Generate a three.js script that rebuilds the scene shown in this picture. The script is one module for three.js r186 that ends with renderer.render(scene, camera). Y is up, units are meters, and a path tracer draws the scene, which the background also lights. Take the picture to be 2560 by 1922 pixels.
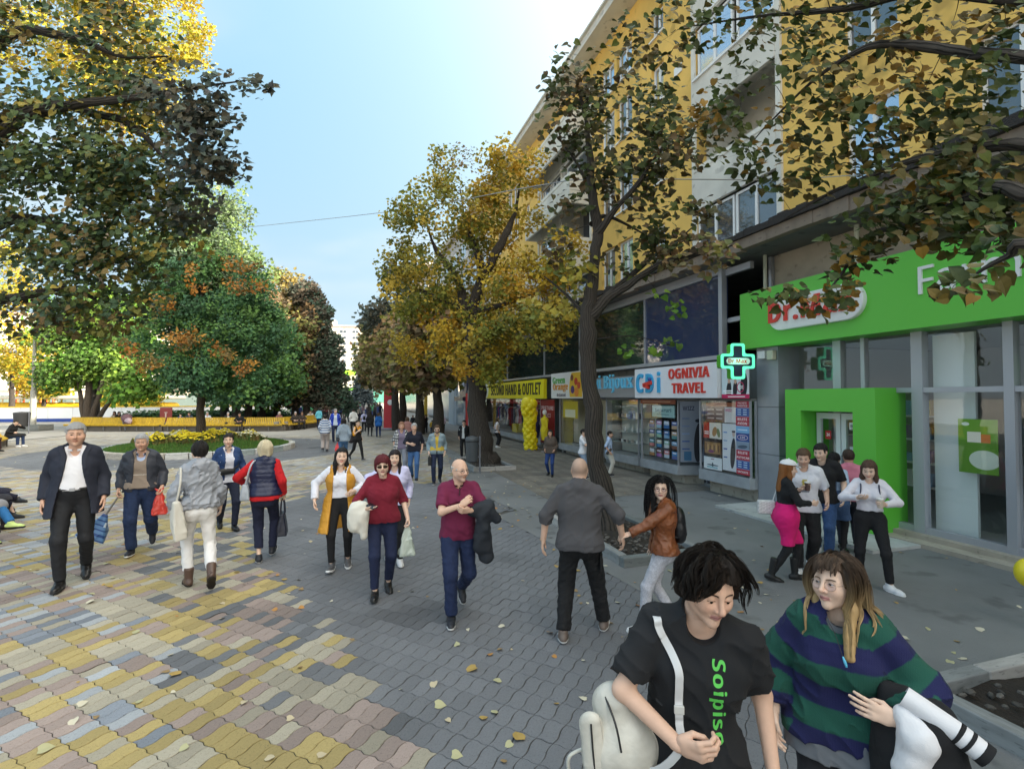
import * as THREE from 'three';
import { mergeGeometries } from 'three/addons/utils/BufferGeometryUtils.js';
import { RoundedBoxGeometry } from 'three/addons/geometries/RoundedBoxGeometry.js';
import { FontLoader } from 'three/addons/loaders/FontLoader.js';
import { TextGeometry } from 'three/addons/geometries/TextGeometry.js';
// ---------- camera, sky, sun, exposure ----------
const scene = new THREE.Scene();
const EYE = 2.3, FL = 512, PITCH = Math.atan(13 / 512);
const camera = new THREE.PerspectiveCamera(2 * Math.atan(384 / FL) * 180 / Math.PI, 4 / 3, 0.05, 1500);
camera.position.set(0, EYE, 0); camera.rotation.x = PITCH;
const renderer = new THREE.WebGLRenderer({ antialias: true });
renderer.toneMapping = THREE.LinearToneMapping;
renderer.toneMappingExposure = 3.4;
renderer.shadowMap.enabled = true;
const V = (x, y, z) => new THREE.Vector3(x, y, z);
const SUN = V(0.95 * 0.93, 0.40, 0.22 * 0.93).normalize();
{ // clear autumn sky: blue away from the sun, hazy and bright round it and near the horizon
const w = 1024, h = 512, d = new Float32Array(w * h * 4);
const smooth01 = (t) => { t = Math.max(0, Math.min(1, t)); return t * t * (3 - 2 * t); };
const hash = (x, y) => { const s = Math.sin(x * 127.1 + y * 311.7) * 43758.5453; return s - Math.floor(s); };
const vn = (x, y, per) => { const xi = Math.floor(x), yi = Math.floor(y), fx = x - xi, fy = y - yi, sx = fx * fx * (3 - 2 * fx), sy = fy * fy * (3 - 2 * fy), m = (a) => ((a % per) + per) % per; const a = hash(m(xi), yi), b = hash(m(xi + 1), yi), c = hash(m(xi), yi + 1), e = hash(m(xi + 1), yi + 1); return a + (b - a) * sx + (c - a) * sy + (a - b - c + e) * sx * sy; };
for (let j = 0; j < h; j++) for (let i = 0; i < w; i++) {
const u = (i + 0.5) / w, v = (j + 0.5) / h, el = (v - 0.5) * Math.PI, az = (u - 0.5) * 2 * Math.PI;
const x = Math.cos(el) * Math.cos(az), y = Math.sin(el), z = Math.cos(el) * Math.sin(az);
const cs = x * SUN.x + y * SUN.y + z * SUN.z, ang = Math.acos(Math.max(-1, Math.min(1, cs)));
const e = Math.max(0, y), k = Math.exp(-e * 3.6);
let r = 0.094 + 0.135 * k, g = 0.198 + 0.07 * k, b = 0.284 + 0.002 * k;
const halo = 2.5 * Math.exp(-ang * ang / 0.8) + 2.2 * Math.exp(-ang * ang / 0.12);
r += halo * 1.0; g += halo * 0.88; b += halo * 0.7;
if (y > 0) {
const q = 1 / (y + 0.25), cx = x * q * 2 + 40, cz = z * q * 2 + 40;
let n = 0, am = 0.5, f = 1; for (let o = 0; o < 5; o++) { n += am * vn(cx * f * 0.8, cz * f * 1.7, 4096); am *= 0.5; f *= 2; }
const c = smooth01((n - 0.4) * 2.6) * 0.55; r += (0.275 - r) * c; g += (0.3 - g) * c; b += (0.315 - b) * c;
} else { const t = Math.min(1, -y * 4); r += (0.16 - r) * t; g += (0.16 - g) * t; b += (0.16 - b) * t; }
const o = (j * w + i) * 4; d[o] = r; d[o + 1] = g; d[o + 2] = b; d[o + 3] = 1;
}
const t = new THREE.DataTexture(d, w, h, THREE.RGBAFormat, THREE.FloatType);
t.mapping = THREE.EquirectangularReflectionMapping; t.magFilter = THREE.LinearFilter; t.needsUpdate = true;
scene.background = t; scene.environment = t;
}
const sun = new THREE.DirectionalLight(new THREE.Color(1, 0.9, 0.74), 4.2);
sun.position.copy(SUN).multiplyScalar(120); sun.castShadow = true;
Object.assign(sun.shadow.camera, { left: -110, right: 110, top: 80, bottom: -80, near: 1, far: 320 });
scene.add(sun);
// ---------- helpers ----------
function rng(seed) { let s = seed >>> 0; return () => { s = (s + 0x6d2b79f5) | 0; let t = Math.imul(s ^ (s >>> 15), 1 | s); t = (t + Math.imul(t ^ (t >>> 7), 61 | t)) ^ t; return ((t ^ (t >>> 14)) >>> 0) / 4294967296; }; }
const clamp = (x, a, b) => Math.max(a, Math.min(b, x)), lerp = (a, b, t) => a + (b - a) * t;
const smooth = (a, b, x) => { const t = clamp((x - a) / (b - a), 0, 1); return t * t * (3 - 2 * t); };
const P1 = new Uint8Array(512); { const r = rng(7); const p = [...Array(256).keys()]; for (let i = 255; i > 0; i--) { const j = Math.floor(r() * (i + 1)); [p[i], p[j]] = [p[j], p[i]]; } for (let i = 0; i < 512; i++) P1[i] = p[i & 255]; }
function n3(x, y, z) { // value noise -1..1
const X = Math.floor(x), Y = Math.floor(y), Z = Math.floor(z); let fx = x - X, fy = y - Y, fz = z - Z;
fx = fx * fx * (3 - 2 * fx); fy = fy * fy * (3 - 2 * fy); fz = fz * fz * (3 - 2 * fz);
const a = X & 255, b = Y & 255, c = Z & 255, a1 = (a + 1) & 255, b1 = (b + 1) & 255, c1 = (c + 1) & 255;
const q = (i, j, k) => P1[P1[P1[i] + j] + k] / 127.5 - 1;
return lerp(lerp(lerp(q(a, b, c), q(a1, b, c), fx), lerp(q(a, b1, c), q(a1, b1, c), fx), fy), lerp(lerp(q(a, b, c1), q(a1, b, c1), fx), lerp(q(a, b1, c1), q(a1, b1, c1), fx), fy), fz);
}
const used = {};
const numbered = (n) => { const k = (used[n] = (used[n] ?? -1) + 1); return k ? n + '_' + String(k).padStart(3, '0') : n; };
function tag(o, label, category, group, kind) { o.userData = { ...o.userData, ...(label && { label }), ...(category && { category }), ...(group && { group }), ...(kind && { kind }) }; return o; }
function thing(name, label, category, pos = [0, 0, 0], turn = 0, group) { const o = new THREE.Group(); o.name = numbered(name); o.position.set(...pos); o.rotation.y = turn; scene.add(o); return tag(o, label, category, group); }
function mesh(name, geo, m, parent) { const o = new THREE.Mesh(geo, m); o.name = parent ? name : numbered(name); o.castShadow = o.receiveShadow = true; (parent ?? scene).add(o); return o; }
const lin = (c) => c instanceof THREE.Color ? c : Array.isArray(c) ? new THREE.Color().setRGB(...c) : new THREE.Color(c);
const mat = (color, rough = 0.85, o = {}) => new THREE.MeshStandardMaterial({ color: lin(color), roughness: rough, ...o });
const phys = (color, rough, o = {}) => new THREE.MeshPhysicalMaterial({ color: lin(color), roughness: rough, ...o });
// tileable value noise for textures
function pn(x, y, per, s) { const h = (i, j) => P1[(P1[(((i % per) + per) % per + s * 17) & 255] + (((j % per) + per) % per)) & 255] / 255; const xi = Math.floor(x), yi = Math.floor(y); let fx = x - xi, fy = y - yi; fx = fx * fx * (3 - 2 * fx); fy = fy * fy * (3 - 2 * fy); return lerp(lerp(h(xi, yi), h(xi + 1, yi), fx), lerp(h(xi, yi + 1), h(xi + 1, yi + 1), fx), fy); }
const fbm = (u, v, f, o, s) => { let a = 0, w = 0.5, t = 0; for (let i = 0; i < o; i++) { a += w * pn(u * f, v * f, f, s + i); t += w; w *= 0.5; f *= 2; } return a / t; };
function tex(n, fn, rx = 1, ry = 1, srgb = false) {
const d = new Uint8Array(n * n * 4); for (let j = 0; j < n; j++) for (let i = 0; i < n; i++) { const c = fn(i / n, j / n), o = (j * n + i) * 4; const a = Array.isArray(c) ? c : [c, c, c]; for (let k = 0; k < 3; k++) d[o + k] = clamp(a[k], 0, 1) * 255; d[o + 3] = 255; }
const t = new THREE.DataTexture(d, n, n); t.wrapS = t.wrapT = THREE.RepeatWrapping; t.magFilter = THREE.LinearFilter; t.repeat.set(rx, ry); if (srgb) t.colorSpace = THREE.SRGBColorSpace; t.needsUpdate = true; return t;
}
function re(t, rx, ry = rx) { const c = t.clone(); c.repeat.set(rx, ry); c.needsUpdate = true; return c; }
const TX = {
mottle: tex(512, (u, v) => 0.62 + 0.5 * fbm(u, v, 4, 6, 1) ** 1.2),
grit: tex(512, (u, v) => 0.35 + 0.65 * fbm(u, v, 64, 3, 9)),
stain: tex(512, (u, v) => { const a = fbm(u, v, 3, 6, 21); return clamp(0.72 + 0.5 * (a - 0.3) - 0.25 * smooth(0.62, 0.8, fbm(u, v, 9, 4, 31)), 0, 1); }),
speck: tex(512, (u, v) => 0.8 + 0.22 * fbm(u, v, 40, 4, 17) - 0.35 * smooth(0.74, 0.82, fbm(u, v, 60, 2, 27))),
weave: tex(256, (u, v) => 0.5 + 0.25 * Math.sin(u * Math.PI * 2 * 32) * Math.sin(v * Math.PI * 2 * 32) + 0.3 * (fbm(u, v, 32, 3, 41) - 0.5)),
knit: tex(256, (u, v) => { const a = Math.abs(((u * 24 + Math.abs(((v * 24) % 1) - 0.5) * 0.9) % 1) - 0.5); return 0.3 + 1.1 * a * (0.7 + 0.6 * fbm(u, v, 24, 3, 51)); }),
denim: tex(256, (u, v) => 0.72 + 0.16 * Math.sin((u + v) * Math.PI * 2 * 36) + 0.4 * (fbm(u, v, 16, 4, 61) - 0.5)),
bark: tex(512, (u, v) => { const w = u + 0.03 * (fbm(u, v, 6, 3, 71) - 0.5); const r = Math.abs((w * 14 + 2.2 * fbm(u, v, 5, 4, 81)) % 1 - 0.5) * 2; return 0.25 + 0.6 * smooth(0.05, 0.6, r) * (0.6 + 0.5 * fbm(u, v, 30, 3, 91)); }),
fold: tex(512, (u, v) => fbm(u + 0.12 * fbm(u, v, 4, 3, 3), v, 5, 4, 13)),
};
function canvasTex(w, h, draw) { const c = document.createElement('canvas'); c.width = w; c.height = h; const g = c.getContext('2d'); draw(g, w, h); const t = new THREE.CanvasTexture(c); t.colorSpace = THREE.SRGBColorSpace; return t; }
// geometry builder: everything non-indexed with position, normal, uv (metres)
const plain = (g) => { g = g.index ? g.toNonIndexed() : g; for (const k of Object.keys(g.attributes)) if (!['position', 'normal', 'uv'].includes(k)) g.deleteAttribute(k); return g; };
function box(w, h, d, x = 0, y = 0, z = 0, ry = 0) {
const g = plain(new THREE.BoxGeometry(w, h, d)), uv = g.attributes.uv, p = g.attributes.position, n = g.attributes.normal;
for (let i = 0; i < uv.count; i++) { const ax = Math.abs(n.getX(i)), ay = Math.abs(n.getY(i)); if (ax > 0.5) uv.setXY(i, p.getZ(i) + z, p.getY(i) + y); else if (ay > 0.5) uv.setXY(i, p.getX(i) + x, p.getZ(i) + z); else uv.setXY(i, p.getX(i) + x, p.getY(i) + y); }
if (ry) g.rotateY(ry); g.translate(x, y, z); return g;
}
const rbox = (w, h, d, x, y, z, r = 0.01, s = 2) => { const g = plain(new RoundedBoxGeometry(w, h, d, s, r)); g.translate(x, y, z); return g; };
const span = (x0, x1, y0, y1, z0, z1) => box(Math.abs(x1 - x0), Math.abs(y1 - y0), Math.abs(z1 - z0), (x0 + x1) / 2, (y0 + y1) / 2, (z0 + z1) / 2);
const cyl = (r0, r1, h, x, y, z, n = 16) => { const g = plain(new THREE.CylinderGeometry(r1, r0, h, n)); g.translate(x, y + h / 2, z); return g; };
const join = (l) => l.length === 1 ? l[0] : mergeGeometries(l);
// tapered tube through points [x,y,z,r]
function limb(pts, sides = 7, caps = true) {
const pos = [], uv = [], idx = [], n = pts.length; let up = V(0.3, 0.1, 1).normalize(), L = 0;
for (let i = 0; i < n; i++) {
const a = pts[Math.max(0, i - 1)], b = pts[Math.min(n - 1, i + 1)], d = V(b[0] - a[0], b[1] - a[1], b[2] - a[2]).normalize();
let s = V().crossVectors(up, d); if (s.lengthSq() < 1e-6) s = V(1, 0, 0); s.normalize(); up = V().crossVectors(d, s).normalize();
if (i) L += Math.hypot(pts[i][0] - pts[i - 1][0], pts[i][1] - pts[i - 1][1], pts[i][2] - pts[i - 1][2]);
for (let k = 0; k <= sides; k++) { const t = k / sides * Math.PI * 2, c = Math.cos(t) * pts[i][3], e = Math.sin(t) * pts[i][3]; pos.push(pts[i][0] + s.x * c + up.x * e, pts[i][1] + s.y * c + up.y * e, pts[i][2] + s.z * c + up.z * e); uv.push(k / sides * Math.max(0.25, pts[0][3] * 6), L); }
}
for (let i = 0; i < n - 1; i++) for (let k = 0; k < sides; k++) { const a = i * (sides + 1) + k, b = a + sides + 1; idx.push(a, a + 1, b, b, a + 1, b + 1); }
const g = new THREE.BufferGeometry(); g.setAttribute('position', new THREE.Float32BufferAttribute(pos, 3)); g.setAttribute('uv', new THREE.Float32BufferAttribute(uv, 2)); g.setIndex(idx); g.computeVertexNormals(); return plain(g);
}
function smoothPath(pts, per = 6) { // Catmull-Rom through [x,y,z,r]
const o = []; for (let i = 0; i < pts.length - 1; i++) { const p0 = pts[Math.max(0, i - 1)], p1 = pts[i], p2 = pts[i + 1], p3 = pts[Math.min(pts.length - 1, i + 2)]; for (let k = 0; k < per; k++) { const t = k / per, q = []; for (let c = 0; c < 4; c++) q.push(0.5 * (2 * p1[c] + (p2[c] - p0[c]) * t + (2 * p0[c] - 5 * p1[c] + 4 * p2[c] - p3[c]) * t * t + (3 * p1[c] - p0[c] - 3 * p2[c] + p3[c]) * t * t * t)); q[3] = Math.max(q[3], 0.0006); o.push(q); } }
o.push(pts[pts.length - 1]); return o;
}
const tube = (pts, r, sides = 7, per = 6) => limb(smoothPath(pts.map((p) => [p[0], p[1], p[2], p[3] ?? r]), per), sides);
// sight lines of the survey photograph (2560 px wide) turned into places
const ray = (sx, sy) => { const x = (sx * 0.4 - 512) / FL, y = (384 - sy * 0.4) / FL, c = Math.cos(PITCH), s = Math.sin(PITCH); return V(x, y * c + s, y * s - c); };
const G = (sx, sy, h = 0) => { const r = ray(sx, sy), l = (h - EYE) / r.y; return [r.x * l, h, r.z * l]; };
const A = (sx, sy, depth) => { const r = ray(sx, sy), l = depth / -r.z; return [r.x * l, EYE + r.y * l, -depth]; };
// street frame: t along the shop fronts (away from the viewer), s across towards them
const DK = Math.hypot(0.32, 1), D = [-0.32 / DK, -1 / DK], N = [1 / DK, -0.32 / DK], FTURN = -Math.acos(-D[0]);
const W = (t, s, y = 0) => [t * D[0] + s * N[0], y, t * D[1] + s * N[1]];
const TS = (x, z) => [D[0] * x + D[1] * z, N[0] * x + N[1] * z];
const fspan = (t0, t1, y0, y1, s0, s1) => span(-t0, -t1, y0, y1, -s0, -s1);   // for groups turned by FTURN at the origin
const fthing = (name, label, cat, group) => thing(name, label, cat, [0, 0, 0], FTURN, group);
// ---------- ground ----------
const M = {
conc: mat([0.36, 0.35, 0.33], 0.9, { map: re(TX.stain, 0.5), bumpMap: re(TX.grit, 1), bumpScale: 0.003 }),
concD: mat([0.2, 0.2, 0.2], 0.9, { map: re(TX.stain, 0.5) }),
asphalt: mat([0.23, 0.235, 0.238], 0.82, { map: re(TX.stain, 0.33), bumpMap: re(TX.grit, 1.6), bumpScale: 0.006 }),
joint: mat([0.1, 0.095, 0.085], 0.95, { map: re(TX.mottle, 1) }),
plaza: mat([0.27, 0.245, 0.215], 0.9, { map: re(TX.stain, 0.3), bumpMap: re(TX.grit, 1), bumpScale: 0.004 }),
grass: mat([0.05, 0.11, 0.025], 0.95, { map: re(TX.mottle, 1.5) }),
soil: mat([0.045, 0.035, 0.028], 1, { map: re(TX.mottle, 1), bumpMap: re(TX.grit, 2), bumpScale: 0.02 }),
bark: mat([0.085, 0.07, 0.058], 0.95, { map: re(TX.bark, 1, 0.5), bumpMap: re(TX.bark, 1, 0.5), bumpScale: 0.02 }),
barkPale: mat([0.13, 0.1, 0.075], 0.95, { map: re(TX.bark, 1, 0.6), bumpMap: re(TX.bark, 1, 0.6), bumpScale: 0.01 }),
};
function flat(poly, y, holes = []) { // polygon of [x,z]
const sh = new THREE.Shape(poly.map(([x, z]) => new THREE.Vector2(x, -z))); for (const h of holes) sh.holes.push(new THREE.Path(h.map(([x, z]) => new THREE.Vector2(x, -z))));
const g = plain(new THREE.ShapeGeometry(sh, 24)); g.rotateX(-Math.PI / 2); g.translate(0, y, 0); return g;
}
const ringPts = (cx, cz, r, n = 64) => Array.from({ length: n }, (_, i) => [cx + r * Math.cos(i / n * 2 * Math.PI), cz + r * Math.sin(i / n * 2 * Math.PI)]);
const rectTS = (t0, t1, s0, s1) => [W(t0, s0), W(t1, s0), W(t1, s1), W(t0, s1)].map((p) => [p[0], p[2]]);
{
const g = new THREE.PlaneGeometry(1600, 1600); g.rotateX(-Math.PI / 2); const uv = g.attributes.uv; for (let i = 0; i < uv.count; i++) uv.setXY(i, uv.getX(i) * 1600, uv.getY(i) * 1600); g.translate(0, -0.02, 0);
tag(mesh('ground', g, mat([0.42, 0.39, 0.35], 0.95, { map: re(TX.stain, 0.05) })), 'pale paved ground running on past the benches to the horizon', null, null, 'structure');
}
const BED = [-13.6, -22.6], BEDR = 3.6;
// where the paving is dark grey: a polygon along the photograph's ragged edge, and a ring round the flower bed
const greyEdge = [[1060, 1960], [1046, 1888], [999, 1811], [964, 1753], [899, 1653], [870, 1606], [758, 1497], [699, 1444], [655, 1419], [630, 1396], [620, 1323], [630, 1290], [690, 1265], [760, 1242], [808, 1230], [931, 1210], [1097, 1205], [1355, 1205], [1480, 1215]].map(([x, y]) => { const p = G(x, y); return [p[0], p[2]]; });
const inPoly = (x, z, P) => { let c = false; for (let i = 0, j = P.length - 1; i < P.length; j = i++) { const [xi, zi] = P[i], [xj, zj] = P[j]; if ((zi > z) !== (zj > z) && x < (xj - xi) * (z - zi) / (zj - zi) + xi) c = !c; } return c; };
const greyPoly = [...greyEdge, [6, -7], [6, 1], [-1.2, 1]];
const ASPH_S = 2.9; // right of this line the walk is asphalt
const isGrey = (x, z) => inPoly(x, z, greyPoly) || (Math.hypot(x - BED[0], z - BED[1]) < 6.5 && x > BED[0] - 20);
const asphaltEdge = (t) => ASPH_S + 0.5 * Math.sin(t * 0.35) - (t > 10 ? -0.6 : 0);
const PU = [Math.sin(0.499), -Math.cos(0.499)], PV = [Math.cos(0.499), Math.sin(0.499)];
// a wavy paver: bevelled top with S-curved sides, made on a grid cell L x B
function paverGeo(L, B, amp, seed) {
const out = [], K = 6, r = rng(seed), gap = 0.0022;
const side = (t) => amp * Math.sin(t * 2 * Math.PI), end = (t) => amp * 0.75 * Math.sin(t * 2 * Math.PI);
for (let i = 0; i < K; i++) out.push([-L / 2 + L * i / K, -B / 2 + side(i / K)]);
for (let i = 0; i < 3; i++) out.push([L / 2 + end(i / 3), -B / 2 + B * i / 3]);
for (let i = 0; i < K; i++) out.push([L / 2 - L * i / K, B / 2 + side(1 - i / K)]);
for (let i = 0; i < 3; i++) out.push([-L / 2 + end(1 - i / 3), B / 2 - B * i / 3]);
const n = out.length, pos = [], uv = [], tri = (a, b, c) => { for (const p of [a, b, c]) { pos.push(...p); uv.push(p[0] + seed * 0.37, p[2] + seed * 0.73); } };
const sc = (p, d, y) => { const l = Math.hypot(p[0], p[1]); return [p[0] * (1 - d / l * 1.15), y, p[1] * (1 - d / l * 1.15)]; };
const tilt = (r() - 0.5) * 0.0012, tl = (p) => [p[0], p[1] + tilt * p[0] / L * 2 * 0.4, p[2]];
for (let i = 0; i < n; i++) { const a = out[i], b = out[(i + 1) % n]; const a2 = tl(sc(a, gap + 0.0028, 0)), b2 = tl(sc(b, gap + 0.0028, 0)), a1 = sc(a, gap, -0.005), b1 = sc(b, gap, -0.005); tri([0, 0, 0], b2, a2); tri(a2, b2, b1); tri(a2, b1, a1); }
const g = new THREE.BufferGeometry(); g.setAttribute('position', new THREE.Float32BufferAttribute(pos, 3)); g.setAttribute('uv', new THREE.Float32BufferAttribute(uv, 2)); g.computeVertexNormals(); return g;
}
{
const r = rng(11), L = 0.222, B = 0.124, near = [[], []], far = [[], []];
const pal = { y: [0.44, 0.34, 0.14], t: [0.43, 0.385, 0.3], m: [0.345, 0.27, 0.24], g: [0.41, 0.43, 0.46], b: [0.24, 0.265, 0.31], d: [0.175, 0.18, 0.195] };
const hh = (i, j, k) => { const s = Math.sin(i * 12.9898 + j * 78.233 + k * 37.719) * 43758.5453; return s - Math.floor(s); };
const c = new THREE.Color();
const pick = (i, j, edge) => { // pavers were laid by the handful, so colours come in little batches
const b = hh(i, j, 5) < 0.42 ? hh(i, j, 1) : hh(Math.floor((i + Math.floor(j / 3)) / 2), Math.floor(j / 3), 2);
if (edge && b > 0.72) return pal.d; return b < 0.24 ? pal.y : b < 0.47 ? pal.t : b < 0.72 ? pal.m : b < 0.9 ? pal.g : pal.b;
};
for (let i = -80; i < 190; i++) for (let j = -330; j < 110; j++) {
const u = i * L, v = j * B, x = u * PU[0] + v * PV[0] - 1, z = u * PU[1] + v * PV[1] - 1;
if (z > -1.6 || z < -46 || Math.abs(x) > -z * 1.08 + 0.6) continue;
const [t, s] = TS(x, z); if (s > asphaltEdge(t) && t < 40) continue; if (s > 8.2 || x < -26.5) continue;
if (Math.hypot(x - BED[0], z - BED[1]) < BEDR + 0.15) continue;
const grey = isGrey(x, z), k = grey ? 1 : 0; if (-z > 31.5) continue;
let col; const edge = !grey && isGrey(x + 1.5, z - 0.2);
if (grey) { const q = 0.93 + 0.13 * hh(i, j, 3); col = c.setRGB(pal.d[0] * q, pal.d[1] * q, pal.d[2] * q).clone(); }
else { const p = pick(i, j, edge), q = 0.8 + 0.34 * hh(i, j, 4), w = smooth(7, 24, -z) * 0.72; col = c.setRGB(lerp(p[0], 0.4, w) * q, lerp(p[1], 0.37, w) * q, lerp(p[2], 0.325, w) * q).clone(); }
{ const q = 1 + 0.16 * n3(x * 0.55, 3, z * 0.55) + 0.1 * n3(x * 1.9, 8, z * 1.9) - 0.3 * smooth(0.55, 0.85, n3(x * 1.1, 21, z * 1.1)); col.multiplyScalar(q); }
const e = { x, z, col, y: 0.004 * (hh(i, j, 7) - 0.5) - (hh(i, j, 9) > 0.985 ? 0.006 : 0), v: Math.floor(hh(i, j, 8) * 4), d: Math.hypot(x, z), in: Math.abs(x) < -z * 1.02 && z < -2.9 };
(e.in ? near[k] : far[k]).push(e);
}
const geos = [0, 1].map((k) => [1, 2, 3, 4].map((q) => paverGeo(L, B, k ? 0.009 : 0.012, q)));
const yaw = Math.atan2(-PU[1], PU[0]);
const mk = (col) => mat(col, 0.86, { map: re(TX.speck, 2.3), bumpMap: re(TX.grit, 4), bumpScale: 0.0022 });
const cache = new Map(), pm = (col) => { const k = [col.r, col.g, col.b].map((v) => Math.round(v * 40)).join(); if (!cache.has(k)) cache.set(k, mk(col)); return cache.get(k); };
const white = mk([1, 1, 1]);
[['wavy_paving', 'coloured wavy block paving in yellow, tan, mauve and pale grey'], ['grey_paving', 'plain dark grey wavy block paving in the middle of the walk']].forEach(([nm, label], k) => {
const root = new THREE.Group(); root.name = nm; scene.add(root); tag(root, label, null, null, 'structure');
near[k].sort((a, b) => a.d - b.d); far[k].push(...near[k].splice(300));
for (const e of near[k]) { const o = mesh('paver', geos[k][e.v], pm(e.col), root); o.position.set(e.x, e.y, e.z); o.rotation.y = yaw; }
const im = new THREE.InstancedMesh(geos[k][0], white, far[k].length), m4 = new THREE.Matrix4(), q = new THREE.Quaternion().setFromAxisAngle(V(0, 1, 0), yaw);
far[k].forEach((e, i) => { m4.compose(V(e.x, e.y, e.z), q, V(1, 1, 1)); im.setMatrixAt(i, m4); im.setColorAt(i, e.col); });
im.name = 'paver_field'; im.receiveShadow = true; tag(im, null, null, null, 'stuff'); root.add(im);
});
tag(mesh('paving_bed', flat([[-27, 1.5], [-27, -31.6], [6, -31.6], [12, 1.5]], -0.012), M.joint), 'dark sand bed showing in the joints between pavers', null, null, 'structure');
}
{ // asphalt walk beside the shops, ragged where it meets the pavers
const e = []; for (let t = -6; t <= 46; t += 0.4) e.push(W(t, asphaltEdge(t) - 0.06 + 0.05 * n3(t * 3, 0, 1))); const P = e.map((p) => [p[0], p[2]]); P.push(...[W(46, 9.2), W(-6, 9.2)].map((p) => [p[0], p[2]]));
tag(mesh('asphalt_walk', flat(P, 0.004), M.asphalt), 'grey asphalt walk between the tree pits and the shop fronts', null, null, 'structure');
// worn square slabs in front of the far shops
const r = rng(5), L = []; const root = new THREE.Group(); root.name = 'slab_strip'; scene.add(root); tag(root, 'worn brownish square slabs in front of the far shops', null, null, 'structure');
const sm = [0, 1, 2].map((k) => mat([0.2 + k * 0.03, 0.18 + k * 0.027, 0.155 + k * 0.02], 0.9, { map: re(TX.stain, 1.3), bumpMap: re(TX.grit, 2), bumpScale: 0.003 }));
let c = 0; for (let i = 0; i < 48; i++) for (let j = 0; j < 9; j++) { const g = rbox(0.485, 0.03, 0.485, 0, 0, 0, 0.006, 1), p = W(10.9 + i * 0.5, 4.55 + j * 0.5); const m4 = new THREE.Matrix4().makeRotationY(FTURN + (r() - 0.5) * 0.02).setPosition(p[0], -0.004 + (r() - 0.5) * 0.004, p[2]); if (i < 33) { const o = mesh('slab', g, sm[Math.floor(r() * 3)], root); o.applyMatrix4(m4); c++; } else L.push(g.applyMatrix4(m4)); }
tag(mesh('slab_field', join(L), sm[1], root), null, null, null, 'stuff');
}
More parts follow.
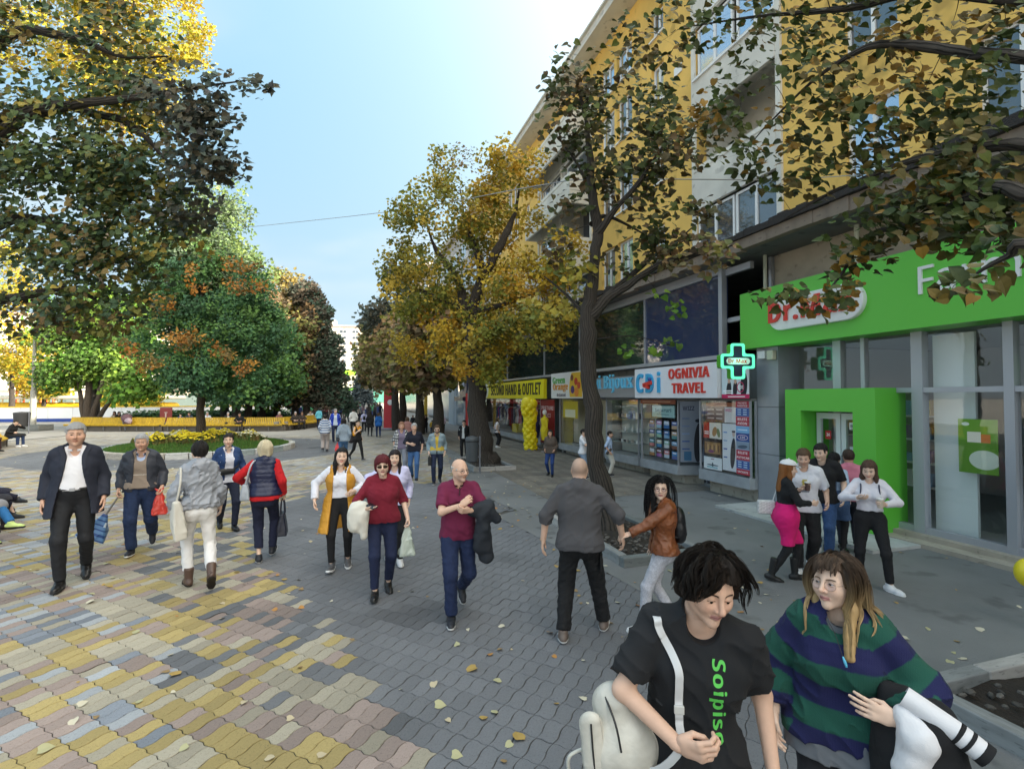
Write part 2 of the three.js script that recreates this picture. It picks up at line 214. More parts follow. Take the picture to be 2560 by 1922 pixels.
{ // round flower bed: kerb of stones, lawn, yellow flowers
const root = thing('flower_bed', 'round raised lawn bed with yellow flowers and a pale stone kerb', 'flower bed', [BED[0], 0, BED[1]]);
const r = rng(31), km = [mat([0.5, 0.46, 0.4], 0.9, { map: re(TX.stain, 1.5) }), mat([0.34, 0.4, 0.4], 0.85, { map: re(TX.stain, 1.5) }), mat([0.6, 0.6, 0.58], 0.9, { map: re(TX.stain, 1.1) })];
const n = 30; for (let i = 0; i < n; i++) { const a = i / n * 2 * Math.PI, g = rbox(0.745, 0.3, 0.26, 0, 0.08, 0, 0.03, 2); const o = mesh('kerb_stone', g, km[(i * 7 + (r() * 3 | 0)) % 3], root); o.position.set(BEDR * Math.cos(a), 0, BEDR * Math.sin(a)); o.rotation.set((r() - 0.5) * 0.05, -a + Math.PI / 2, (r() - 0.5) * 0.05); }
const dome = new THREE.CircleGeometry(BEDR - 0.1, 48); const d2 = plain(new THREE.RingGeometry(0.01, BEDR - 0.1, 48, 12)); d2.rotateX(-Math.PI / 2); const p = d2.attributes.position; for (let i = 0; i < p.count; i++) { const q = Math.hypot(p.getX(i), p.getZ(i)) / BEDR; p.setY(i, 0.16 + 0.3 * (1 - q * q) + 0.02 * n3(p.getX(i) * 2, 0, p.getZ(i) * 2)); } d2.computeVertexNormals();
mesh('lawn', d2, M.grass, root);
const hgt = (x, z) => 0.15 + 0.3 * (1 - (x * x + z * z) / BEDR / BEDR);
const blade = new THREE.BufferGeometry(); blade.setAttribute('position', new THREE.Float32BufferAttribute([-0.012, 0, 0, 0.012, 0, 0, 0.01, 0.09, 0.02, 0, 0, -0.012, 0, 0, 0.012, -0.015, 0.08, 0], 3)); blade.computeVertexNormals();
const gi = new THREE.InstancedMesh(blade, mat([1, 1, 1], 0.9, { side: THREE.DoubleSide }), 16000), m4 = new THREE.Matrix4(), c = new THREE.Color();
for (let i = 0; i < 16000; i++) { const a = r() * 6.283, q = Math.sqrt(r()) * (BEDR - 0.15), x = q * Math.cos(a), z = q * Math.sin(a); m4.makeRotationY(r() * 6.28).scale(V(1.6, 0.6 + r() * 0.8, 1.6)).setPosition(x, hgt(x, z), z); gi.setMatrixAt(i, m4); gi.setColorAt(i, c.setRGB(0.05 + 0.05 * r(), 0.12 + 0.08 * r(), 0.025)); }
gi.name = 'grass'; tag(gi, null, null, null, 'stuff'); root.add(gi);
// flower clumps: leaf tufts and small yellow heads
const head = plain(new THREE.IcosahedronGeometry(0.035, 0)), leaf = new THREE.BufferGeometry(); leaf.setAttribute('position', new THREE.Float32BufferAttribute([0, 0, 0, 0.04, 0.09, 0, 0, 0.2, 0.05, 0, 0, 0, 0, 0.2, 0.05, -0.04, 0.09, 0], 3)); leaf.computeVertexNormals();
const nf = 1000, fi = new THREE.InstancedMesh(head, mat([1, 1, 1], 0.8), nf), nl = 2400, li = new THREE.InstancedMesh(leaf, mat([1, 1, 1], 0.9, { side: THREE.DoubleSide }), nl);
const clumps = Array.from({ length: 24 }, () => { const a = r() * 6.28, q = 0.3 + Math.sqrt(r()) * 1.9; return [q * Math.cos(a), q * Math.sin(a), 0.24 + r() * 0.22, r()]; });
for (let i = 0; i < nf; i++) { const k = clumps[Math.floor(r() * 24)], a = r() * 6.28, q = Math.sqrt(r()) * k[2] * 1.2, x = k[0] + q * Math.cos(a), z = k[1] + q * Math.sin(a); m4.makeScale(1 + r(), 0.8, 1 + r()).setPosition(x, hgt(x, z) + 0.2 + 0.28 * (1 - q / k[2] / 1.25), z); fi.setMatrixAt(i, m4); fi.setColorAt(i, k[3] < 0.75 ? c.setRGB(0.85, 0.62 + r() * 0.12, 0.03) : c.setRGB(0.75, 0.72, 0.5)); }
for (let i = 0; i < nl; i++) { const k = clumps[Math.floor(r() * 24)], a = r() * 6.28, q = Math.sqrt(r()) * k[2] * 1.35, x = k[0] + q * Math.cos(a), z = k[1] + q * Math.sin(a); m4.makeRotationY(r() * 6.28).scale(V(1.5, 0.8 + r() * 0.9, 1.5)).setPosition(x, hgt(x, z), z); li.setMatrixAt(i, m4); li.setColorAt(i, c.setRGB(0.06 + 0.1 * r(), 0.09 + 0.06 * r(), 0.03)); }
fi.name = 'flower_heads'; li.name = 'flower_leaves'; tag(fi, null, null, null, 'stuff'); tag(li, null, null, null, 'stuff'); root.add(fi, li);
}
// tree pits with kerb stones
function pit(label, t0, t1, s0, s1, seed) {
const root = fthing('tree_pit', label, 'tree pit', 'kerbed tree pits along the walk'), r = rng(seed);
const km = [mat([0.3, 0.31, 0.31], 0.9, { map: re(TX.stain, 1.4) }), mat([0.2, 0.22, 0.22], 0.9, { map: re(TX.stain, 1.4) }), mat([0.5, 0.48, 0.46], 0.9, { map: re(TX.stain, 1.1) })];
const k = (a0, a1, b0, b1) => mesh('kerb_stone', (() => { const w = Math.abs(a1 - a0) - 0.012, d = Math.abs(b1 - b0) - 0.012; return rbox(w, 0.2, d, -(a0 + a1) / 2, 0.035 + (r() - 0.5) * 0.012, -(b0 + b1) / 2, 0.015, 2); })(), km[Math.floor(r() * 3)], root);
const nt = Math.max(1, Math.round((t1 - t0) / 0.7)), ns = Math.max(1, Math.round((s1 - s0) / 0.7));
for (let i = 0; i < nt; i++) for (const s of [s0, s1 - 0.14]) k(t0 + (t1 - t0) * i / nt, t0 + (t1 - t0) * (i + 1) / nt, s, s + 0.14);
for (let i = 0; i < ns; i++) for (const t of [t0 - 0.14, t1]) k(t, t + 0.14, s0 + (s1 - s0) * i / ns, s0 + (s1 - s0) * (i + 1) / ns);
const g = plain(new THREE.PlaneGeometry(t1 - t0, s1 - s0 - 0.28, 20, 14)); g.rotateX(-Math.PI / 2); const p = g.attributes.position; for (let i = 0; i < p.count; i++) p.setY(i, 0.05 + 0.03 * n3(p.getX(i) * 5, seed, p.getZ(i) * 5) + 0.05 * Math.exp(-(p.getX(i) ** 2 + p.getZ(i) ** 2) * 2)); g.translate(-(t0 + t1) / 2, 0, -(s0 + s1) / 2); g.computeVertexNormals();
mesh('soil', g, M.soil, root);
const st = new THREE.IcosahedronGeometry(0.03, 0), n = 260, im = new THREE.InstancedMesh(st, mat([1, 1, 1], 0.95), n), m4 = new THREE.Matrix4(), c = new THREE.Color();
for (let i = 0; i < n; i++) { m4.makeRotationY(r() * 6).scale(V(0.5 + r(), 0.4 + r() * 0.5, 0.5 + r())).setPosition(-lerp(t0 + 0.05, t1 - 0.05, r()), 0.06 + r() * 0.03, -lerp(s0 + 0.2, s1 - 0.2, r())); im.setMatrixAt(i, m4); const q = 0.05 + 0.12 * r(); im.setColorAt(i, c.setRGB(q, q * 0.9, q * 0.8)); } im.name = 'stones'; tag(im, null, null, null, 'stuff'); root.add(im);
}
pit('kerbed tree pit under the tall yellow linden', 15.6, 18.3, 3.7, 5.1, 3);
pit('kerbed tree pit under the dark linden behind the couple', 6.3, 9.2, 3.55, 4.95, 4);
pit('kerbed earth pit at the bottom right corner beside the black coat', -0.6, 2.75, 4.1, 5.6, 5);
pit('low kerbed tree pit behind the man in the pale bomber jacket', 22.6, 25.2, 2.6, 3.9, 6);
// ---------- leaves ----------
function leafGeo(L, fold = 0.25, curl = 0.25) { // heart-shaped linden leaf lying in xz, stalk at origin, tip along +z
const out = [[0, 0], [0.36, -0.06], [0.52, 0.26], [0.44, 0.6], [0.2, 0.88], [0, 1.12]], pos = [], tri = (...q) => { for (const p of q) pos.push(p[0] * L, p[1] * L, p[2] * L); };
const P = (x, z) => [x, Math.abs(x) * fold - curl * z * z, z], mid = (z) => P(0, z);
for (const s of [1, -1]) for (let i = 0; i < 5; i++) { const a = P(s * out[i][0], out[i][1]), b = P(s * out[i + 1][0], out[i + 1][1]), m0 = mid(clamp(out[i][1], 0, 1)), m1 = mid(clamp(out[i + 1][1], 0, 1)); if (s > 0) { tri(m0, b, a); if (i < 4) tri(m0, m1, b); } else { tri(m0, a, b); if (i < 4) tri(m0, b, m1); } }
const g = new THREE.BufferGeometry(); g.setAttribute('position', new THREE.Float32BufferAttribute(pos, 3)); g.computeVertexNormals(); g.setAttribute('uv', new THREE.Float32BufferAttribute(new Float32Array(pos.length / 3 * 2), 2)); return g;
}
function sprigGeo(L, n, spread, seed) { const r = rng(seed), l = []; const m = new THREE.Matrix4(), q = new THREE.Quaternion(), e = new THREE.Euler(); for (let i = 0; i < n; i++) { const pos = [], w = 0.5; const g = new THREE.BufferGeometry(); const s = L * (0.7 + 0.6 * r()); g.setAttribute('position', new THREE.Float32BufferAttribute([0, 0, 0, 0.42 * s, 0.06 * s, 0.4 * s, 0, -0.1 * s, 1.05 * s, 0, 0, 0, 0, -0.1 * s, 1.05 * s, -0.42 * s, 0.06 * s, 0.4 * s], 3)); e.set((r() - 0.2) * 1.6, r() * 6.28, (r() - 0.5) * 1.2); m.makeRotationFromEuler(e).setPosition((r() - 0.5) * spread, (r() - 0.5) * spread * 0.8, (r() - 0.5) * spread); g.applyMatrix4(m); l.push(g); } const g = mergeGeometries(l); g.computeVertexNormals(); return g; }
const leafMat = phys([1, 1, 1], 0.62, { side: THREE.DoubleSide, transmission: 0.22, thickness: 0, ior: 1.3 });
const leafMatFar = phys([1, 1, 1], 0.8, { side: THREE.DoubleSide, transmission: 0.3, thickness: 0, ior: 1.3 });
const leafMats = new Map(), leafMatOf = (c) => { const k = c.getHexString(); if (!leafMats.has(k)) leafMats.set(k, phys(c.clone(), 0.6, { side: THREE.DoubleSide, transmission: 0.22, thickness: 0, ior: 1.3 })); return leafMats.get(k); };
/* tree: limbs are world polylines [x,y,z,r]; blobs are leaf masses {c:[x,y,z], r:[rx,ry,rz], n: clumps, m: leaves each, cr: clump size, pal} */
function tree(o) {
const r = rng(o.seed), root = thing(o.name, o.label, o.cat ?? 'tree', [o.limbs[0][0][0], 0, o.limbs[0][0][2]], 0, o.group), ox = root.position.x, oz = root.position.z;
const gl = [], nodes = [];
for (const l of o.limbs) { if (l[0][1] < 1.3) l[0] = [l[0][0], -0.1, l[0][2], l[0][3]]; const p = smoothPath(l, 5).map((q, i) => [q[0] - ox + 0.25 * q[3] * n3(i * 0.7, o.seed, 1), q[1], q[2] - oz + 0.25 * q[3] * n3(i * 0.7, o.seed, 5), q[3] * (1 + 0.1 * n3(i * 0.9, o.seed, 9))]); gl.push(limb(p, o.sides ?? 9)); for (const q of p) nodes.push(q); }
mesh('trunk', join(gl), o.bark ?? M.bark, root);
const clumps = [], twigs = [];
for (const b of o.blobs) for (let i = 0; i < b.n; i++) {
let x, y, z; do { x = r() * 2 - 1; y = r() * 2 - 1; z = r() * 2 - 1; } while (x * x + y * y + z * z > 1); const l = Math.hypot(x, y, z) || 1, f = Math.pow(l, b.hollow ?? 0.6) / l; x *= f; y *= f; z *= f;
const c = [b.c[0] - ox + x * b.r[0], b.c[1] + y * b.r[1], b.c[2] - oz + z * b.r[2]]; clumps.push({ c, b, tone: r() });
if (o.twigs !== 0 && r() < (o.twigs ?? 1)) { let best = null, bd = 1e9; for (const q of nodes) { const d = (q[0] - c[0]) ** 2 + (q[1] - c[1]) ** 2 * 1.3 + (q[2] - c[2]) ** 2; if (d < bd && q[1] < c[1] + 0.8) { bd = d; best = q; } } if (best) { const d = Math.sqrt(bd), w = Math.min(best[3] * 0.55, 0.004 + d * 0.006) * (o.twigR ?? 1), mx = [(best[0] + c[0]) / 2 + (r() - 0.5) * d * 0.25, (best[1] + c[1]) / 2 + d * 0.1 * (r() - 0.2), (best[2] + c[2]) / 2 + (r() - 0.5) * d * 0.25]; twigs.push(limb(smoothPath([[best[0], best[1], best[2], w], [...mx, w * 0.7], [...c, w * 0.3]], 3), 4)); nodes.push([...mx, w * 0.8], [...c, w * 0.5]); } }
}
if (twigs.length) mesh('twigs', join(twigs), o.bark ?? M.bark, root);
const list = []; const col = new THREE.Color(), e = new THREE.Euler(), q = new THREE.Quaternion();
for (const k of clumps) { const pal = k.b.pal ?? o.pal, base = pal[Math.floor(k.tone * pal.length)]; for (let i = 0; i < k.b.m; i++) {
let x, y, z; do { x = r() * 2 - 1; y = r() * 2 - 1; z = r() * 2 - 1; } while (x * x + y * y + z * z > 1);
const cr = k.b.cr, p = r() < 0.72 ? base : pal[Math.floor(r() * pal.length)], s = 0.72 + r() * 0.5, v = 0.78 + r() * 0.44;
list.push({ p: V(k.c[0] + x * cr, k.c[1] + y * cr * (k.b.sq ?? 0.8) - (k.b.droop ?? 0) * r() * cr, k.c[2] + z * cr), e: [(r() - 0.15) * 1.5 + 0.35, r() * 6.283, (r() - 0.5) * 1.4], s, c: [p[0] * v, p[1] * v, p[2] * v] });
} }
const geo = o.leaf, m4 = new THREE.Matrix4(); let rest = list;
if (o.singles) { for (const l of list) { const wx = l.p.x + ox, wz = l.p.z + oz, wy = l.p.y; const zz = -(wz * Math.cos(PITCH)) + (wy - EYE) * Math.sin(PITCH); const px = wx / zz, py = (wy - EYE) / zz; l.k = zz > 0.4 && Math.abs(px) < 0.98 && Math.abs(py) < 0.72 ? l.s / zz : 0; } list.sort((a, b) => b.k - a.k); const big = list.slice(0, o.singles); rest = list.slice(o.singles);
for (const l of big) { const qn = (v) => Math.round(v * 45) / 45; const me = mesh('leaf', geo, leafMatOf(col.setRGB(qn(l.c[0]), qn(l.c[1]), qn(l.c[2]))), root); me.position.copy(l.p); me.rotation.set(...l.e); me.scale.setScalar(l.s); } }
const im = new THREE.InstancedMesh(geo, o.far ? leafMatFar : leafMat, rest.length); rest.forEach((l, i) => { m4.compose(l.p, q.setFromEuler(e.set(...l.e)), V(l.s, l.s, l.s)); im.setMatrixAt(i, m4); im.setColorAt(i, col.setRGB(...l.c)); });
im.name = o.singles ? 'foliage' : 'crown'; im.castShadow = true; tag(im, null, null, null, 'stuff'); root.add(im); return root;
}
// ---------- trees ----------
const LF = { near: leafGeo(0.066), mid: leafGeo(0.1, 0.2, 0.3), s1: sprigGeo(0.125, 6, 0.4, 1), s2: sprigGeo(0.26, 7, 0.7, 2), s3: sprigGeo(0.12, 8, 0.3, 4) };
const PAL = {
linden: [[0.045, 0.063, 0.018], [0.06, 0.0825, 0.021], [0.0825, 0.075, 0.027], [0.112, 0.075, 0.033], [0.09, 0.112, 0.024], [0.0675, 0.06, 0.027]],
lindenR: [[0.0504, 0.0756, 0.0202], [0.0706, 0.101, 0.0235], [0.0924, 0.109, 0.0269], [0.134, 0.101, 0.0302], [0.0504, 0.0638, 0.0235], [0.269, 0.151, 0.0252]],
yellow: [[0.5, 0.33, 0.03], [0.58, 0.4, 0.04], [0.4, 0.3, 0.035], [0.2, 0.21, 0.03], [0.5, 0.28, 0.025], [0.34, 0.27, 0.05], [0.62, 0.44, 0.06]],
yelgrn: [[0.24, 0.23, 0.035], [0.34, 0.28, 0.04], [0.48, 0.34, 0.045], [0.15, 0.17, 0.03]],
left: [[0.0776, 0.121, 0.0345], [0.103, 0.147, 0.0431], [0.0517, 0.0949, 0.0483], [0.069, 0.103, 0.0604], [0.172, 0.172, 0.0379], [0.207, 0.147, 0.0517], [0.0862, 0.129, 0.0517], [0.328, 0.259, 0.0517]],
leftEdge: [[0.075, 0.0825, 0.0675], [0.0675, 0.09, 0.075], [0.09, 0.105, 0.075], [0.12, 0.105, 0.0675]],
brown: [[0.227, 0.17, 0.0945], [0.302, 0.189, 0.104], [0.189, 0.161, 0.0756], [0.17, 0.189, 0.0567], [0.359, 0.227, 0.113], [0.246, 0.227, 0.0567]],
green: [[0.0714, 0.178, 0.0714], [0.0952, 0.214, 0.0666], [0.0595, 0.143, 0.0714], [0.119, 0.238, 0.0595]],
greenB: [[0.103, 0.225, 0.0281], [0.14, 0.281, 0.0338], [0.188, 0.3, 0.0375], [0.0938, 0.169, 0.0338]],
greenG: [[0.112, 0.192, 0.0788], [0.146, 0.225, 0.0788], [0.18, 0.247, 0.0675], [0.135, 0.18, 0.112]],
orange: [[0.39, 0.169, 0.026], [0.325, 0.143, 0.0325], [0.416, 0.221, 0.039], [0.156, 0.117, 0.0325]],
gold: [[0.476, 0.308, 0.063], [0.378, 0.266, 0.07], [0.28, 0.224, 0.07], [0.182, 0.168, 0.056]],
sunY: [[0.46, 0.36, 0.025], [0.38, 0.33, 0.025], [0.26, 0.28, 0.025], [0.5, 0.33, 0.02]],
spruce: [[0.0588, 0.098, 0.0686], [0.0784, 0.118, 0.0784], [0.118, 0.108, 0.0784], [0.049, 0.0882, 0.0588]],
blue: [[0.132, 0.165, 0.176], [0.165, 0.198, 0.209], [0.099, 0.132, 0.143]],
};
const px = (d) => d / (FL / 0.4); // metres per photograph pixel at a depth
const B = (sx, sy, d, rx, ry, n, m, cr, x = {}) => ({ c: A(sx, sy, d), r: [rx * px(d), ry * px(d), (x.rz ?? rx * 0.8) * px(d)], n, m, cr, ...x });
const LP = (pts) => pts.map(([sx, sy, d, r]) => [...A(sx, sy, d), r]);
// tall yellow linden in the middle
{
const b = G(1205, 1160), z = -b[2];
tree({ name: 'linden_tree', label: 'tall yellow-leaved linden beside the litter bin, left of the yellow shop sign', seed: 21, group: null, leaf: LF.s1, far: true, pal: PAL.yellow, sides: 12,
limbs: [[[b[0] + 0.05, -0.1, b[2], 0.62], [b[0], 0.35, b[2], 0.43], ...LP([[1196, 1040, z, 0.34], [1188, 940, z, 0.31], [1182, 860, z, 0.29], [1180, 800, z, 0.26]])],
LP([[1180, 830, z, 0.25], [1185, 760, z, 0.21], [1205, 700, z - 0.2, 0.17], [1235, 640, z - 0.3, 0.15], [1262, 590, z - 0.3, 0.13], [1290, 520, z, 0.06], [1300, 440, z, 0.025]]),
LP([[1180, 840, z, 0.22], [1158, 760, z, 0.17], [1145, 700, z + 0.3, 0.13], [1100, 640, z + 0.5, 0.1], [1080, 600, z + 0.6, 0.05], [1060, 540, z + 0.6, 0.02]]),
LP([[1180, 800, z, 0.2], [1140, 760, z + 0.6, 0.12], [1080, 740, z + 0.9, 0.1], [1045, 725, z + 1, 0.07], [990, 740, z + 1.3, 0.02]]),
LP([[1212, 690, z - 0.2, 0.13], [1180, 600, z, 0.09], [1165, 560, z + 0.3, 0.04], [1150, 470, z + 0.3, 0.02]]),
LP([[1185, 780, z, 0.15], [1260, 760, z - 0.6, 0.08], [1340, 730, z - 1, 0.03]])],
blobs: [B(1130, 560, z, 150, 90, 26, 17, 0.56, { pal: PAL.yelgrn }), B(1250, 560, z, 110, 110, 22, 19, 0.56), B(1080, 700, z, 110, 80, 20, 17, 0.56, { pal: PAL.yelgrn }), B(1290, 720, z - 0.4, 110, 80, 20, 19, 0.54), B(1190, 840, z - 0.6, 100, 70, 19, 20, 0.52), B(1320, 820, z - 1, 100, 60, 16, 19, 0.47, { pal: PAL.yelgrn }), B(1060, 830, z + 0.6, 90, 80, 14, 19, 0.50), B(1160, 430, z, 110, 60, 13, 11, 0.50, { pal: PAL.yelgrn }), B(1290, 420, z, 90, 60, 14, 14, 0.50), B(1020, 560, z + 0.4, 50, 60, 6, 8, 0.45, { pal: PAL.yelgrn }), B(1200, 920, z - 0.6, 90, 36, 9, 17, 0.39), B(1000, 660, z + 0.6, 60, 60, 12, 14, 0.45, { pal: PAL.yelgrn }), B(1390, 640, z - 0.6, 70, 80, 12, 15, 0.47), B(1380, 790, z - 1, 60, 40, 10, 15, 0.45, { pal: PAL.yelgrn }), B(1140, 390, z, 40, 30, 4, 6, 0.45, { pal: PAL.brown })] });
}
// dark linden behind the couple
{
const b = G(1522, 1330), z = -b[2];
tree({ name: 'linden_tree', label: 'dark brown-green linden with black forked trunk in front of the jewellery shop', seed: 22, leaf: LF.mid, pal: PAL.linden, singles: 300, sides: 12,
limbs: [[[b[0], -0.1, b[2], 0.27], [b[0] - 0.02, 0.35, b[2], 0.2], ...LP([[1495, 1180, z, 0.165], [1485, 1060, z, 0.15], [1476, 960, z, 0.145], [1470, 850, z, 0.14], [1472, 770, z, 0.13], [1482, 700, z, 0.1], [1490, 620, z, 0.095], [1493, 560, z, 0.09], [1480, 480, z, 0.075], [1475, 400, z, 0.06], [1465, 300, z, 0.04], [1440, 200, z, 0.015]])],
LP([[1476, 790, z, 0.1], [1520, 745, z, 0.085], [1580, 705, z - 0.1, 0.065], [1650, 660, z - 0.2, 0.05], [1720, 640, z - 0.4, 0.035], [1840, 610, z - 0.6, 0.012]]),
LP([[1482, 770, z, 0.085], [1540, 720, z + 0.2, 0.06], [1620, 650, z + 0.3, 0.045], [1680, 610, z + 0.4, 0.02], [1740, 560, z + 0.4, 0.01]]),
LP([[1488, 590, z, 0.07], [1540, 520, z - 0.3, 0.05], [1600, 450, z - 0.5, 0.035], [1680, 330, z - 0.6, 0.012]]),
LP([[1482, 500, z, 0.05], [1450, 420, z + 0.4, 0.03], [1400, 350, z + 0.5, 0.01]]),
LP([[1478, 560, z, 0.05], [1520, 540, z + 0.3, 0.035], [1620, 590, z + 0.5, 0.012]]),
LP([[1472, 800, z, 0.05], [1420, 740, z + 0.3, 0.03], [1360, 690, z + 0.5, 0.01]])],
blobs: [B(1470, 190, z, 90, 70, 18, 17, 0.34), B(1580, 300, z - 0.3, 130, 80, 23, 17, 0.34), B(1430, 350, z + 0.2, 70, 90, 14, 17, 0.34), B(1660, 400, z - 0.4, 110, 70, 16, 17, 0.34), B(1560, 470, z, 110, 70, 18, 17, 0.34), B(1680, 560, z - 0.3, 100, 60, 16, 17, 0.32), B(1750, 640, z - 0.5, 90, 34, 10, 15, 0.26, { pal: PAL.brown }), B(1600, 640, z, 90, 40, 8, 13, 0.3), B(1420, 560, z, 60, 90, 9, 14, 0.34), B(1420, 700, z + 0.2, 70, 50, 9, 13, 0.32, { pal: PAL.yelgrn }), B(1550, 120, z, 70, 50, 6, 13, 0.34), B(1610, 860, z - 0.3, 70, 26, 3, 8, 0.14, { pal: PAL.greenB }), B(1650, 770, z - 0.3, 50, 40, 3, 7, 0.14, { pal: PAL.greenB }), B(1380, 780, z + 0.3, 50, 40, 5, 12, 0.3, { pal: PAL.yelgrn })] });
}
// near linden on the right, its trunk just outside the view
{
const tb = [4.15, -2.4];
tree({ name: 'linden_tree', label: 'near linden whose dark leafy boughs hang in from the top right corner', seed: 23, leaf: LF.near, pal: PAL.lindenR, singles: 300, sides: 10, twigR: 0.7,
limbs: [[[tb[0], -0.1, tb[1], 0.24], [tb[0], 1.4, tb[1], 0.19], [tb[0] + 0.05, 3.4, tb[1] - 0.1, 0.16], [tb[0], 5.4, tb[1] - 0.2, 0.12], [tb[0] - 0.2, 7.6, tb[1] - 0.3, 0.05]],
[[tb[0], 2.9, tb[1], 0.09], ...LP([[2620, 500, 3.0, 0.05], [2480, 470, 3.3, 0.04], [2330, 540, 3.7, 0.032], [2170, 590, 4.1, 0.02], [2100, 690, 4.0, 0.01], [2040, 760, 3.9, 0.005]])],
[[tb[0], 3.2, tb[1], 0.08], ...LP([[2640, 370, 3.2, 0.045], [2450, 370, 3.6, 0.035], [2280, 400, 4.0, 0.025], [2080, 480, 4.5, 0.014], [1940, 560, 4.8, 0.006]])],
[[tb[0], 3.8, tb[1], 0.08], ...LP([[2640, 150, 3.3, 0.045], [2400, 130, 3.8, 0.04], [2200, 110, 4.2, 0.03], [2060, 180, 4.5, 0.016], [1920, 310, 5, 0.008], [1870, 370, 5, 0.004]])],
[[tb[0], 4.3, tb[1], 0.08], ...LP([[2600, 0, 3.6, 0.045], [2300, -20, 4.2, 0.04], [2120, 20, 4.5, 0.028], [1900, 40, 5, 0.014], [1700, 70, 5.4, 0.005]])],
[[tb[0], 2.6, tb[1], 0.06], ...LP([[2640, 620, 2.3, 0.03], [2520, 640, 2.4, 0.016], [2430, 690, 2.5, 0.006]])]],
blobs: [B(1660, 60, 5.3, 110, 90, 9, 17, 0.22), B(1850, 40, 5, 140, 80, 11, 21, 0.24), B(2100, 30, 4.6, 170, 80, 14, 23, 0.24), B(2400, 30, 4, 190, 80, 15, 23, 0.24), B(1800, 240, 5, 110, 110, 10, 21, 0.22), B(1900, 330, 5, 80, 60, 4, 17, 0.2), B(2080, 200, 4.5, 110, 90, 9, 21, 0.2), B(2380, 230, 3.9, 210, 100, 17, 23, 0.22), B(2260, 330, 4.1, 180, 70, 13, 23, 0.22), B(2060, 350, 4.4, 130, 60, 8, 18, 0.2), B(2480, 380, 3.5, 120, 60, 9, 21, 0.2), B(1880, 420, 4.9, 100, 40, 5, 17, 0.18), B(2000, 440, 4.6, 80, 50, 4, 14, 0.17), B(2280, 500, 3.8, 150, 70, 15, 25, 0.2), B(2460, 500, 3.4, 130, 70, 14, 25, 0.2), B(2180, 590, 4, 80, 60, 6, 18, 0.17), B(2400, 590, 3.5, 130, 40, 4, 21, 0.18), B(2060, 720, 3.9, 110, 34, 7, 13, 0.12, { droop: 1 }), B(1960, 745, 4, 60, 20, 3, 10, 0.1), B(2090, 660, 4, 50, 40, 3, 13, 0.13), B(2430, 700, 2.4, 90, 50, 4, 9, 0.1), B(2520, 600, 2.5, 60, 60, 4, 10, 0.12), B(2060, 460, 4.4, 60, 40, 3, 10, 0.15)] });
}
// big tree on the left whose boughs hang over the walk
{
const tb = [-8.6, -6.4];
tree({ name: 'poplar_tree', label: 'large green tree filling the top left corner, boughs reaching towards the sky', seed: 24, leaf: LF.near, pal: PAL.left, singles: 300, sides: 10,
limbs: [[[tb[0], -0.1, tb[1], 0.34], [tb[0], 2, tb[1], 0.27], [tb[0] + 0.2, 5, tb[1], 0.22], [tb[0] + 0.3, 9, tb[1], 0.1]],
[[tb[0], 3.4, tb[1], 0.12], ...LP([[-60, 400, 6.2, 0.08], [60, 290, 6, 0.07], [200, 260, 5.8, 0.05], [380, 237, 5.6, 0.03], [480, 220, 5.5, 0.018], [620, 200, 5.4, 0.006]])],
[[tb[0], 3, tb[1], 0.1], ...LP([[0, 300, 6.4, 0.06], [260, 290, 6.2, 0.045], [350, 330, 6, 0.03], [430, 410, 6, 0.016], [540, 440, 5.9, 0.006]])],
[[tb[0], 2.9, tb[1], 0.1], ...LP([[-20, 570, 6.6, 0.06], [140, 560, 6.5, 0.045], [260, 610, 6.4, 0.025], [360, 680, 6.4, 0.008]])],
[[tb[0], 2.4, tb[1], 0.1], ...LP([[-40, 770, 6.6, 0.06], [60, 740, 6.4, 0.05], [170, 720, 6.4, 0.03], [260, 760, 6.4, 0.01]])],
[[tb[0], 4.4, tb[1], 0.1], ...LP([[-20, 120, 6.4, 0.06], [160, 90, 6, 0.045], [300, 140, 5.8, 0.02], [420, 140, 5.8, 0.008]])]],
blobs: [B(90, 120, 6.2, 190, 150, 49, 28, 0.32), B(300, 120, 5.9, 110, 130, 25, 24, 0.3), B(80, 340, 6.2, 170, 130, 45, 28, 0.32), B(300, 330, 6, 150, 120, 41, 28, 0.3), B(470, 260, 5.5, 110, 60, 22, 19, 0.22, { pal: PAL.leftEdge }), B(600, 200, 5.4, 70, 26, 8, 10, 0.14, { pal: PAL.leftEdge }), B(500, 380, 5.7, 80, 90, 25, 24, 0.22, { pal: PAL.leftEdge }), B(570, 430, 5.8, 36, 20, 5, 10, 0.12, { pal: PAL.leftEdge }), B(110, 520, 6.4, 190, 110, 41, 28, 0.32), B(330, 560, 6.3, 150, 130, 42, 28, 0.3), B(460, 500, 6, 70, 70, 15, 19, 0.22, { pal: PAL.leftEdge }), B(250, 700, 6.4, 140, 80, 28, 24, 0.28), B(80, 680, 6.6, 140, 60, 12, 17, 0.3), B(60, 780, 6.5, 110, 60, 18, 19, 0.28, { pal: PAL.linden }), B(210, 790, 6.4, 110, 50, 18, 19, 0.26), B(150, 640, 6.5, 150, 60, 28, 26, 0.3), B(350, 470, 6.2, 120, 80, 30, 26, 0.28), B(180, 430, 6.2, 160, 70, 30, 26, 0.3), B(330, 770, 6.3, 60, 40, 10, 17, 0.24), B(520, 310, 5.5, 60, 40, 10, 13, 0.18, { pal: PAL.leftEdge })] });
}
